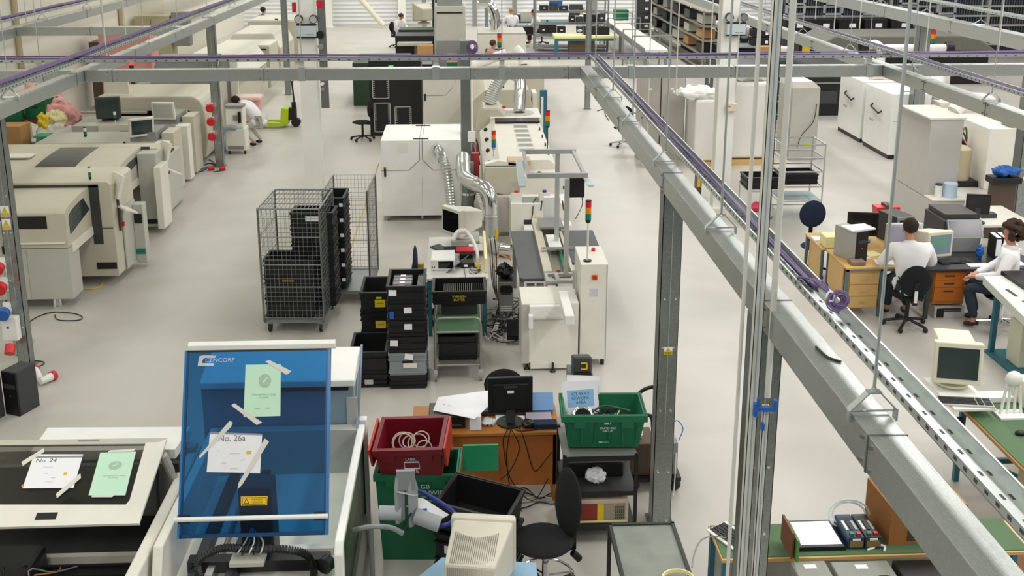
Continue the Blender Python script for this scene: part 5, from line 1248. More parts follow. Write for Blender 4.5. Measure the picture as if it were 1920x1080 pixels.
yw = sheet_on(t, T, 'warning_label', [(452, 931), (502, 930), (501, 947), (452, 948)], mat('warning yellow', '#f0c414', .5))
for q in (((454, 933), (500, 932), (500, 933), (454, 934)), ((454, 945.5), (500, 944.5), (500, 945.5), (454, 946.5)), ((454, 933), (455, 933), (455, 946), (454, 946)), ((499, 932), (500, 932), (500, 945), (499, 945))): sheet_on(yw, T, 'label_border', q, INK, .008)
sheet_on(yw, T, 'triangle', [(457, 944), (468, 944), (462.5, 934.5)], INK, .008); sheet_on(yw, T, 'triangle_fill', [(459, 943), (466, 943), (462.5, 936.5)], mat('warning yellow', '#f0c414', .5), .009)
wtext(yw, 'label_text', 'WARNING', 483, 936.5, .017, T, mat('brown print', '#8a6a12', .7)); wtext(yw, 'label_text', 'DO NOT LEAN ON\nMACHINE COVER', 483, 941.5, .009, T, mat('brown print', '#8a6a12', .7))
# rear hood behind the lid
t2 = thing('rear_hood', 'white topped rear console standing behind the blue lid', 'console', (-1.5, 8.32, 0))
q0 = aty(628, 700, 8.35); q1 = aty(666, 690, 8.35)
MB().box(XL-.06, q1.x-.02, 8.32, 8.8, 0, q1.z-.12).build('console_body', mat('mid blue grey panel', '#8fa3ae', .5), t2, world=True)
MB().prism([(8.26, q1.z-.13), (8.26, q1.z-.07), (8.6, q1.z), (8.82, q1.z), (8.82, q1.z-.13)], 'x', XL-.06, q1.x).build('console_top', WHITE, t2, world=True, bevel=.01)
MB().box(-1.7, -1.0, 8.3, 8.32, q1.z-.18, q1.z-.15).build('black_fittings', BLACK, t2, world=True)
MB().box(-1.02, -.93, 8.3, 8.32, .5, q1.z-.25).build('label_panel', MGREY, t2, world=True)
MB().prism([(8.2, 1.18), (8.3, 1.18), (8.86, q1.z), (8.82, q1.z)], 'x', q1.x+.0, q1.x+.02).build('side_door', mat('slate blue edge', '#7787a3', .4), t2, world=True)
MB().box(-.98, -.88, 7.8, 8.25, 1.0, 1.19).build('hinge_block', MGREY, t2, world=True) if False else None
block('white_bracket', 'small white block behind the right rail of the blue lidded machine', 'bracket', -.95, -.86, 8.34, 8.42, 0, 1.22, WHITE)
# ---- left machine with the raised window lid
XA, XB = -3.5, -2.32
t = thing('window_lid_machine', 'grey machine in the lower left corner with a raised window lid carrying two taped papers', 'machine', (-2.9, 6.4, 0))
MB().box(XA-.6, XB-.1, 6.9, 8.0, 0, .75).build('base_cabinet', DK, t, world=True)
MB().box(XA-.6, XB+.1, 5.9, 6.9, 0, .7).build('front_bed', BLACK, t, world=True)
MB().box(XB+.03, XB+.12, 6.2, 8.1, 0, 1.15).build('side_wall', CREAM, t, world=True, bevel=.015)
MB().box(XA-.6, XB+.1, 7.95, 8.05, 0, 1.2).build('rear_wall', MGREY, t, world=True)
MB().box(XA-.6, XB+.02, 7.62, 7.66, .75, 1.24).build('inner_wall', GREY, t, world=True); MB().box(XA-.6, XB+.02, 7.1, 7.6, .76, .8).build('inner_shelf', DK, t, world=True)
MB().box(XA-.6, XB+.05, 7.0, 7.05, .78, .84).build('inner_rail', MGREY, t, world=True)
MB().box(XA-.3, XB, 6.5, 6.55, .7, .74).build('toothed_rail', mat('bronze rail', '#3a2c26', .5), t, world=True)
for i in range(8):
    x = XA+.1+i*.06; MB().tube(bez([(x, 6.55, .72), (x+rnd(-.1, .1), 6.6, .9+rnd(0, .15)), (x+rnd(-.2, .2), 6.8, .85), (x+.1, 7.0, .76)], 14), .006, 6).build('hose', [BLACK, DGREY, BLACK, MGREY, BLACK, mat('brass hose', '#a98a45', .4), BLACK, GREY][i], t, world=True)
MB().box(XA, XA+.45, 6.5, 6.95, .7, 1.0).build('black_head', BLACK, t, world=True, bevel=.04)
MB().cyl((XB-.8, 7.55, .9), (XB-.8, 7.6, .9), .08, n=16).build('fan', BLACK, t, world=True)
random.seed(14); mb = MB()
for i in range(26): mb.ball((XA-.1+rnd(0, 1.1), 6.3+rnd(-.2, .2), .705), .006, .006, .005, 6, 4)
tag(mb.build('screw_heads', ALU, t, world=True), kind='stuff')
T = TR(0, 6.77, 1.25, 13.9)
def quadpart(nm, px, m, lo, hi): return onquad(MB(), px, T, lo, hi).build(nm, m, t, world=True)
fr = mat('cream lid frame', '#e9e6dc', .4)
quadpart('lid_frame', [(-60, 946), (236, 946), (243, 938), (262, 978), (262, 981), (-60, 990)], fr, -.02, .0)
quadpart('lid_frame', [(273, 830), (298, 829), (313, 822), (260, 982), (236, 946), (243, 938)], fr, -.02, .001)
quadpart('lid_frame', [(-60, 826), (313, 821), (298, 829), (270, 832), (-60, 835)], mat('grey lid frame', '#c4c0b4', .4), -.02, .0)
onquad(MB(), [(-60, 833), (272, 830), (242, 942), (234, 947), (-60, 950)], T, -.012, -.006).build('lid_window', SMOKE, t, world=True)
quadpart('grip_slot', [(70, 962), (109, 961), (104, 974), (65, 975)], BLACK, .001, .003)
quadpart('label_strip', [(146, 825), (187, 824), (186, 827), (146, 828)], GREY, .001, .002)
sw = sheet_on(t, T, 'white_notice', [(64, 852), (156, 852), (138, 915), (42, 916)], PAPER, 0)
sheet_on(sw, T, 'sleeve_strip', [(61, 856), (155, 855), (154, 858), (60, 859)], INKL, .002)
wtext(sw, 'notice_text', 'No. 24', 87, 864, .055, T, mat('ink grey', '#5a5c60', .8), 0, .0025)
sheet_on(sw, T, 'yellow_dot', [(120, 886), (126, 886), (125, 891), (119, 891)], YEL, .002); sheet_on(sw, T, 'amber_dot', [(41, 909), (45, 909), (44, 914), (40, 914)], AMB, .002)
for k, (u, v) in enumerate(((90, 876), (86, 888), (100, 896), (92, 904))): wtext(sw, 'notice_text', ['machine type', 'serial', 'status', 'moved by'][k], u, v, .014, T, mat('faint ink', '#c9c9d3', .8), 0, .0025)
sg = sheet_on(t, T, 'green_notice', [(188, 849), (255, 847), (235, 929), (166, 929)], MINT, 0)
x, y = onp(216, 873, T); MB().prism([(x+.05*math.cos(R(a)), y+.045*math.sin(R(a))) for a in range(0, 360, 20)], 'z', .002, .0028, T=T).build('round_emblem', gb, sg, world=True)
MB().prism([(x-.02, y), (x-.008, y-.018), (x+.022, y+.022), (x+.014, y+.026), (x-.008, y-.002), (x-.014, y+.006)], 'z', .0029, .0035, T=T).build('tick_mark', MINT, sg, world=True)
wtext(sg, 'notice_text', 'This machine is ready\nto move', 213, 894, .02, T, gb, 0, .0025)
for q in (((40, 867), (82, 841), (83, 848), (43, 874)), ((105, 927), (151, 888), (152, 897), (107, 935)), ((206, 845), (255, 842), (250, 847), (202, 849)), ((172, 930), (215, 929), (210, 933), (172, 933))): sheet_on(t, T, 'tape_strip', q, TAP, .003)
MB().cyl((XB-.02, 7.5, 1.38), (XB+.05, 7.62, 1.02), .035, n=8).build('lid_strut', MGREY, t, world=True)
MB().cyl((XB-.05, 7.45, 1.36), (XB-.02, 7.25, .95), .012).build('gas_spring', BLACK, t, world=True)
MB().cyl((XA-.1, 7.45, 1.36), (XA-.05, 7.25, .95), .012).build('gas_spring', BLACK, t, world=True)
MB().box(XB+.02, XB+.08, 7.55, 7.6, 1.2, 1.28).build('hinge_knob', BLACK, t, world=True)
MB().prism([(at(75, 825, 1.33).x, 7.7), (XB+.02, 7.68), (XB+.05, 8.06), (at(95, 795, 1.33).x, 8.1)], 'z', 1.25, 1.33).build('rear_cover', WHITE, t, world=True)
# ================================================================ centre desk
t = thing('wooden_desk', 'orange brown wooden desk seen from its back panel under a black monitor', 'desk', (.2, 9.0, 0))
MB().box(-.52, .86, 8.95, 9.55, .72, .75).build('desk_top', CHERRY, t, world=True, bevel=.003)
MB().box(-.5, .84, 9.0, 9.03, .18, .72).build('back_panel', mat('orange brown panel', '#b5682a', .5, 0, .08, 5), t, world=True)
for x in (-.48, .8): MB().box(x, x+.03, 9.0, 9.5, 0, .72).build('side_panel', CHERRY, t, world=True)
def flatmon(label, x, y, z, rz, w_=.42, h=.34, back=True, m=BLACK, scr=BSCR, lift=.1, foot=True):
    t = thing('flat_monitor', label, 'monitor', (x, y, z), rz); s = -1 if back else 1     # back: rear towards local -y
    MB().box(-w_/2, w_/2, -.02, .02, lift, lift+h).build('bezel', m, t, bevel=.005)
    MB().box(-w_/2+.02, w_/2-.02, -.021*s-.002, -.021*s+.002, lift+.025, lift+h-.02).build('screen', scr, t)
    if back:
        MB().prism([(-w_*.36, lift+.04), (w_*.36, lift+.04), (w_*.4, lift+h*.85), (-w_*.4, lift+h*.85)], 'y', -.045, -.02).build('rear_shell', m, t, bevel=.01)
        MB().box(-.03, .03, -.048, -.045, lift+h*.6, lift+h*.67).build('white_label', PAPER, t)
        MB().box(-w_*.15, w_*.15, -.047, -.045, lift+h*.74, lift+h*.8).build('vent', DGREY, t)
    MB().box(-.04, .04, -.03, .03, .01, lift+.1).build('stand_neck', DGREY, t)
    MB().cyl((0, 0, 0), (0, 0, .015), .13, n=24).build('stand_foot', m, t)
    return t
p = at(957, 795, .75); q = at(957, 718, 1.15)
flatmon('black flat monitor seen from the back on the orange wooden desk', p.x, 9.15, .751, R(2), .42, .36, True, lift=.11)
p = at(1000, 765, .75)
block('equipment_box', 'low dark grey box lying behind the black desk monitor', 'box', -.02, .62, 9.3, 9.54, .751, .8, mat('grey black case', '#4c5054', .5))
block('black_printer', 'low black device under the big white paper on the wooden desk', 'device', -.36, -.02, 9.05, 9.35, .751, .88, BLACK, [('front_gap', DGREY, -.33, -.05, 9.045, 9.05, .78, .8)])
block('white_box', 'small white upright box beside the low black device', 'box', .02, .13, 9.0, 9.12, .751, .9, PAPER)
PP = [at(812, 757, .92), at(912, 784+8, .885), at(948, 735, .95), at(905, 731, .96), at(823, 744, .93)]
Pw = [at(812, 770, .89), at(890, 786, .89), at(918, 760, .92), at(920, 732, .95), at(822, 745, .93)]
mb = MB().sheet(Pw, .003); bp = solo('paper_plan', mb, PAPER, 'large white paper with handwriting draped over the low black device', 'paper', origin=Pw[0])
o = text('handwriting', 'M. Arc\nTBA', .05, TR(.13, .1, .02, 8, 0, 155), INK, bp)
for k in range(5): MB().box(0, .22, 0, .006, 0, .002, T=TR(.2+.05*k, .22+.02*k, .031+.004*k, 5, 0, -20+12*(k % 3))).build('pink_line', mat('pink ink', '#ecc2dc', .8), bp)
block('blue_folder_stack', 'light blue ring folder standing on the wooden desk', 'folder', .56, .83, 9.32, 9.5, .751, .8, mat('light blue folder', '#7fa9dd', .5))
solo('blue_folder', MB().box(-.14, .14, 0, .02, 0, .17, T=TR(.69, 9.3, .8, -35)), mat('light blue folder', '#7fa9dd', .5), 'light blue folder cover leaning back on the desk', 'folder', origin=(.69, 9.35, .8))
solo('document_pile', MB().box(.56, .8, 9.12, 9.28, .751, .79), mat('mauve grey cover', '#a29ca6', .6), 'mauve grey document pile in front of the blue folder', 'documents', origin=(.7, 9.2, .751))
solo('navy_case', MB().box(.62, .84, 9.0, 9.11, .751, .8), NAVY, 'navy case at the right front edge of the wooden desk', 'case', origin=(.7, 9.05, .751))
lumpy('clear_bag', 'crumpled clear bag left of the monitor foot on the wooden desk', 'bag', (.2, 9.12, .751), (.07, .06, .03), BAGM, 51)
lumpy('black_adapter', 'black adapter bundle right of the monitor foot', 'adapter', (.57, 9.05, .751), (.07, .06, .04), BLACK, 52)
solo('white_pad', MB().box(.27, .36, 9.2, 9.3, .751, .757).box(.45, .55, 9.18, 9.28, .751, .757), PAPER, 'white papers under the foot of the black desk monitor', 'paper', origin=(.4, 9.24, .751))
for i, P in enumerate(([(.42, 9.1, .76), (.4, 8.96, .757), (.38, 8.93, .7), (.36, 8.9, .5), (.4, 8.85, .2), (.5, 8.8, .02)], [(.4, 9.1, .76), (.36, 8.95, .757), (.33, 8.93, .65), (.4, 8.9, .3), (.6, 8.85, .1), (.75, 8.9, .3)], [(.45, 9.1, .76), (.5, 8.96, .757), (.55, 8.92, .6), (.62, 8.9, .38), (.72, 8.88, .5), (.8, 8.9, .6)], [(.38, 9.08, .76), (.42, 8.96, .757), (.48, 8.93, .6), (.4, 8.9, .4), (.3, 8.9, .3)], [(.6, 9.02, .76), (.68, 9.0, .757), (.5, 8.97, .756), (.45, 9.0, .756)])):
    cable(['first', 'second', 'third', 'fourth', 'short'][i]+' black cable hanging over the back panel of the wooden desk', P, .005, BLACK, 28)
# chair back behind the desk
t = thing('office_chair', 'black office chair with its round back just behind the wooden desk', 'chair', (.37, 9.95, 0))
MB().ball((0, -.14, .84), .2, .035, .17, 18, 10).build('backrest', BFAB, t, smooth=True); MB().ball((0, .1, .47), .23, .22, .04, 18, 8).build('seat', BFAB, t, smooth=True)
MB().cyl((0, .1, .08), (0, .1, .45), .03).box(-.02, .02, -.14, .0, .44, .48).box(-.02, .02, -.16, -.13, .44, .8).build('gas_stem', BLACK, t)
for k in range(5):
    a = k*1.2566+.3; MB().tube([(0, .1, .1), (.27*math.cos(a), .1+.27*math.sin(a), .06)], .018, 8).ball((.27*math.cos(a), .1+.27*math.sin(a), .03), .03, .03, .03, 8, 6).build('base_arm', BLACK, t)
# ---- red crate on pale green crate, green crates below
def textpart(t, nm, s, size, x, y, z, m, rz=0, sx=1): return text(nm, s, size, TR(x, y, z, 90, 0, rz), m, t, .0006, 'CENTER', sx)
gz = .0
g1 = thing('green_crate', 'big dark green crate with white haulage lettering on the floor below the red crate', 'crate', (-.42, 8.3, 0), R(-3))
def bigtote(t, w_, d, h, m, taper=.03, flaps=None, panel=True):
    a, b = w_/2, d/2; k = .02
    def ring(hw, hd, q): return [(-hw, -hd, q), (hw, -hd, q), (hw, hd, q), (-hw, hd, q)]
    V = ring(a-taper, b-taper, 0)+ring(a, b, h)+ring(a-k, b-k, h)+ring(a-taper-k, b-taper-k, k); Fc = [(3, 2, 1, 0), (12, 13, 14, 15)]
    for q in (0, 4, 8):
        for i in range(4): j = (i+1) % 4; Fc.append((q+i, q+j, q+4+j, q+4+i))
    MB()._add(V, Fc).build('crate_body', m, t)
    MB().box(-a-.015, a+.015, -b-.015, -b+.004, h-.06, h).box(-a-.015, a+.015, b-.004, b+.015, h-.06, h).box(-a-.015, -a+.004, -b, b, h-.06, h).box(a-.004, a+.015, -b, b, h-.06, h).build('rim', m, t)
    for x in (-a*.6, a*.55): MB().box(x-.05, x+.05, -b-.012, -b+.01, h-.12, h-.06).build('lug', m, t)
bigtote(g1, .7, .46, .84, GREEN, .04)
textpart(g1, 'white_lettering', 'GB\nNATIONWIDE', .055, .07, -.236, .7, WINK, sx=1.1); textpart(g1, 'white_lettering', 'VANS HIRE', .022, .08, -.236, .635, WINK)
textpart(g1, 'white_lettering', 'Call FREE on 0800 40 00 70', .026, .08, -.234, .595, WINK); textpart(g1, 'white_lettering', 'www.gbnationwide.com', .038, .09, -.232, .545, WINK)
MB().box(.0, .31, 0, .02, 0, .27, T=TR(-.04, 8.5, .62, 8)).build('lid_flap', mat('light green lid', '#2fa070', .3), g1, world=True)
red = thing('red_crate', 'dark red crate with orange flaps holding cable coils and printed LABEL SCS', 'crate', (-.45, 8.27, .855), rot=(R(10), R(-4), R(-7)))
RB = mat('deep red crate plastic', '#7d1524', .42)
bigtote(red, .56, .44, .3, RB, .02)
textpart(red, 'white_lettering', 'LABEL', .035, .02, -.228, .2, WINK); textpart(red, 'white_lettering', 'SCS', .055, .02, -.218, .065, WINK, sx=1.2)
fx = MB()
for a_, b_, c_, d_ in ((-.045, .085, .165, .169), (-.045, .085, .1, .104), (-.045, -.041, .1, .169), (.081, .085, .1, .169)): fx.box(a_, b_, -.228, -.214, c_, d_)
fx.build('label_box', WINK, red)
MB().prism([(-.22, .3), (.22, .3), (.2, .05), (-.18, .1)], 'x', -.335, -.315).build('side_flap', ORED, red); MB().prism([(-.22, .3), (.22, .3), (.1, .02), (.0, .12), (-.2, .1)], 'x', .3, .318).build('side_flap', ORED, red)
random.seed(17); CW = mat('ivory cable', '#cdbfae', .5)
for i in range(7):
    r = rnd(.05, .09); cx_, cy_ = rnd(-.12, .12), rnd(-.12, .02); tl = rnd(.3, 1.2)
    P = [(cx_+r*math.cos(a*.45), cy_+r*math.sin(a*.45)*math.cos(tl), .2+r*math.sin(a*.45)*math.sin(tl)+.02) for a in range(14)]
    c = solo('cable_coil', MB().tube(P, .006, 6, closed=True), CW, ['front left', 'front middle', 'front right', 'rear left', 'rear middle', 'rear right', 'flat'][i]+' ivory cable coil inside the red crate', 'cable coil', smooth=True)
    c.matrix_basis = red.matrix_basis.copy()
# ---- black stacked totes at desk side
tt = thing('black_tote', 'wide black tote tilted on top of the totes behind the beige crt', 'crate', (.09, 7.74, .575), rot=(R(4), R(4), R(-22)))
a_, b_ = .3, .22
def ring(hw, hd, q): return [(-hw, -hd, q), (hw, -hd, q), (hw, hd, q), (-hw, hd, q)]
V = ring(.28, .2, 0)+ring(.3, .22, .26)+ring(.28, .2, .26)+ring(.26, .18, .01); Fc = [(3, 2, 1, 0), (12, 13, 14, 15)]
for q in (0, 4, 8):
    for i in range(4): j = (i+1) % 4; Fc.append((q+i, q+j, q+4+j, q+4+i))
MB()._add(V, Fc).build('tote_body', BLK2, tt); MB().box(-.31, .31, -.23, -.218, .22, .265).box(-.31, .31, .218, .23, .22, .265).box(-.31, -.298, -.22, .22, .22, .265).box(.298, .31, -.22, .22, .22, .265).build('rim', mat('worn black rim', '#2b2b2c', .5), tt)
lumpy('plastic_scrap', 'scrap of glossy black film inside the tilted black tote', 'film', (.05, 7.68, .6), (.09, .05, .02), mat('glossy black film', '#1a1b1d', .12), 61)
tote('black_tote', 'bottom black tote of the stack behind the beige crt', .09, 7.74, 0, R(-22), .6, .42, .28, BLK2); tt = tote('black_tote', 'middle black tote of the stack behind the beige crt', .09, 7.74, .282, R(-22), .6, .42, .27, BLK2)
MB().box(-.22, -.12, -.225, -.22, .1, .17).build('white_label', PAPER, tt)
# ---- magnifier arm with blue tube
t = thing('microscope_arm', 'grey pivoting arm bracket with a blue tube frame and a white board', 'bracket arm', (-.55, 7.3, 0))
GA = mat('light grey cast arm', '#a9adb0', .45)
c = at(765, 975, .85)
MB().tube(bez([(-.9, 7.35, .78), (-.75, 7.3, .84), (-.6, 7.28, .84), (-.5, 7.25, .8)], 14), .02, 8).build('lower_arm', GA, t, world=True, smooth=True)
b = aty(765, 960, 7.2)
MB().cyl((b.x-.22, 7.2, b.z+.0), (b.x-.05, 7.2, b.z-.01), .055, n=18).cyl((b.x+.05, 7.2, b.z-.03), (b.x+.24, 7.16, b.z-.09), .06, n=18).build('pivot_drum', GA, t, world=True, smooth=True)
for s, dz in ((-1, 0), (1, -.03)):
    MB().prism([(-.045, -.1), (.045, -.1), (.05, .2), (.02, .29), (-.03, .29), (-.05, .2)], 'y', -.012, .012, T=TR(b.x+s*.05-.01, 7.2, b.z+dz+.02, 0, 0, 55)).build('side_plate', GA, t, world=True, bevel=.004)
MB().box(b.x-.08, b.x+.06, 7.17, 7.2, b.z+.2, b.z+.36, T=Matrix()).build('top_plate', mat('grey back plate', '#8d9092', .5), t, world=True)
MB().cyl((b.x-.08, 7.16, b.z+.2), (b.x+.08, 7.16, b.z+.16), .009).build('cross_pin', CHROME, t, world=True)
MB().tube(bez([(b.x+.0, 7.15, b.z-.12), (b.x-.03, 7.1, b.z-.06), (b.x+.03, 7.12, b.z+.04)], 8), .008, 6).build('black_spring', BLACK, t, world=True)
U = [at(772, 925, .95), at(790, 922, .97), at(845, 955, .95), at(852, 970, .92), at(842, 982, .9), at(815, 988, .88), at(800, 982, .86)]
MB().tube(bez(U, 28), .017, 10).build('blue_tube', DBLUE, t, world=True, smooth=True)
Wp = [at(770, 930, .96), at(795, 935, .96), at(842, 965, .91), at(818, 978, .88), at(768, 962, .92)]
o = MB().sheet(Wp, .006).build('white_board', mat('off white board', '#e4e6ea', .5), t, world=True)
MB().sheet([at(778, 934, .968), at(783, 935, .968), at(775, 950, .953), at(770, 948, .953)], .002).build('black_mark', INK, t, world=True)
MB().cyl(at(770, 955, .965), at(790, 957, .95), .004).cyl(at(785, 957, .955), at(800, 955, .95), .01).build('blue_lever', BLUE, t, world=True)
MB().cyl((b.x-.3, 7.35, 0), (b.x-.3, 7.35, .82), .02).build('support_post', GREY, t, world=True)
# ---- small blue table and beige crt in front
t = thing('blue_table', 'small table with a worn light blue top under the beige crt', 'table', (.05, 6.75, 0))
MB().prism([(-.42, 6.75), (-.36, 6.55), (.5, 6.4), (.5, 6.95), (-.2, 7.05)], 'z', .7, .72).build('table_top', mat('worn blue laminate', '#8fb3cf', .55, 0, .1, 12), t, world=True)
MB().prism([(-.425, 6.75), (-.36, 6.54), (.5, 6.39), (.5, 6.96), (-.2, 7.06)], 'z', .675, .7).build('table_edge', BLACK, t, world=True)
for x, y in ((-.36, 6.75), (-.3, 6.6), (.44, 6.45), (.44, 6.9)): MB().box(x-.02, x+.02, y-.02, y+.02, 0, .68).build('leg', BLACK, t, world=True)
block('grey_case', 'light grey case under the left corner of the small blue table', 'case', -.62, -.42, 6.7, 6.9, 0, .5, mat('cool grey case', '#a8b1ba', .5))
t = thing('crt_monitor', 'large beige crt monitor seen from behind at the bottom of the picture', 'monitor', (.07, 6.68, .722), rot=(0, 0, R(-8)))
CB = mat('warm beige monitor shell', '#d9d4c4', .5)
MB().box(-.22, .25, .14, .22, .03, .46).build('bezel', CB, t, bevel=.02)
v = [(-.2, .14, .04), (.24, .14, .04), (.24, .14, .45), (-.2, .14, .45), (-.22, -.2, .04), (.14, -.22, .04), (.14, -.22, .3), (-.22, -.2, .3)]
MB()._add(v, [(0, 1, 2, 3), (7, 6, 5, 4), (4, 5, 1, 0), (5, 6, 2, 1), (6, 7, 3, 2), (7, 4, 0, 3)]).build('rear_shell', CB, t, bevel=.02)
n_ = Vector((0, -.15, .34)).normalized(); sl = MB(); A = Vector((-.2, -.2, .3)); B = Vector((-.18, .14, .45))
for k in range(22):
    f = .1+.6*(k/21); x = -.17+.0*k
    sl.cyl(A.lerp(B, 0)+Vector((.02+k*.0145, -.002+.01, .008)), A.lerp(B, .72-.12*math.sin(k/21*math.pi))+Vector((.02+k*.0145, -.004, .006)), .0028, n=4)
tag(sl.build('vent_slots', mat('slot brown', '#7d786c', .6), t), kind='stuff')
s2 = MB()
for k in range(24): s2.box(-.2+k*.0142, -.194+k*.0142, -.215, -.2, .18, .285)
tag(s2.build('rear_slots', mat('slot beige', '#b7b2a3', .6), t), kind='stuff'); MB().box(-.09, -.04, -.222, -.21, .1, .13).build('black_badge', BLACK, t)
# ---- black office chair in front
t = thing('office_chair', 'black office chair with a chrome foot ring in front of the equipment trolley', 'chair', (.62, 7.55, 0), R(8))
MB().ball((-.02, 0, .52), .25, .25, .05, 22, 10).build('seat', BFAB, t, smooth=True)
MB().ball((.16, .03, .8), .05, .21, .3, 18, 12, T=TR(0, 0, 0, 0, 4, 14)).build('backrest', BFAB, t, smooth=True)
MB().box(.2, .25, -.03, .03, .42, .62).box(.0, .24, -.03, .03, .42, .46).cyl((.2, -.1, .45), (.26, -.1, .38), .03).build('back_bracket', BLACK, t, bevel=.006)
MB().cyl((0, 0, .06), (0, 0, .5), .028, n=14).build('gas_stem', CHROME, t, smooth=True)
MB().tube([(.23*math.cos(a*.3927), .23*math.sin(a*.3927), .2) for a in range(16)], .012, 8, closed=True).build('foot_ring', CHROME, t, smooth=True)
for k in range(5):
    a = k*1.2566+.5; MB().tube([(0, 0, .1), (.3*math.cos(a), .3*math.sin(a), .07)], .02, 8).build('base_arm', BLACK, t, smooth=True); MB().ball((.3*math.cos(a), .3*math.sin(a), .035), .035, .035, .035, 10, 8).build('castor', BLACK, t, smooth=True)
for k in range(3): MB().cyl((0, 0, .2), (.23*math.cos(k*2.1), .23*math.sin(k*2.1), .2), .008, n=6).build('ring_spoke', CHROME, t)
# ---- equipment trolley with the green crate
t = thing('equipment_trolley', 'black three shelf trolley carrying the green crate and a beige instrument', 'trolley', (1.15, 8.5, 0))
for x in (.84, 1.47):
    for y in (8.3, 8.88): MB().box(x-.015, x+.015, y-.015, y+.015, .04, .86).build('upright', BLACK, t, world=True)
for z, nm in ((.84, 'top_shelf'), (.5, 'middle_shelf'), (.16, 'bottom_shelf')):
    MB().box(.83, 1.48, 8.29, 8.89, z-.02, z).build(nm, mat('dark shelf', '#37383a', .5) if z < .8 else mat('grey shelf', '#6f726c', .5), t, world=True); MB().box(.83, 1.48, 8.28, 8.29, z-.03, z+.012).build('shelf_edge', BLACK, t, world=True)
for x in (.84, 1.47):
    for y in (8.3, 8.88): MB().ball((x, y, .03), .03, .03, .03, 10, 8).build('castor', BLACK, t, world=True, smooth=True)
gc = thing('green_crate', 'green tote full of test leads standing on the equipment trolley', 'crate', (1.2, 8.6, .862), R(-2)); bigtote(gc, .72, .44, .33, GREEN, .05)
textpart(gc, 'white_lettering', 'CRATE HIRE\nGROUP', .026, .03, -.212, .19, WINK); textpart(gc, 'white_lettering', '0800 62 9', .022, .0, -.195, .06, WINK)
MB().box(.0, .06, -.212, -.205, .24, .255).build('white_emblem', WINK, gc)
for k in range(6): MB().box(-.32+k*.12, -.31+k*.12, -.213, -.2, .05, .26, T=TR(0, 0, 0, 0, 25, 0) if False else Matrix()).build('side_rib', GREEN, gc)
T = TR(1.03, 8.72, 1.08, 72, 0, -3)
pr_ = solo('rework_sign', MB().box(-.16, .16, -.02, .28, 0, .002, T=TR(0, 0, 0, 72, -3)), PAPER, 'white printed sheet with a blue ICT REWORK AREA panel in the green tote', 'sign'); pr_.location = (1.03, 8.72, 1.06)
TT = TR(0, 0, 0, 72, -3); o = MB().box(-.12, .12, .05, .2, .0025, .004, T=TT).build('blue_panel', mat('sky blue print', '#8fc0e8', .7), pr_, bevel=.001)
text('sign_text', 'ICT 4XXX\nREWORK\nAREA', .038, TT @ Matrix.Translation((0, .125, .0045)), mat('navy print', '#38557e', .7), pr_, .0004)
p2_ = solo('printed_sheet', MB().box(-.16, .14, 0, .33, 0, .002, T=TR(0, 0, 0, 72, 3)), PAPER, 'plain white sheet behind the ICT REWORK AREA sign', 'paper'); p2_.location = (1.05, 8.76, 1.04)
t = thing('magnifier_lamp', 'chrome ringed magnifier lamp lying in the green tote', 'lamp', (1.02, 8.52, 1.12), rot=(R(38), 0, 0))
MB().tube([(.085*math.cos(a*.3142), .085*math.sin(a*.3142), 0) for a in range(20)], .017, 10, closed=True).build('chrome_ring', CHROME, t, smooth=True); MB().cyl((0, 0, -.01), (0, 0, .0), .08, n=24).build('lens', BSCR, t)
MB().tube(bez([(.08, .03, .01), (.18, .08, .03), (.32, .06, .02), (.42, .04, .0)], 14), .01, 8).build('lamp_arm', DGREY, t, smooth=True)
random.seed(71)
for i in range(8):
    cx_, cy_ = 1.2+rnd(-.1, .25), 8.58+rnd(-.1, .12)
    cable(['black', 'white', 'yellow', 'blue', 'second black', 'grey', 'second white', 'brown'][i]+' test lead coiled in the green tote on the trolley', [(cx_+rnd(-.1, .1), cy_+rnd(-.08, .08), 1.04+rnd(0, .07)) for k in range(6)], .006, [BLACK, WHITE, AMB, BLUE, BLACK, GREY, WHITE, mat('brown lead', '#6b4428', .5)][i], 24)
block('lead_filling', 'dark mass of equipment filling the bottom of the green tote', 'equipment', .92, 1.5, 8.45, 8.75, .9, 1.03, DGREY)
t = block('test_instrument', 'beige instrument with a red and yellow front panel on the trolley bottom shelf', 'instrument', .97, 1.42, 8.34, 8.72, .162, .4, mat('pinkish beige case', '#d6c3b2', .5),
    [('red_panel', mat('brick red panel', '#8c2f26', .5), 1.0, 1.14, 8.33, 8.34, .2, .36), ('yellow_panel', YEL, 1.14, 1.2, 8.33, 8.34, .2, .36), ('grey_panel', mat('olive grey panel', '#9b927c', .5), 1.2, 1.39, 8.33, 8.34, .2, .36), ('carry_handle', BLACK, 1.12, 1.24, 8.45, 8.5, .4, .42), ('front_frame', CREAMP, .98, 1.41, 8.325, 8.33, .18, .2)])
mb = MB()
for i in range(4):
    for j in range(4): MB
for i in range(5):
    for j in range(5): mb.box(1.3+i*.017-1.195, 1.31+i*.017-1.195, -.018, -.012, .22+j*.026, .233+j*.026)
tag(mb.build('key_pad', DGREY, t), kind='stuff')
lumpy('cloth_bundle', 'white crumpled cloth on the middle shelf of the equipment trolley', 'cloth', (1.14, 8.48, .502), (.1, .09, .06), PAPER, 63)
block('dark_box', 'black cloth covered box behind the white cloth on the trolley', 'box', .9, 1.4, 8.55, 8.82, .502, .64, BLACK)
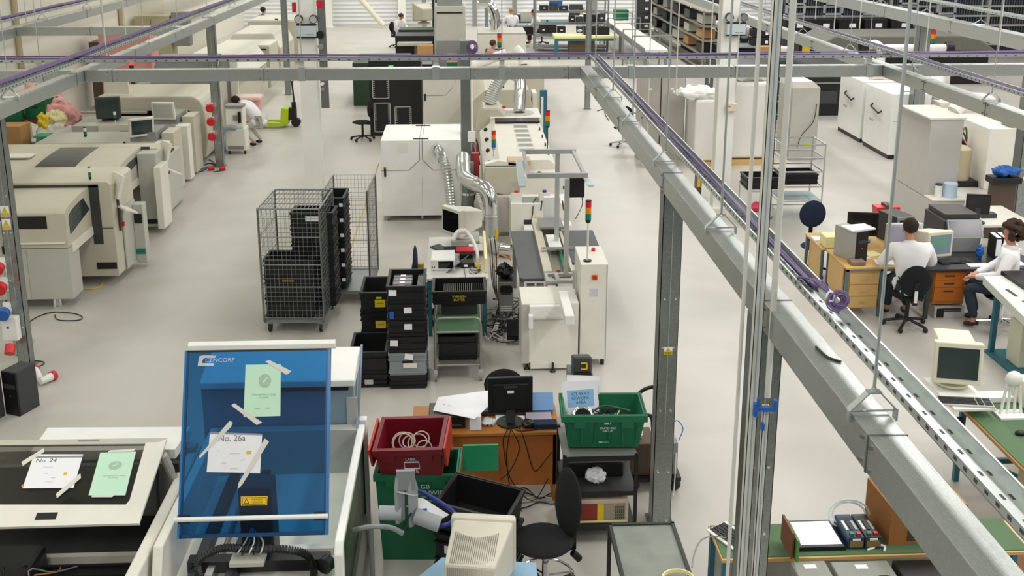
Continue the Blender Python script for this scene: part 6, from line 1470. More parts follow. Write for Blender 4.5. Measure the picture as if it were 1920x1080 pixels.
# black steam wand / phone on pedestal behind green crate
t = thing('pedestal_unit', 'dark grey pedestal holding a black box with a yellow bracket mark', 'pedestal', (1.22, 10.5, 0))
MB().box(1.1, 1.36, 10.35, 10.8, 0, .6).build('pedestal_body', mat('grey green cabinet', '#6a7470', .5), t, world=True); 
b_ = thing('black_case', 'black case with a yellow square bracket mark standing on the grey pedestal', 'case', (1.23, 10.5, .602)); MB().box(-.1, .1, -.12, .12, 0, .09).build('case_base', BLACK, b_, bevel=.015)
MB().prism([(-.13, .09), (.1, .09), (.12, .2), (-.1, .26)], 'x', -.1, .1).build('case_lid', DGREY, b_, bevel=.02)
T = TR(0, -.135, .17, 80); yb = MB()
for a_ in ((-.02, .05, .025, .04), (-.02, .05, -.04, -.025), (.035, .05, -.04, .04)): yb.box(a_[0], a_[1], a_[2], a_[3], 0, .004, T=T)
yb.build('yellow_mark', YEL, b_)
# black hose loop around the post
# things behind post base
t = thing('low_trolley', 'low dark trolley stacked with boxes right behind the tall post base', 'trolley', (1.75, 9.3, 0))
MB().box(1.55, 2.05, 9.1, 9.7, .12, .16).build('trolley_bed', BLACK, t, world=True)
MB().tube(bez([(1.75, 9.08, .14), (1.74, 9.05, .8), (1.6, 9.0, .86), (1.55, 9.0, 1.0), (1.62, 9.0, 1.12), (1.74, 9.0, 1.16), (1.86, 9.0, 1.1), (1.9, 9.0, .98), (1.86, 9.0, .84)], 40), .018, 8).build('hoop_handle', BLACK, t, world=True, smooth=True)
for x in (1.6, 2.0):
    for y in (9.15, 9.65): MB().ball((x, y, .06), .06, .04, .06, 10, 8).build('castor', BLACK, t, world=True, smooth=True)
block('brown_box', 'brown taped box on the low trolley left of the post', 'box', 1.56, 1.8, 9.15, 9.5, .162, .5, BROWN); block('grey_module', 'grey module box on the low trolley right of the post', 'box', 1.84, 2.02, 9.15, 9.5, .162, .5, GREY)
lumpy('white_helmet', 'round white cap lying on the boxes left of the post', 'cap', (1.63, 9.3, .502), (.07, .07, .045), WHITE, 64); block('white_packet', 'white packet peeking out right of the post', 'packet', 1.86, 1.99, 9.2, 9.35, .502, .62, PAPER)
cable('blue cable arching over the packet right of the post', [(1.97, 9.3, .62), (2.03, 9.3, .66), (2.08, 9.25, .6), (2.03, 9.2, .5)], .005, BLUE, 16)
cable('white cable hanging down at the right side of the post base', [(2.0, 9.15, .4), (1.99, 9.1, .25), (1.96, 9.0, .02)], .005, WHITE, 12)
# cables on the floor left of trolley
random.seed(81)
for i in range(5):
    cable(['black', 'thin black', 'white', 'grey', 'slack black'][i]+' cable lying on the floor between desk and equipment trolley', [fl(955, 920+i*9), fl(985+rnd(-8, 8), 915+i*9), fl(1010, 935+rnd(-8, 8)), fl(1035, 925+i*5), fl(1048, 940)], .006, [BLACK, BLACK, WHITE, GREY, BLACK][i], 24)
# ---- grey topped workbench bottom
t = thing('metal_table', 'worn grey topped metal table at the bottom of the picture', 'table', (1.33, 6.7, 0))
MB().prism([(1.12, 7.36), (1.6, 7.36), (1.6, 6.3), (1.12, 6.3)], 'z', .73, .75).build('table_top', mat('worn grey green top', '#858a82', .6, 0, .35, 5), t, world=True)
for x0, x1 in ((1.1, 1.125), (1.595, 1.62)): MB().box(x0, x1, 6.3, 7.38, .72, .765).build('edge_angle', mat('blackened steel', '#2f3331', .5), t, world=True)
MB().box(1.1, 1.62, 7.36, 7.385, .72, .765).build('edge_angle', mat('blackened steel', '#2f3331', .5), t, world=True)
for x, y in ((1.11, 7.37), (1.61, 7.37), (1.11, 6.35), (1.61, 6.35)): MB().box(x-.015, x+.015, y-.015, y+.015, 0, .73).build('leg', BLACK, t, world=True)
t = thing('tubing_coil', 'pale ring of wound clear tubing at the edge of the grey topped table', 'tubing', (1.5, 6.62, .775))
for k in range(3): MB().tube([(.11*math.cos(a*.35), .09*math.sin(a*.35), .01*k) for a in range(18)], .006, 8, closed=True).build('tube_turn', CREAMP, t, smooth=True)
cable('grey cable curving up from the metal table towards the green bench', [(1.63, 6.75, .78), (1.68, 6.9, .8), (1.75, 7.0, .84), (1.85, 7.05, .84), (1.95, 7.05, .82)], .006, GREY, 20)
# ---- green mat bench bottom right
t = thing('mat_bench', 'bench with a green mat running along the lower right behind the strut channel', 'bench', (2.8, 7.0, 0))
MB().box(1.87, 4.2, 6.82, 7.28, .76, .785).build('bench_top', OAK, t, world=True)
MB().box(1.88, 4.2, 6.84, 7.27, .785, .792).build('green_mat', MATG, t, world=True)
for x in (1.9, 4.1):
    for y in (6.86, 7.24): MB().box(x-.02, x+.02, y-.02, y+.02, 0, .76).build('leg', TEAL, t, world=True)
MB().box(1.88, 4.2, 7.24, 7.26, .2, .74).build('rear_panel', MGREY, t, world=True)
keyboard('white rimmed black keyboard leaning up on the green bench beside the strut channel', 2.02, 7.05, .795, R(-62), WHITE, BLACK, .42, .2, 0)
bd = at(1500, 1000, .8)
t = thing('light_pad', 'black framed light pad with a glowing white surface on the green bench', 'light pad', (2.66, 7.03, .793))
MB().box(-.19, .16, -.14, .22, 0, .035).build('pad_frame', BLACK, t); MB().box(-.17, .14, -.11, .2, .035, .037).build('white_surface', mat('white pad surface', '#f4f2fb', .4, emit=.25), t)
solo('green_board', MB().box(-.01, .01, -.22, .06, -.02, .16), mat('green sheet', '#5f8f4c', .6), 'green sheet standing on edge beside the dark post', 'sheet').location = (2.4, 6.95, .83)
solo('brown_board', MB().box(-.008, .008, -.2, .06, -.01, .2), mat('reddish brown sheet', '#7a4a33', .6), 'brown sheet standing on edge left of the green sheet', 'sheet').location = (2.37, 6.96, .83)
for i, x in enumerate((2.9, 3.03)):
    t = thing('test_module', ['left', 'right'][i]+' blue black test module with red and green terminals on the green bench', 'test module', (x, 7.0, .793))
    MB().box(-.06, .06, -.1, .22, 0, .1).build('module_case', mat('petrol blue case', '#1e3a50', .45) if i == 0 else DGREY, t, bevel=.004)
    MB().box(-.05, .05, -.105, -.1, .02, .07).build('brass_plate', mat('brass plate', '#8a7340', .4), t); MB().box(-.03, .03, -.106, -.1, .075, .09).build('white_label', PAPER, t)
    MB().box(-.04, -.01, -.08, -.05, .1, .12).build('green_terminal', GRN, t); MB().box(.01, .04, -.08, -.05, .1, .12).build('red_terminal', BRED, t)
    for k in range(3): MB().box(-.045+k*.035, -.025+k*.035, .0, .12, .1, .106).build('white_strip', [WHITE, BLACK, MGREY][k], t)
for k in range(2): cable(['outer', 'inner'][k]+' clear cable ring behind the blue black test modules', [(2.95+(.16-.03*k)*math.cos(a*.5), 7.2+.05*math.sin(a*.5), .9+(.1-.02*k)*math.sin(a*.5)) for a in range(13)], .008, BAGM, 36)
cable('white short lead lying in front of the test modules', [(2.98, 6.88, .8), (3.03, 6.9, .8), (3.08, 6.92, .81), (3.12, 6.9, .81), (3.1, 6.86, .8)], .009, WHITE, 16)
t = thing('cardboard_box', 'brown cardboard box with a hand hole on the green bench under the broad trunking', 'box', (3.4, 7.1, .793), R(2))
MB().box(-.24, .35, -.15, .3, 0, .31).build('carton', mat('kraft cardboard', '#a9713f', .85), t); MB().box(-.24, .35, -.14, .05, .31, .315).build('top_flap', mat('kraft flap', '#bb8a56', .85), t)
MB().box(-.2, -.05, .05, .25, .315, .32).build('torn_tape', mat('brown tape', '#8b6a50', .5), t); MB().box(-.05, .08, -.152, -.15, .19, .22).build('hand_hole', BLACK, t); MB().box(-.1, -.03, -.152, -.15, .03, .12).build('printed_mark', BROWN, t)
# lower shelf boxes
t = thing('lower_bench', 'lower bench carrying metal boxes at the bottom right edge', 'bench', (2.8, 6.4, 0)); MB().box(2.1, 4.0, 5.9, 6.75, .6, .63).build('bench_top', DGREY, t, world=True)
for x in (2.13, 3.97):
    for y in (5.93, 6.72): MB().box(x-.02, x+.02, y-.02, y+.02, 0, .6).build('leg', TEAL, t, world=True)
MB2 = mat('grey metal box', '#8e9088', .5)
a_ = at(1483, 1052, .8)
for i, (u0, u1, v0, m, l) in enumerate(((1482, 1547, 1052, MB2, 'left grey metal box with a white label at the bottom right'), (1556, 1665, 1053, MB2, 'middle grey metal box with a coiled cable on it'), (1672, 1750, 1050, BLACK, 'black metal box at the bottom right'))):
    a = at(u0, v0, .78); b = at(u1, v0, .78); t = block('instrument_box', l, 'instrument', a.x, b.x, 6.05, a.y, .632, .78, m)
    if i < 2: MB().box(-.05, .04, a.y-6.05-.1, a.y-6.05-.05, .78, .783).build('white_label', PAPER, t)
for k in range(3): cable(['outer', 'middle', 'inner'][k]+' turn of black cable coiled on the middle grey metal box', [(2.98+(.09-.02*k)*math.cos(a*.5), 6.5+(.07-.015*k)*math.sin(a*.5), .79+.006*k) for a in range(13)], .005, BLACK, 36)
# ---- right bench with beige crt
t = thing('mat_bench', 'bench with a dark green mat and teal frame at the right picture edge', 'bench', (5.3, 8.7, 0))
MB().prism([(4.74, 9.35), (4.72, 6.6), (7.5, 6.6), (7.5, 9.35)], 'z', .79, .82).build('bench_top', mat('oak edge board', '#a47a40', .5), t, world=True)
MB().prism([(4.76, 9.33), (4.74, 6.6), (7.5, 6.6), (7.5, 9.33)], 'z', .82, .827).build('green_mat', MATG, t, world=True)
for x, y in ((4.8, 9.2), (7.3, 9.2), (4.8, 6.8)): MB().box(x-.025, x+.025, y-.025, y+.025, 0, .79).build('leg', TEAL, t, world=True)
MB().box(4.8, 7.3, 9.18, 9.22, .18, .23).build('foot_rail', TEAL, t, world=True); MB().cyl((5.1, 9.2, .2), (5.5, 8.8, .1), .02).build('brace', TEAL, t, world=True)
block('storage_cabinet', 'pale olive cabinet side under the right green mat bench', 'cabinet', 5.25, 5.8, 8.4, 8.9, 0, .78, mat('pale olive panel', '#c5bd93', .5))
t = thing('bench_phone', 'purple black telephone handset hung on the corner leg of the right bench', 'handset', (4.74, 9.15, .5)); MB().box(-.03, .03, -.05, .0, 0, .22).build('handset_body', mat('dark violet plastic', '#2a2038', .4), t, bevel=.01)
t = thing('monitor_arm_shelf', 'cream swivel arm shelf holding the beige crt beyond the bench corner', 'shelf', (4.75, 9.3, .85))
MB().box(-.2, .2, -.42, .28, .05, .08).build('shelf_plate', WHITE, t, bevel=.005); MB().cyl((.1, .0, -.023), (.1, 0, .05), .05).build('arm_pivot', WHITE, t); MB().box(-.05, .55, -.1, .05, -.02, .03).build('arm', WHITE, t)
t = thing('crt_monitor', 'beige crt monitor facing the camera on an arm shelf at the right picture edge', 'monitor', (4.76, 9.42, .945), R(-14)); crt_front(t, mat('ivory monitor shell', '#e2ddc6', .45), 1.12, DSCR, tilt=-6)
MB().box(-.17, .17, -.1, .25, .42, .47).build('top_box', mat('ivory monitor shell', '#e2ddc6', .45), t, bevel=.015)
keyboard('beige rimmed black keyboard sticking out below the crt at the right edge', 4.7, 9.0, .932, R(-9), MGREY, DGREY, .5, .17, 0)
t = thing('white_stand', 'white splayed stand with a round head beside the crt at the right edge', 'stand', (5.12, 8.95, .83))
MB().box(-.14, .12, -.12, .06, 0, .02).build('stand_foot', WHITE, t)
for s in (-1, -.35, .35, 1): MB().tube([(s*.1, -.02, .02), (s*.055, 0, .34)], .014, 8).build('stand_leg', WHITE, t)
MB().ball((0, 0, .36), .08, .06, .08, 16, 10).build('stand_head', WHITE, t, smooth=True)
solo('computer_mouse', MB().ball((0, 0, .018), .055, .035, .028), BLACK, 'black mouse on the green mat at the right picture edge', 'mouse', smooth=True).location = (5.02, 8.55, .828)
cable('black mouse lead on the green mat at the right edge', [(5.08, 8.57, .84), (5.25, 8.62, .835), (5.45, 8.6, .84)], .005)
lumpy('plastic_bag', 'clear plastic bag lying behind the beige crt at the right edge', 'bag', (5.1, 9.5, .65), (.24, .16, .05), BAGM, 91)
t = block('test_instrument', 'beige rack instrument with an orange panel at the right picture edge', 'instrument', 5.32, 5.9, 8.95, 9.3, .83, 1.08, mat('ivory monitor shell', '#e2ddc6', .45), [('orange_panel', mat('burnt orange panel', '#9c4a22', .5), 5.35, 5.46, 8.94, 8.95, .86, 1.05), ('olive_panel', mat('olive panel', '#8f8863', .5), 5.46, 5.88, 8.94, 8.95, .86, 1.05), ('white_display', PAPER, 5.55, 5.62, 8.935, 8.94, .95, .98)])
t = block('carton', 'kraft carton on the floor at the lower right picture edge', 'box', 4.1, 4.6, 7.2, 7.6, 0, .55, mat('light kraft', '#c79a74', .8))
MB().box(-.25, .25, 0, .4, .55, .555).build('top_flap', mat('pale kraft flap', '#e0bd98', .8), t)

cable('short black cable offcut lying on top of the broad trunking', [at(1530, 650, 3.306), at(1540, 660, 3.306), at(1553, 670, 3.306), at(1577, 678, 3.306)], .006, BLACK, 12)
# ================================================================ people
def skinned(name, P, E_, m, parent, root, sub=1):
    ks = list(P); idx = {k: i for i, k in enumerate(ks)}
    me = bpy.data.meshes.new(name); me.from_pydata([P[k][0] for k in ks], [(idx[a], idx[b]) for a, b in E_], [])
    me.materials.append(m); o = bpy.data.objects.new(name, me); COL.objects.link(o); o.parent = parent
    md = o.modifiers.new('skin', 'SKIN'); md.use_smooth_shade = True
    for i, k in enumerate(ks):
        s = me.skin_vertices[0].data[i]; r = P[k][1]; s.radius = (r, r) if not isinstance(r, tuple) else r; s.use_root = (k == root)
    sb = o.modifiers.new('subdivision', 'SUBSURF'); sb.levels = sub; sb.render_levels = sub
    return o
def person(label, x, y, rz, J, coat=COAT, hair=HAIRB, trous=JEAN, curly=False, z=0, legs=True, skirt=True):
    t = thing('person', label, 'person', (x, y, z), rz)
    t.scale = (1.06, 1.06, 1.06)
    V = {k: Vector(v) for k, v in J.items()}
    B = {'pel': (V['pel'], .09), 'chest': (V['chest'], .09), 'neck': (V['neck'], .05), 'jaw': (V['head']+Vector((0, .02, -.06)), .062), 'head': (V['head']+Vector((0, 0, .02)), (.078, .09)), 'crown': (V['head']+Vector((0, -.01, .085)), .06), 'nose': (V['head']+Vector((0, .1, -.02)), .014)}
    E_ = [('pel', 'chest'), ('chest', 'neck'), ('neck', 'jaw'), ('jaw', 'head'), ('head', 'crown'), ('head', 'nose')]
    Cc = {'hem': (V['pel'], (.2, .17)), 'waist': (V['pel'].lerp(V['chest'], .45), (.185, .15)), 'chest': (V['chest'], (.2, .15)), 'coll': (V['chest'].lerp(V['neck'], .7), .11), 'collar': (V['neck']+Vector((0, 0, .01)), .068)}
    CE = [('hem', 'waist'), ('waist', 'chest'), ('chest', 'coll'), ('coll', 'collar')]
    Tt = {'pel': (V['pel']+Vector((0, 0, -.02)), .145)}; TE = []
    for s, q in (('l', -1), ('r', 1)):
        sh, el, wr = V['sh'+s], V['el'+s], V['wr'+s]; hd = (wr-el).normalized()
        B.update({'sh'+s: (sh, .05), 'el'+s: (el, .04), 'wr'+s: (wr, .027), 'pa'+s: (wr+hd*.06, (.035, .02))}); E_ += [('chest', 'sh'+s), ('sh'+s, 'el'+s), ('el'+s, 'wr'+s), ('wr'+s, 'pa'+s)]
        side = hd.cross(Vector((0, 0, 1))); side = side.normalized() if side.length > .1 else Vector((1, 0, 0))
        for k in range(4):
            a = wr+hd*.1+side*(k-1.5)*.02; B['f%s%d' % (s, k)] = (a, .009); B['g%s%d' % (s, k)] = (a+hd*(.05+.008*(k in (1, 2)))+Vector((0, 0, -.03)), .008); E_ += [('pa'+s, 'f%s%d' % (s, k)), ('f%s%d' % (s, k), 'g%s%d' % (s, k))]
        B['th'+s] = (wr+hd*.05-side*.05*q, .01); B['ti'+s] = (wr+hd*.09-side*.06*q, .009); E_ += [('wr'+s, 'th'+s), ('th'+s, 'ti'+s)]
        Cc.update({'sh'+s: (sh, .092), 'el'+s: (el, .07), 'wr'+s: (wr-hd*.02, .045)}); CE += [('chest', 'sh'+s), ('sh'+s, 'el'+s), ('el'+s, 'wr'+s)]
        if legs:
            kn, an = V['kn'+s], V['an'+s]; ft = an+Vector((0, .14, -.03)); hp = V['pel']+Vector((q*.09, 0, -.03))
            B.update({'hp'+s: (hp, .07), 'kn'+s: (kn, .05), 'an'+s: (an, .035), 'ft'+s: (ft, .03)}); E_ += [('pel', 'hp'+s), ('hp'+s, 'kn'+s), ('kn'+s, 'an'+s), ('an'+s, 'ft'+s)]
            Tt.update({'hp'+s: (hp, .095), 'kn'+s: (kn, .075), 'an'+s: (an+Vector((0, 0, .04)), .055)}); TE += [('pel', 'hp'+s), ('hp'+s, 'kn'+s), ('kn'+s, 'an'+s)]
            skinned('shoe', {'a': (an+Vector((0, -.03, -.02)), .045), 'b': (ft, .042)}, [('a', 'b')], SHOE, t, 'a')
    skinned('body', B, E_, SKIN, t, 'pel'); skinned('coat' if coat is COAT else 'shirt', Cc, CE, coat, t, 'hem')
    if legs: skinned('trousers', Tt, TE, trous, t, 'pel')
    if legs and skirt and coat is COAT:
        for s, q in (('l', -1), ('r', 1)):
            hp = V['pel']+Vector((q*.1, 0, .0)); skinned('coat_skirt', {'a': (hp, .12), 'b': (hp.lerp(V['kn'+s], .45), .1)}, [('a', 'b')], COAT, t, 'a')
        skinned('coat_tail', {'a': (V['pel']+Vector((0, -.06, .02)), (.2, .1)), 'b': (V['pel']+Vector((0, -.14, -.14)), (.17, .06))}, [('a', 'b')], COAT, t, 'a')
    h = V['head']; mb = MB()
    if curly:
        for k in range(80):
            f = rnd(0, 6.28); e = rnd(-1.0, 1.5); p = h+Vector((.12*math.cos(e)*math.cos(f), -.03+.125*math.cos(e)*math.sin(f), .04+.12*math.sin(e)))
            if p.y-h.y < .03 or p.z > h.z+.1: mb.ball(p, .042, .042, .042, 8, 6, jit=.15)
    else: mb.ball(h+Vector((0, -.02, .055)), .096, .108, .1, 16, 10, jit=.03)
    mb.build('hair', hair, t, smooth=True)
    for q in (-1, 1):
        MB().ball(h+Vector((q*.085, .0, -.02)), .012, .022, .032, 8, 6).build('ear', SKIN, t, smooth=True); MB().ball(h+Vector((q*.032, .088, .01)), .01, .008, .008, 8, 6).build('eye', INK, t)
    MB().ball(h+Vector((0, .086, -.055)), .024, .006, .007, 8, 6).build('mouth', mat('lip', '#9c5a50', .6), t)
    return t
def sit(lean=.05, hands=((-.15, .42, .78), (.15, .42, .78)), knees=.12, hz=1.23, hl=None, feet=.42, dz=0):
    l = lean; hl = l*1.6+.03 if hl is None else hl
    return dict(pel=(0, 0, .57), chest=(0, l, .92), neck=(0, l*1.3, 1.12), head=(0, hl, hz), shl=(-.22, l, 1.02), shr=(.22, l, 1.02),
                ell=(-.33, l+.08, .78), elr=(.33, l+.08, .78), wrl=hands[0], wrr=hands[1], knl=(-knees, .43, .53), knr=(knees, .43, .53), anl=(-knees, feet, .08), anr=(knees, feet, .08))
def stand(lean=0, hands=((-.25, .1, .85), (.25, .1, .85)), hd=.03):
    l = lean
    return dict(pel=(0, 0, .95), chest=(0, l*.6, 1.28), neck=(0, l*1.0, 1.5-abs(l)*.3), head=(0, l*1.2+hd, 1.64-abs(l)*.5), shl=(-.2, l*.8, 1.4-abs(l)*.2), shr=(.2, l*.8, 1.4-abs(l)*.2),
                ell=(-.25, l*.8+.05, 1.13), elr=(.25, l*.8+.05, 1.13), wrl=hands[0], wrr=hands[1], knl=(-.1, .02, .5), knr=(.1, .02, .5), anl=(-.1, 0, .08), anr=(.1, 0, .08))
random.seed(2)
person('person in a white coat seated at the desks with their back to the camera', 5.95, 13.2, R(-5), sit(.1, ((-.24, .4, .8), (.28, .42, .8)), hz=1.24))
person('person with curly brown hair in a white coat and jeans seated turned to the left', 7.2, 13.1, R(62), sit(-.02, ((-.1, .36, .66), (.02, .36, .66)), .14, 1.25, .0, feet=.3), curly=True, hair=mat('curly brown hair', '#3a2418', .85, 0, .3, 40))
person('person in white bending down behind the portable cooler', -4.92, 25.4, R(75), dict(pel=(0, 0, .6), chest=(0, .26, .9), neck=(0, .44, 1.0), head=(0, .57, .97), shl=(-.17, .34, .94), shr=(.17, .34, .94), ell=(-.2, .5, .7), elr=(.2, .5, .7), wrl=(-.15, .6, .5), wrr=(.15, .6, .5), knl=(-.15, .35, .4), knr=(.15, .3, .42), anl=(-.15, .05, .08), anr=(.15, .05, .08)), trous=mat('pale trousers', '#cfcdc6', .9), hair=mat('black hair', '#120e0d', .8))
person('person in a blue shirt standing behind the far left cream cabinet', -7.96, 42.9, R(-50), stand(.05), coat=mat('blue shirt', '#4a7ab0', .9))
person('person in a white coat seated sideways at the far end of the aisle', -2.75, 45.0, R(-120), sit(.12, ((-.1, .4, .62), (.15, .35, .6)), hz=1.2), hair=mat('greying dark hair', '#3f3630', .8))
person('person with fair hair in a white coat at the far test bench', 2.15, 46.6, R(20), sit(.05, hz=1.25), hair=HAIRY)
person('person with dark hair in a white coat seated left of the far rack', 3.3, 45.8, R(70), sit(.15, hz=1.25))
person('person in a white coat with their back turned right of the far rack', 5.1, 46.2, R(-15), sit(.12, hz=1.3))
person('person in a white coat leaning right over the far shelving bench', 9.25, 40.3, R(-70), stand(.45, ((-.2, .6, 1.0), (.2, .6, 1.0)), .08))
person('person in a white coat facing the camera beside the emergency light', 10.3, 38.6, R(165), stand(.25, ((-.3, .35, .95), (.3, .35, .95)), .08))
person('person with brown hair half hidden behind the long cross trunking', .8, 34.6, R(-80), sit(.1), coat=mat('rose brown top', '#b58f84', .9), hair=mat('reddish brown hair', '#4a2a1c', .8))
# ================================================================ right desks
def ochair(label, x, y, rz, back=NAVY, hb=.84, base=BLACK, arms=False):
    t = thing('office_chair', label, 'chair', (x, y, 0), rz)
    MB().ball((0, -.22, hb), .21, .035, .22, 18, 10).build('backrest', back, t, smooth=True); MB().ball((0, .02, .45), .23, .23, .045, 18, 8).build('seat', back, t, smooth=True)
    MB().cyl((0, 0, .08), (0, 0, .43), .028).box(-.025, .025, -.24, 0, .4, .43).box(-.03, .03, -.27, -.25, .4, hb).build('gas_stem', base, t)
    for k in range(5):
        a = k*1.2566+.4; MB().tube([(0, 0, .12), (.29*math.cos(a), .29*math.sin(a), .065)], .02, 8).build('base_arm', base, t, smooth=True); MB().ball((.29*math.cos(a), .29*math.sin(a), .035), .035, .035, .035, 10, 8).build('castor', BLACK, t, smooth=True)
    return t
ch = ochair('black office chair the white coated desk worker sits on', 5.95, 13.2, R(-5), BFAB, .72)
MB().box(-.02, .02, -.285, -.27, .44, .6).build('silver_bracket', WHITE, ch)
ochair('dark chair with a chrome base under the curly haired person', 7.2, 13.1, R(62), BLACK, .7, CHROME)
ochair('navy office chair at the far end of the oak desks', 5.4, 15.42, R(180), NAVY, .9)
ochair('black swivel chair beside the tall black cassette rack', -2.5, 25.9, R(75), BFAB, .8)
ochair('black office chair of the far seated person in the aisle', -2.78, 45.0, R(-120), BFAB)
ochair('black chair at the far bench left of the rack', 3.4, 45.7, R(70), BFAB)
lk = thing('oak_desk', 'light oak desk with three drawers facing the camera beside the seated worker', 'desk', (5.5, 13.6, 0))
MB().box(5.2, 6.25, 13.55, 14.4, .7, .73).build('desk_top', OAK, lk, world=True, bevel=.003); MB().box(5.22, 6.25, 13.58, 13.6, .66, .7).build('top_rail', GREY, lk, world=True)
SL = mat('slate blue steel', '#5d7078', .45)
for x, y in ((5.24, 13.6), (5.24, 14.36), (5.72, 13.6), (6.2, 14.36)): MB().box(x-.02, x+.02, y-.02, y+.02, 0, .7).build('leg', SL, lk, world=True)
MB().box(5.27, 5.69, 13.6, 14.2, .12, .66).build('drawer_case', OAK, lk, world=True)
for k in range(3):
    z = .63-k*.17; d = MB().box(5.28, 5.68, 13.585, 13.6, z-.155, z).build('drawer', OAK, lk, world=True, bevel=.003); MB().tube([(5.43, 13.585, z-.08), (5.44, 13.57, z-.075), (5.52, 13.57, z-.075), (5.53, 13.585, z-.08)], .007, 6).build('drawer_handle', ALU, d, world=True)
MB().box(5.22, 5.24, 13.7, 14.3, .25, .68).build('side_panel', OAK, lk, world=True)
lk = thing('oak_desk', 'second light oak desk behind, with slate blue legs', 'desk', (5.4, 14.42, 0))
MB().box(5.15, 6.6, 14.42, 15.2, .7, .73).build('desk_top', OAK, lk, world=True, bevel=.003); MB().box(5.2, 5.22, 14.5, 15.1, .2, .68).build('side_panel', OAK, lk, world=True)
for x, y in ((5.18, 14.46), (5.18, 15.16), (6.56, 15.16)): MB().box(x-.02, x+.02, y-.02, y+.02, 0, .7).build('leg', SL, lk, world=True)
lk = thing('black_desk', 'black topped desk with cherry drawers between the two seated people', 'desk', (6.8, 13.6, 0))
MB().box(6.28, 7.9, 13.42, 14.4, .7, .73).build('desk_top', mat('charcoal desk top', '#2b2c30', .4), lk, world=True, bevel=.003)
MB().box(6.42, 6.86, 13.5, 14.1, .2, .67).build('drawer_case', CHERRY, lk, world=True)
for k, (z, h) in enumerate(((.66, .11), (.55, .11), (.44, .2))):
    d = MB().box(6.43, 6.85, 13.485, 13.5, z-h+.004, z).build('drawer', mat('bright cherry front', '#c0691f', .45, 0, .08, 8), lk, world=True); MB().box(6.56, 6.7, 13.478, 13.485, z-.06, z-.04).build('drawer_handle', DGREY, d, world=True)
for x, y in ((6.33, 13.47), (6.33, 14.35), (7.85, 14.35)): MB().box(x-.025, x+.025, y-.025, y+.025, 0, .7).build('leg', DGREY, lk, world=True)
D = .732
tw = tower('tall computer with a grey side and black front on the oak desks', 5.4, 13.98, D, R(22), .2, .45, .44, mat('warm grey case', '#a8a69f', .5), BLACK)
solo('paper_pile', MB().box(-.2, .18, -.14, .12, 0, .02, T=TR(0, 0, 0, 0, 0, 15)), PAPER, 'white papers in a blue folder on top of the tall computer', 'papers').location = (5.48, 13.95, D+.442)
block('telephone_exchange', 'small cream box beside the tall computer at the desk edge', 'box', 5.2, 5.42, 14.42, 14.68, D, .9, CREAMP)
solo('paper_pile', MB().box(-.14, .1, -.1, .1, 0, .02), PAPER, 'white papers behind the small cream box', 'papers').location = (5.3, 14.85, D)
flatmon('black flat monitor facing the camera on the second oak desk', 5.85, 14.75, D, R(-10), .44, .36, False, lift=.08)
flatmon('black flat monitor on the pale desk by the brown screen', 8.0, 15.62, D, R(-12), .36, .32, False, lift=.14)
tt = tower('dark grey computer tower lying behind the seated worker screen', 6.35, 14.75, D, R(15), .3, .45, .42, DGREY, GREY)
t = thing('lcd_panel', 'translucent pale screen box left of the seated worker head', 'screen', (6.25, 14.2, D)); MB().box(-.26, .26, -.02, .06, .0, .42).build('screen_frame', mat('pale grey frame', '#b9bcc0', .4), t, bevel=.01); MB().box(-.23, .23, -.024, -.02, .04, .38).build('panel', mat('pale violet glass', '#a6a7bd', .3), t)
t = thing('crt_monitor', 'cream crt monitor with a lit screen right of the seated worker', 'monitor', (6.55, 13.98, D), R(12)); crt_front(t, mat('ivory monitor shell', '#e2ddc6', .45), 1.0, mat('desktop screen', '#6d7c88', .3, emit=.25))
MB().box(-.16, .1, -.207, -.204, .2, .34).build('window_area', mat('screen green', '#5f8a78', .4, emit=.2), t)
keyboard('grey black keyboard on the black topped desk', 6.78, 13.72, D, R(8), BLACK, DGREY, .46)
t = thing('laptop_dock', 'dark laptop screen tilted on grey speakers on the black topped desk', 'laptop', (7.15, 14.15, D)); MB().box(-.26, .2, .0, .1, 0, .22).build('grey_speaker', GREY, t, bevel=.01)
MB().box(-.24, .26, -.015, .015, 0, .26, T=TR(.0, .06, .2, -28)).build('screen_lid', mat('silver edge', '#9ba0aa', .4), t); MB().box(-.22, .24, -.019, -.015, .02, .24, T=TR(.0, .06, .2, -28)).build('screen', BSCR, t)
for k, x in enumerate((7.42, 7.52)):
    t = thing('ring_binder', ['left', 'right'][k]+' black ring binder with a white spine standing on the black topped desk', 'binder', (x, 13.78, D), R(-6)); MB().box(-.04, .04, 0, .28, 0, .32).build('cover', BLACK, t); MB().box(-.034, .034, -.003, 0, .06, .3).build('spine_label', PAPER, t); MB().box(-.034, .034, -.003, 0, .04, .06).build('blue_band', BLUE, t); MB().box(-.03, .03, .01, .27, .32, .323).build('paper_edge', PAPER, t)
lumpy('blue_glove', 'bright blue glove lying before the ring binders', 'glove', (7.2, 13.85, D), (.05, .05, .1), BLUE, 95)
for i, (x, y, w_, d_, rz, m, l) in enumerate(((5.75, 14.1, .26, .2, 20, CREAMP, 'pale yellow papers fanned on the oak desk'), (5.8, 13.72, .26, .2, -10, PAPER, 'white sheet at the oak desk front edge'), (7.05, 13.55, .3, .14, 0, PAPER, 'white printed sheets at the front of the black desk'), (5.6, 14.05, .14, .3, 0, PAPER, 'white papers right of the tall computer'), (7.55, 13.6, .3, .16, -4, PAPER, 'white folder near the curly haired person elbow'), (7.9, 14.3, .2, .2, 0, PAPER, 'papers at the back right of the black desk'))):
    solo('paper_pile', MB().box(-w_/2, w_/2, -d_/2, d_/2, 0, .012, T=TR(0, 0, 0, 0, 0, rz)), m, l, 'papers').location = (x, y, D)
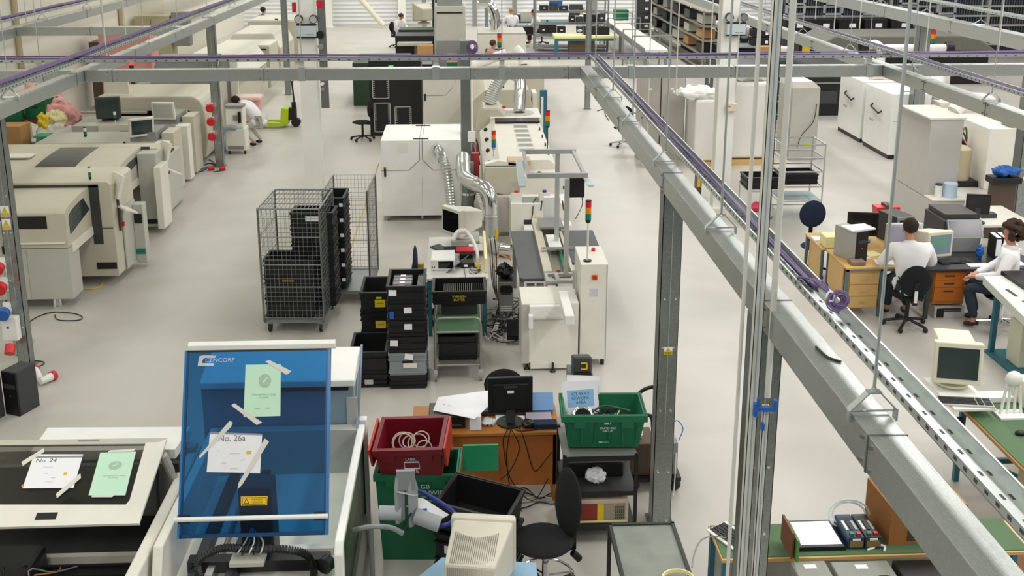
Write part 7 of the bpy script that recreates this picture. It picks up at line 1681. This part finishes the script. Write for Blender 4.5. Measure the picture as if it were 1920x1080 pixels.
t = block('desk_phone', 'black telephone with a pale handset on the oak desk', 'telephone', 5.98, 6.2, 13.95, 14.15, D, .78, BLACK, [('handset', MGREY, 6.0, 6.05, 13.95, 14.15, .78, .8)])
t = block('stapler_box', 'open brown binder lying at the oak desk left edge', 'binder', 5.3, 5.5, 13.62, 13.8, D, .79, mat('taupe board', '#8d7a68', .7))
tw = tower('silver computer lying on its side beneath the cherry drawers', 6.66, 13.6, .0, 0, .42, .3, .17, MGREY, mat('light silver front', '#c9c9c6', .4, .3)); MB().box(-.18, -.08, -.156, -.15, .02, .15).build('black_bay', BLACK, tw)
block('copier', 'black copier standing behind the cream crt monitor', 'copier', 7.2, 7.75, 15.0, 15.7, 0, .95, mat('anthracite case', '#2e2e30', .45), [('control_slope', mat('dark warm grey', '#45413f', .5), 7.25, 7.75, 15.1, 15.7, .95, 1.02), ('front_vent', GREY, 7.55, 7.65, 14.99, 15.0, .7, .74)])
block('pale_desk', 'pale desk with a dark edge behind the copier', 'desk', 7.85, 8.9, 15.5, 16.6, .68, .73, CREAM, [('leg', DGREY, 7.9, 7.96, 15.6, 15.66, 0, .68), ('leg', DGREY, 8.8, 8.86, 16.4, 16.46, 0, .68), ('leg', DGREY, 7.9, 7.96, 16.4, 16.46, 0, .68), ('dock_box', DGREY, 8.2, 8.45, 15.85, 16.0, .732, .8)])
block('brown_screen', 'brown partition panel carrying blue and black items left of the edge post', 'partition', 8.95, 9.4, 17.1, 17.2, 0, .98, BROWN)
lumpy('blue_bag', 'bright blue folded bag on top of the brown partition', 'bag', (9.2, 17.15, 1.1), (.26, .14, .08), BLUE, 96); block('black_case', 'flat black case under the blue bag on the brown partition', 'case', 8.93, 9.43, 17.0, 17.3, .982, 1.09, BLACK)
t = thing('red_basket', 'small red basket behind the tilted monitor at the desks', 'basket', (7.12, 17.0, .38)); MB().prism([(-.16, .0), (.16, 0), (.2, .26), (-.2, .26)], 'y', -.12, .12).build('basket_body', BRED, t); MB().box(-.05, .05, -.13, .1, .12, .3).build('cloth', BROWN, t); MB().box(-.1, .1, -.1, .1, -.38, 0).build('stand', GREY, t)
t = thing('worktop_machine', 'white topped bench unit at the right edge before the curly haired person', 'bench unit', (6.9, 11.8, 0))
MB().prism([(6.55, 12.45), (6.3, 10.7), (7.6, 10.7), (7.6, 12.45)], 'z', .86, .97).build('white_top', mat('greenish white top', '#dde2da', .4), t, world=True, bevel=.01); MB().prism([(6.8, 12.5), (6.8, 10.7), (7.6, 10.7), (7.6, 12.5)], 'z', .97, 1.02).build('black_rim', BLACK, t, world=True)
for k in range(2): MB().box(6.58+.0*k, 6.62, 11.3+k*.4, 11.55+k*.4, .97, .975).build('slot', DGREY, t, world=True)
MB().box(6.6, 7.5, 10.9, 12.3, 0, .04).box(6.62, 6.68, 10.9, 10.96, 0, .86).box(6.62, 6.68, 12.2, 12.26, 0, .86).build('frame', TEAL, t, world=True)
t = block('side_computer', 'beige tower with a red strip on the teal frame at the right edge', 'computer', 6.72, 7.3, 11.7, 12.0, .042, .6, mat('pale beige tower', '#cbcdb4', .5), [('red_strip', BRED, 6.78, 6.81, 11.69, 11.7, .25, .5), ('dark_bay', DGREY, 6.95, 7.1, 11.69, 11.7, .1, .5)])
# ---- cabinets, racks, wrapped pallets in the right middle
def locker(label, x0, x1, y, z): return block('locker', label, 'locker', x0, x1, y, y+.5, 0, z, mat('taupe grey locker', '#b3ada6', .5), [('door_seam', DGREY, x1-.012, x1-.006, y-.003, y, .02, z-.02), ('plate', PAPER, x0+.2, x0+.27, y-.003, y, z-.3, z-.26), ('lock', BLACK, x0+.05, x0+.07, y-.006, y, .95, 1.0)])
locker('left taupe grey locker beyond the broad trunking', 3.95, 4.42, 23.4, 1.9); locker('right taupe grey locker with a small red label', 4.44, 4.98, 23.4, 1.9)
t = thing('wrapped_pallet', 'film wrapped pallet left of the right white column', 'pallet load', (5.35, 22.6, 0)); MB().box(5.05, 5.65, 22.6, 23.7, .14, 1.5).build('wrapped_load', FOILW, t, world=True, bevel=.05, seg=3); MB().box(5.02, 5.68, 22.55, 23.7, 0, .12).build('pallet', OAK, t, world=True)
t = thing('wrapped_pallet', 'large film wrapped pallet right behind the right white column', 'pallet load', (6.3, 22.8, 0)); MB().box(5.72, 6.9, 22.8, 24.0, .14, 1.85).build('wrapped_load', FOILW, t, world=True, bevel=.08, seg=3); MB().box(5.7, 6.9, 22.75, 24, 0, .12).build('pallet', OAK, t, world=True)
lumpy('white_film', 'billowing white film lying over the left wrapped pallet', 'film', (5.15, 22.9, 1.5), (.55, .3, .12), WHITE, 97); lumpy('white_film', 'crumpled film lump on the large wrapped pallet', 'film', (6.3, 23.2, 1.85), (.5, .4, .12), FOILW, 98)
t = block('beige_cabinet', 'beige sloped cabinet right of the wrapped pallets with a hanging cable', 'cabinet', 7.35, 7.98, 23.2, 24.2, 0, 1.65, MGREY); MB().prism([(7.35, 1.65), (7.98, 1.65), (7.8, 1.8), (7.35, 1.8)], 'y', 23.2, 24.2).build('sloped_top', CREAM, t, world=True)
cable('thin dark cable hanging along the beige sloped cabinet', [(7.9, 23.15, 1.3), (7.85, 23.15, .9), (7.6, 23.12, .6), (7.5, 23.1, .3)], .01, DGREY, 16)
def handled(label, x, y, h):
    t = thing('white_cabinet', label, 'cabinet', (x, y, 0)); MB().box(0, .9, 0, 1.6, .1, h).build('housing', WHITE, t, bevel=.012); MB().tube([(.0, 1.1, h*.74), (-.06, 1.08, h*.7), (-.06, .6, h*.64), (0, .55, h*.68)], .02, 8).build('handle', BLACK, t, smooth=True)
    MB().box(.25, .29, -.02, 0, h*.55, h*.68).build('latch', BLACK, t); MB().box(.05, .85, -.003, 0, h*.58, h*.585).build('seam', GREY, t)
    MB().box(-.003, 0, 1.0, 1.25, h*.46, h*.5).build('label', MGREY, t); MB().box(.35, .6, .3, .34, h, h+.012).build('top_bracket', BLACK, t); MB().box(.02, .88, .02, 1.58, 0, .1).build('plinth', BLACK, t); return t
handled('left white cabinet with a black handle behind the right trunking', 9.65, 25.0, 1.5); handled('right white cabinet with a black handle, nearer to the camera', 9.63, 23.18, 1.5)
t = block('beige_machine', 'tall beige machine beside the right desks with wipes standing on its ledge', 'machine', 8.25, 8.85, 18.1, 19.4, .5, 1.9, mat('stone grey enamel', '#c3c0ba', .5), [('lower_body', mat('stone grey enamel', '#c3c0ba', .5), 8.25, 8.85, 17.75, 19.4, 0, .49), ('top_lid', CREAM, 8.22, 8.88, 18.08, 19.4, 1.9, 1.93), ('front_ledge', CREAM, 8.25, 8.85, 17.73, 18.09, .5, .53)])
t = thing('wipes_tub', 'white tub with a dark cap on the beige machine ledge', 'tub', (8.42, 17.9, .532)); MB().cyl((0, 0, 0), (0, 0, .22), .06, n=16).build('tub', WHITE, t, smooth=True); MB().cyl((0, 0, .22), (0, 0, .25), .062, n=16).build('cap', DGREY, t)
solo('blue_paper_roll', MB().cyl((0, 0, 0), (0, 0, .25), .12, n=20), mat('pale blue tissue', '#c3d4ea', .8), 'pale blue paper roll on the beige machine ledge', 'paper roll', smooth=True).location = (8.64, 17.92, .532)
t = block('white_machine', 'white machine at the right with lettering panel and ducts above it', 'machine', 10.52, 11.8, 20.4, 22.8, 0, 1.25, CREAM, [('rear_cabinet', CREAM, 10.6, 11.6, 22.9, 25.5, .0, 1.35), ('sign_panel', mat('beige panel', '#cfc9ba', .5), 9.9, 11.9, 25.3, 25.4, 1.35, 1.75), ('top_tray', GREY, 11.0, 11.6, 20.5, 20.9, 1.25, 1.35)])
text('blue_lettering', 'Q  QUAD\n   O O', .22, TR(-.1, 4.87, 1.58, 90), BLUE, t)
t = thing('pressure_tank', 'tan pressure tank in the gap beside the white machine', 'tank', (10.2, 20.85, 0)); MB().cyl((0, 0, .12), (0, 0, .75), .2, n=20).cyl((0, 0, .75), (0, 0, .82), .2, .1, n=20).build('tank_body', mat('tan tank', '#b5a98c', .5), t, smooth=True); MB().box(-.3, .3, -.25, .25, 0, .12).build('tank_base', BLACK, t)
random.seed(9)
for i in range(6): cable(['red', 'black', 'grey', 'green', 'brown', 'white'][i]+' hose above the tan pressure tank', [(10.1+rnd(0, .2), 21.1, .85), (10.2+rnd(-.1, .2), 21.15, 1.05+rnd(0, .15)), (10.4+rnd(-.1, .1), 21.2, .9+rnd(-.2, .2)), (10.45, 21.3, .6+rnd(-.3, .3))], .02, [RED, BLACK, GREY, mat('olive hose', '#5a6a3c', .5), BROWN, WHITE][i], 16)
def whiteduct(l, P, r=.16): return flex('white_duct', l, P, r, mat('white flex duct', '#ecebe8', .4), P[0], .05, .06)
whiteduct('white flex duct arching down onto the white machine near the lettering', [(10.65, 23.4, 1.36), (10.8, 23.6, 1.7), (11.1, 24.2, 1.85), (11.4, 24.6, 1.7)]); whiteduct('white flex duct end at the right of the lettering panel', [(10.6, 22.2, 1.27), (10.9, 22.3, 1.5), (11.4, 22.4, 1.45), (11.6, 22.5, 1.27)])
whiteduct('long horizontal white insulated duct in the upper right', [(13.3, 33.1, 1.15), (13.35, 33.1, 1.28), (13.6, 33.1, 1.3), (15.3, 33.1, 1.3)], .13); whiteduct('short white insulated elbow duct left of the long one', [(12.75, 33.1, 1.4), (13.05, 33.1, 1.42), (13.2, 33.0, 1.25), (13.15, 32.9, .8)], .14)
whiteduct('white flex duct lying behind the two handled cabinets', [(10.65, 25.0, 1.5), (10.9, 24.8, 1.55), (11.1, 24.5, 1.5)], .16)
def wirecart(label, x0, x1, y0, y1, zs, zt, items=()):
    t = thing('shelf_cart', label, 'cart', ((x0+x1)/2, y0, 0))
    for x in (x0, x1):
        for y in (y0, y1): MB().cyl((x, y, .08), (x, y, zt), .014, n=8).ball((x, y, .045), .045, .045, .045, 10, 8).build('upright', ALU, t, world=True)
    for z in zs:
        MB().box(x0, x1, y0-.01, y0+.01, z-.015, z+.01).box(x0, x1, y1-.01, y1+.01, z-.015, z+.01).box(x0-.01, x0+.01, y0, y1, z-.015, z+.01).box(x1-.01, x1+.01, y0, y1, z-.015, z+.01).build('shelf_frame', ALU, t, world=True)
    return t
t = wirecart('bare silver frame cart behind the strut channel', 5.72, 6.5, 18.4, 19.1, (.1, .35, .62, .9, 1.15, 1.4), 1.42); MB().box(5.75, 6.48, 18.45, 19.05, .36, .37).build('tray_liner', mat('pale teal liner', '#9fb9bd', .5), t, world=True); MB().box(6.1, 6.2, 18.385, 18.39, 1.39, 1.42).build('green_tag', LIME, t, world=True)
tote('black_tote', 'black tote standing on the bare silver frame cart', 6.1, 18.75, .635, 0, .66, .5, .2, BLK2)
t = wirecart('low white shelf cart carrying a black tote left of the thin pipe', 5.0, 5.6, 17.9, 18.5, (.25, .68), .7); MB().box(5.0, 5.6, 17.9, 18.5, .66, .69).build('shelf_board', WHITE, t, world=True); MB().box(5.05, 5.55, 17.95, 18.4, .24, .26).build('shelf_board', MGREY, t, world=True)
tote('black_tote', 'black tote on the low white shelf cart', 5.3, 18.2, .692, 0, .62, .46, .22, BLK2); lumpy('pink_bag', 'magenta bag on the lower shelf of the low white cart', 'bag', (5.25, 18.1, .262), (.14, .1, .08), mat('magenta bag', '#e0436f', .5), 99)
t = block('hazard_board', 'red and yellow hazard board beside the right white column', 'board', 4.55, 4.63, 19.9, 20.2, 0, .8, BROWN, [('red_panel', BRED, 4.54, 4.6, 19.88, 19.9, .5, .72), ('yellow_panel', YEL, 4.54, 4.6, 19.88, 19.9, .25, .48)])
ochair('silver footed chair mostly hidden beyond the broad trunking', 3.82, 24.9, 0, BFAB, .8, CHROME); block('beige_case', 'small beige case on the floor beyond the broad trunking', 'case', 3.95, 4.35, 22.6, 23.0, 0, .45, CREAM)
cable('black cable scrap on the floor beyond the aisle', [fl(1120, 208), fl(1132, 205), fl(1135, 215), fl(1142, 226)], .012, DGREY, 12)
# ================================================================ far background
def rack(label, x0, x1, y0, y1, zt, nz, m=GREY, name='storage_rack'):
    t = thing(name, label, 'rack', ((x0+x1)/2, y0, 0))
    for x in (x0, x1):
        for y in (y0, y1): MB().box(x-.03, x+.03, y-.03, y+.03, 0, zt).build('upright', m, t, world=True)
    for k in range(nz): z = .15+(zt-.2)*k/(nz-1); MB().box(x0, x1, y0, y1, z-.02, z+.02).build('shelf', m, t, world=True)
    return t
def fill(x0, x1, y, z, n, what, where, cols, hs=(.2, .35), d=.35):
    w_ = (x1-x0)/n
    for i in range(n):
        h = rnd(*hs); t = block('storage_box', what+', %s from left '%['first', 'second', 'third', 'fourth', 'fifth', 'sixth', 'seventh', 'eighth'][i]+where, 'box', x0+i*w_+.02, x0+(i+1)*w_-.02, y, y+d, z, z+h, cols[i % len(cols)])
        if i % 2 == 0: MB().box(-.05, .05, -.004, 0, z+h*.4, z+h*.6).build('white_label', PAPER, t)
random.seed(6)
rack('grey shelving unit with totes in front of the far white coated people', 2.95, 5.9, 43.2, 44.2, 2.1, 5)
fill(3.1, 4.2, 43.25, .72, 3, 'black storage tote', 'on the second shelf of the far grey shelving', [BLACK, BLK2]); fill(4.3, 5.8, 43.25, 1.18, 5, 'dark storage box', 'on the third shelf of the far grey shelving', [BLACK, DGREY, BLACK]); fill(3.1, 4.3, 43.25, 1.64, 3, 'dark device', 'on the fourth shelf of the far grey shelving', [BLACK, DGREY, BLACK], (.15, .3))
t = block('test_bench', 'cream and teal bench with a dark instrument under the far shelving', 'bench', 3.6, 6.0, 41.6, 42.8, .7, .8, CREAMP, [('teal_frame', TEAL, 3.6, 6.0, 41.62, 41.7, .6, .7), ('teal_leg', TEAL, 3.6, 3.75, 41.62, 41.8, 0, .6), ('brown_cabinet', BROWN, 4.2, 5.2, 41.8, 42.5, 0, .6), ('dark_instrument', BLACK, 4.8, 5.8, 42, 42.5, .8, 1.1)])
t = block('test_bench', 'long test bench the far white coated people work at', 'bench', 1.2, 6.2, 47.6, 48.6, .72, .78, TEAL, [('leg', DGREY, 1.25, 1.35, 47.7, 47.8, 0, .72), ('leg', DGREY, 6.0, 6.1, 47.7, 47.8, 0, .72), ('blue_screen', BLUE, 3.9, 4.5, 48.2, 48.25, 1.3, 1.7), ('instrument', MGREY, 2.6, 3.3, 47.8, 48.3, .78, 1.2), ('black_unit', BLACK, 2.2, 2.6, 47.8, 48.3, .78, 1.05), ('monitor', DGREY, 4.8, 5.4, 48.1, 48.2, .9, 1.5)])
block('low_table', 'small dark table with black bins between the far benches', 'table', 2.2, 3.0, 44.6, 45.4, .5, .55, BROWN, [('leg', BLACK, 2.2, 2.25, 44.6, 44.65, 0, .5), ('leg', BLACK, 2.95, 3, 44.6, 44.65, 0, .5), ('black_bin', BLACK, 2.25, 2.95, 44.7, 45.2, .55, .85)])
t = block('pink_tray_table', 'grey tray of pink parts on a thin black table before the far benches', 'table', 1.4, 2.2, 38.6, 39.3, .75, .95, GREY, [('pink_parts', mat('coral pink parts', '#e0606e', .5), 1.5, 2.1, 38.7, 39.2, .95, 1.05), ('leg', BLACK, 1.4, 1.46, 38.6, 38.66, 0, .75), ('leg', BLACK, 2.14, 2.2, 38.6, 38.66, 0, .75)])
t = thing('signal_tower', 'signal tower on the machine in front of the pink tray table', 'signal lamp', (1.15, 33.5, 1.3)); MB().cyl((0, 0, -1.3), (0, 0, .02), .04).build('stand', GREY, t); stacklight(t, 0, 0, 0, .07, (BRED, AMB, GRN), .13, .05)
# machine line beyond trunking
t = block('inspection_machine', 'large cream machine with an extraction pipe beyond the purple cable coil', 'machine', .5, 2.1, 35.4, 37.4, 0, 1.55, CREAM, [('door_frame', DGREY, .75, 1.4, 35.38, 35.4, 1.05, 1.08), ('door_frame', DGREY, .75, .78, 35.38, 35.4, .5, 1.05), ('top_plate', MGREY, .5, 2.1, 35.4, 37.4, 1.55, 1.6)])
flex('extraction_pipe', '', [(1.1, 36, 1.6), (1.1, 36, 2.1), (.9, 36, 2.5), (.5, 36, 2.55)], .16, CHROME, None, .06, .03, parent=t)
whiteduct('white flex duct rising below the cream inspection machine', [(.2, 29.6, 1.3), (.6, 29.7, 1.42), (1.2, 29.9, 1.62)], .13); whiteduct('second white flex duct beside the rising one', [(1.5, 30.2, 1.72), (1.65, 30.1, 1.55), (1.7, 30.0, 1.28)], .13)
block('oven_section', 'beige oven section under the white flex ducts', 'machine', .0, 2.2, 28.6, 32.5, 0, 1.28, BEIGE)
block('grey_tower_machine', 'tall light grey machine left of the cream inspection machine', 'machine', -1.0, .1, 37.6, 39.2, 0, 2.3, MGREY, [('black_slot', BLACK, -.9, 0, 37.58, 37.6, 2.05, 2.1), ('lower_door', GREY, -.95, .05, 37.58, 37.6, .1, 1.1), ('top_box', GREY, -.9, 0, 37.8, 38.8, 2.3, 2.55)])
block('black_covered_bench', 'black draped bench with a grey keyboard tray at the end of the aisle', 'bench', -2.45, -1.05, 38.8, 41.2, 0, 1.15, BLACK, [('grey_tray', MGREY, -2.35, -1.1, 38.2, 38.8, .85, .95), ('tray_post', GREY, -1.75, -1.65, 38.5, 38.6, 0, .85), ('green_film', mat('dark green film', '#24402a', .5), -2.4, -1.1, 40.2, 41.2, 1.15, 1.22)])
crt_back('cream crt monitor on the black draped bench at the end of the aisle', -1.5, 42.1, 1.25, R(20), BEIGE, 1.9); block('dark_shelf_unit', 'dark shelf unit with machinery right of the far cream crt', 'shelf', -1.2, -.2, 42.5, 43.3, 0, 2.6, mat('dark teal black', '#1d2b2d', .6))
block('cardboard_box', 'brown cardboard box on the floor beside the far black bench', 'box', -1.6, -1.05, 37.4, 38.0, 0, .95, CARD); block('green_drape', 'dark green covered low unit behind the cross trunking', 'cover', -3.2, -1.6, 30.8, 33.0, 0, 1.25, mat('dark green film', '#24402a', .5), [('black_side', BLACK, -1.58, -.9, 30.8, 33, 0, 1.2)])
block('green_bin', 'small green bin with a pink bag by the far grey machine', 'bin', -.55, -.2, 36.4, 36.8, 0, .5, GREEN, [('pink_bag', PINK, -.55, -.2, 36.4, 36.8, .5, .75)])
# shelving diagonal and benches upper right
t = rack('long grey shelving running away towards the far wall', 8.3, 8.9, 36.5, 50.5, 2.2, 5, mat('khaki grey shelf', '#8a8678', .5))
for k in range(6):
    y = 37+k*2.2
    for j, z in enumerate((.72, 1.2, 1.7)):
        block('storage_box', ['black', 'cardboard', 'white', 'dark grey', 'black', 'grey'][(k+j) % 6]+' box on the '+['lower', 'middle', 'upper'][j]+' level of the long shelving, bay '+['one', 'two', 'three', 'four', 'five', 'six'][k]+' from the camera', 'box', 8.36, 8.84, y, y+.9, z-.02+.03, z+.3, [BLACK, CARD, MGREY, DGREY, BLK2, GREY][(k+j) % 6])
block('conveyor_bench', 'pale conveyor bench running towards the far wall left of the long shelving', 'bench', 6.2, 7.0, 36, 49, .85, .95, CREAM, [('side_rail', GREY, 6.15, 6.2, 36, 49, .8, 1.0), ('leg', GREY, 6.2, 6.3, 36.1, 36.2, 0, .85), ('leg', GREY, 6.9, 7, 36.1, 36.2, 0, .85), ('leg', GREY, 6.2, 6.3, 42, 42.1, 0, .85), ('blue_bag', BLUE, 6.2, 6.8, 34.8, 35.4, 0, .5)])
for k in range(5): 
    t = thing('gantry_arch', ['first', 'second', 'third', 'fourth', 'fifth'][k]+' grey tube frame from the camera over the pale conveyor bench', 'frame', (6.6, 36.5+k*2.2, 0)); MB().tube([(-.75, 0, 0), (-.75, 0, 1.35), (.6, 0, 1.35), (.6, 0, 0)], .03, 6).build('tube_frame', GREY, t)
random.seed(44); z = 0
for i in range(5):
    block('drawer_tote', ['lowest', 'second', 'third', 'fourth', 'topmost'][i]+' grey black tote of the stack at the near end of the far conveyor', 'crate', 7.35, 8.0, 45.0, 45.5, .3+i*.36, .62+i*.36, DGREY, [('white_label', PAPER, 7.7, 7.85, 44.99, 45, .42+i*.36, .52+i*.36)])
block('tote_stand', 'grey stand carrying the stack of labelled totes', 'stand', 7.35, 8.0, 45, 45.5, 0, .29, GREY); block('green_basket', 'green basket beside the labelled tote stack', 'basket', 6.6, 7.2, 46.2, 46.8, .96, 1.4, GREEN)
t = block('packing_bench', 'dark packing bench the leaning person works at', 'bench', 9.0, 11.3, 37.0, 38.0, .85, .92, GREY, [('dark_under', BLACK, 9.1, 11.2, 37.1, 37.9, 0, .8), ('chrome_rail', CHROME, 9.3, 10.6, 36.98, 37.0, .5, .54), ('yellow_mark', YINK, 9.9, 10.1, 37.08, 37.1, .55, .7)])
for i in range(3): block('drawer_tote', ['lower', 'middle', 'upper'][i]+' black tote with white labels on the packing bench', 'crate', 10.2, 10.9, 37.1, 37.6, .93+i*.3, 1.2+i*.3, BLK2, [('white_label', PAPER, 10.35, 10.45, 37.09, 37.1, 1.0+i*.3, 1.1+i*.3), ('white_label', PAPER, 10.65, 10.75, 37.09, 37.1, 1.0+i*.3, 1.1+i*.3)])
lumpy('white_sack', 'white and pink sack at the right end of the packing bench', 'sack', (10.6, 36.3, .55), (.45, .3, .22), mat('pink white film', '#efdfe2', .5), 101); block('sack_stand', 'grey stand under the white and pink sack', 'stand', 10.2, 11.0, 36.1, 36.6, 0, .54, GREY)
block('black_equipment', 'black equipment block beyond the packing bench', 'equipment', 8.95, 10.6, 42.5, 43.4, 0, 1.75, BLACK, [('white_top', WHITE, 8.95, 9.9, 42.5, 43.4, 1.75, 1.8), ('screen', DGREY, 9.9, 10.9, 43, 43.1, 1.8, 2.5)])
fill(9.0, 11.0, 48.5, 1.04, 4, 'brown cardboard carton', 'on the far carton rack', [CARD], (.5, .75), .8); rack('far carton rack before the white wall', 8.95, 11.1, 48.3, 49.4, 2.8, 4)
block('monitor_bench', 'grey bench with screens right of the right white column', 'bench', 9.6, 11.1, 34.4, 35.2, .8, .9, MGREY, [('leg', GREY, 9.6, 9.7, 34.4, 34.5, 0, .8), ('leg', GREY, 11.0, 11.1, 34.4, 34.5, 0, .8), ('cardboard', CARD, 9.7, 10.2, 34.5, 34.9, .9, 1.2), ('sloped_unit', CREAM, 10.3, 11.0, 34.5, 35, .9, 1.15)])
# dark machinery and net covered conveyor
t = thing('black_machine', 'long black machine block behind the white handled cabinets', 'machine', (9, 30, 0)); MB().box(7.2, 11.4, 28.6, 31.2, 0, 1.4).build('machine_body', BLACK, t, world=True, bevel=.02); MB().box(7.3, 11.3, 28.55, 28.6, .9, .94).build('rail', GREY, t, world=True)
for k in range(3): MB().box(7.8+k, 8.3+k, 28.55, 28.6, .35, .7).build('panel', DGREY, t, world=True)
t = wirecart('tall teal wheeled rack beside the left white handled cabinet', 8.0, 8.6, 26.3, 27.3, (.3, .8, 1.3), 1.7); MB().box(8.0, 8.6, 27.3, 27.32, .1, 1.7).build('rear_panel', mat('dark teal panel', '#1f3c3c', .5), t, world=True)
NET = mat('grey netting', '#6f6f66', .8, 0, .4, 30)
t = thing('net_covered_conveyor', 'long conveyor covered in grey netting below the dark storage wall', 'conveyor', (14.5, 33.8, 0)); MB().prism([(11.2, 1.1), (12.0, 1.6), (16.6, 1.6), (17.4, 1.1)], 'y', 33.9, 36.2).build('net_cover', NET, t, world=True, bevel=.05); MB().box(11.3, 17.2, 34, 36, 0, 1.1).build('conveyor_body', BLACK, t, world=True)
for x, z in ((12.55, 1.4), (15.3, 1.3)): MB().cyl((x, 33.1, z), (x+.25, 33.1, z), .18, n=20).build('duct_collar', BLACK, t, world=True, smooth=True)
stacklight(t, .55, -.3, 1.3, .08, (BRED, AMB, GRN), .14, .08)
block('black_tote_table', 'table holding the row of black totes under the dark storage wall', 'table', 12.0, 17.2, 39.4, 40.4, 0, 1.1, DGREY)
for i in range(5): block('drawer_tote', ['first', 'second', 'third', 'fourth', 'fifth'][i]+' black tote from the left with a white label below the dark storage wall', 'crate', 12.1+i, 12.95+i, 39.5, 40.3, 1.102, 1.6, BLK2, [('white_label', PAPER, 12.5+i, 12.75+i, 39.49, 39.5, 1.3, 1.45)])
t = thing('mesh_storage_wall', 'huge dark mesh storage wall with pale horizontal rails in the upper right corner', 'storage wall', (19, 42, 0)); MB().box(13.0, 29, 42.2, 43.4, 0, 6.5).build('dark_backing', mat('dark slatted infill', '#3c4048', .8, 0, .25, 8), t, world=True)
for k in range(17): MB().box(12.9, 29.1, 42.02, 42.1, .3+k*.38, .37+k*.38).build('rail', mat('pale storage rail', '#b6b6b0', .5), t, world=True)
for k in range(9): MB().box(13.0+k*2, 13.12+k*2, 42.0, 42.2, 0, 6.5).build('upright', mat('pale storage rail', '#b6b6b0', .5), t, world=True)
mb = MB()
for k in range(150): mb.box(13.1+k*.106, 13.125+k*.106, 42.12, 42.15, .2, 6.5)
tag(mb.build('mesh_bars', mat('mesh bar grey', '#6c7078', .6), t, world=True), kind='stuff')
for k, x in enumerate((17.5, 22.5)): solo('storage_brace', MB().cyl((x, 41.95, .6), (x+3, 41.95, 4.2), .03), GREY, ['left', 'right'][k]+' diagonal brace rod before the dark storage wall', 'brace', origin=(x, 41.95, .6))
for k in range(5):
    t = thing('window_rack', ['first', 'second', 'third', 'fourth', 'fifth'][k]+' pale ladder rack from the left of the dark storage wall', 'rack', (12.6+k*1.5, 41.3, 0)); mb = MB().box(0, .08, 0, .1, 0, 5).box(.7, .78, 0, .1, 0, 5)
    for j in range(12): mb.box(0, .78, 0, .08, .4+j*.4, .47+j*.4)
    mb.build('ladder', mat('cool grey steel', '#a9afb8', .5), t)
block('yellow_unit', 'yellow and black unit glimpsed between the double poles', 'unit', 10.4, 10.9, 32.5, 33, 0, 1.6, BLACK, [('yellow_face', YEL, 10.5, 10.75, 32.48, 32.5, 1.2, 1.5)])
# aisle stick beside fume cabinet
solo('wooden_pole', MB().cyl((-1.56, 19.0, 1.0), (-1.9, 16.2, .02), .012), OAK, 'thin wooden pole leaning against the left side of the white fume cabinet', 'pole', origin=(-1.9, 16.2, .02))
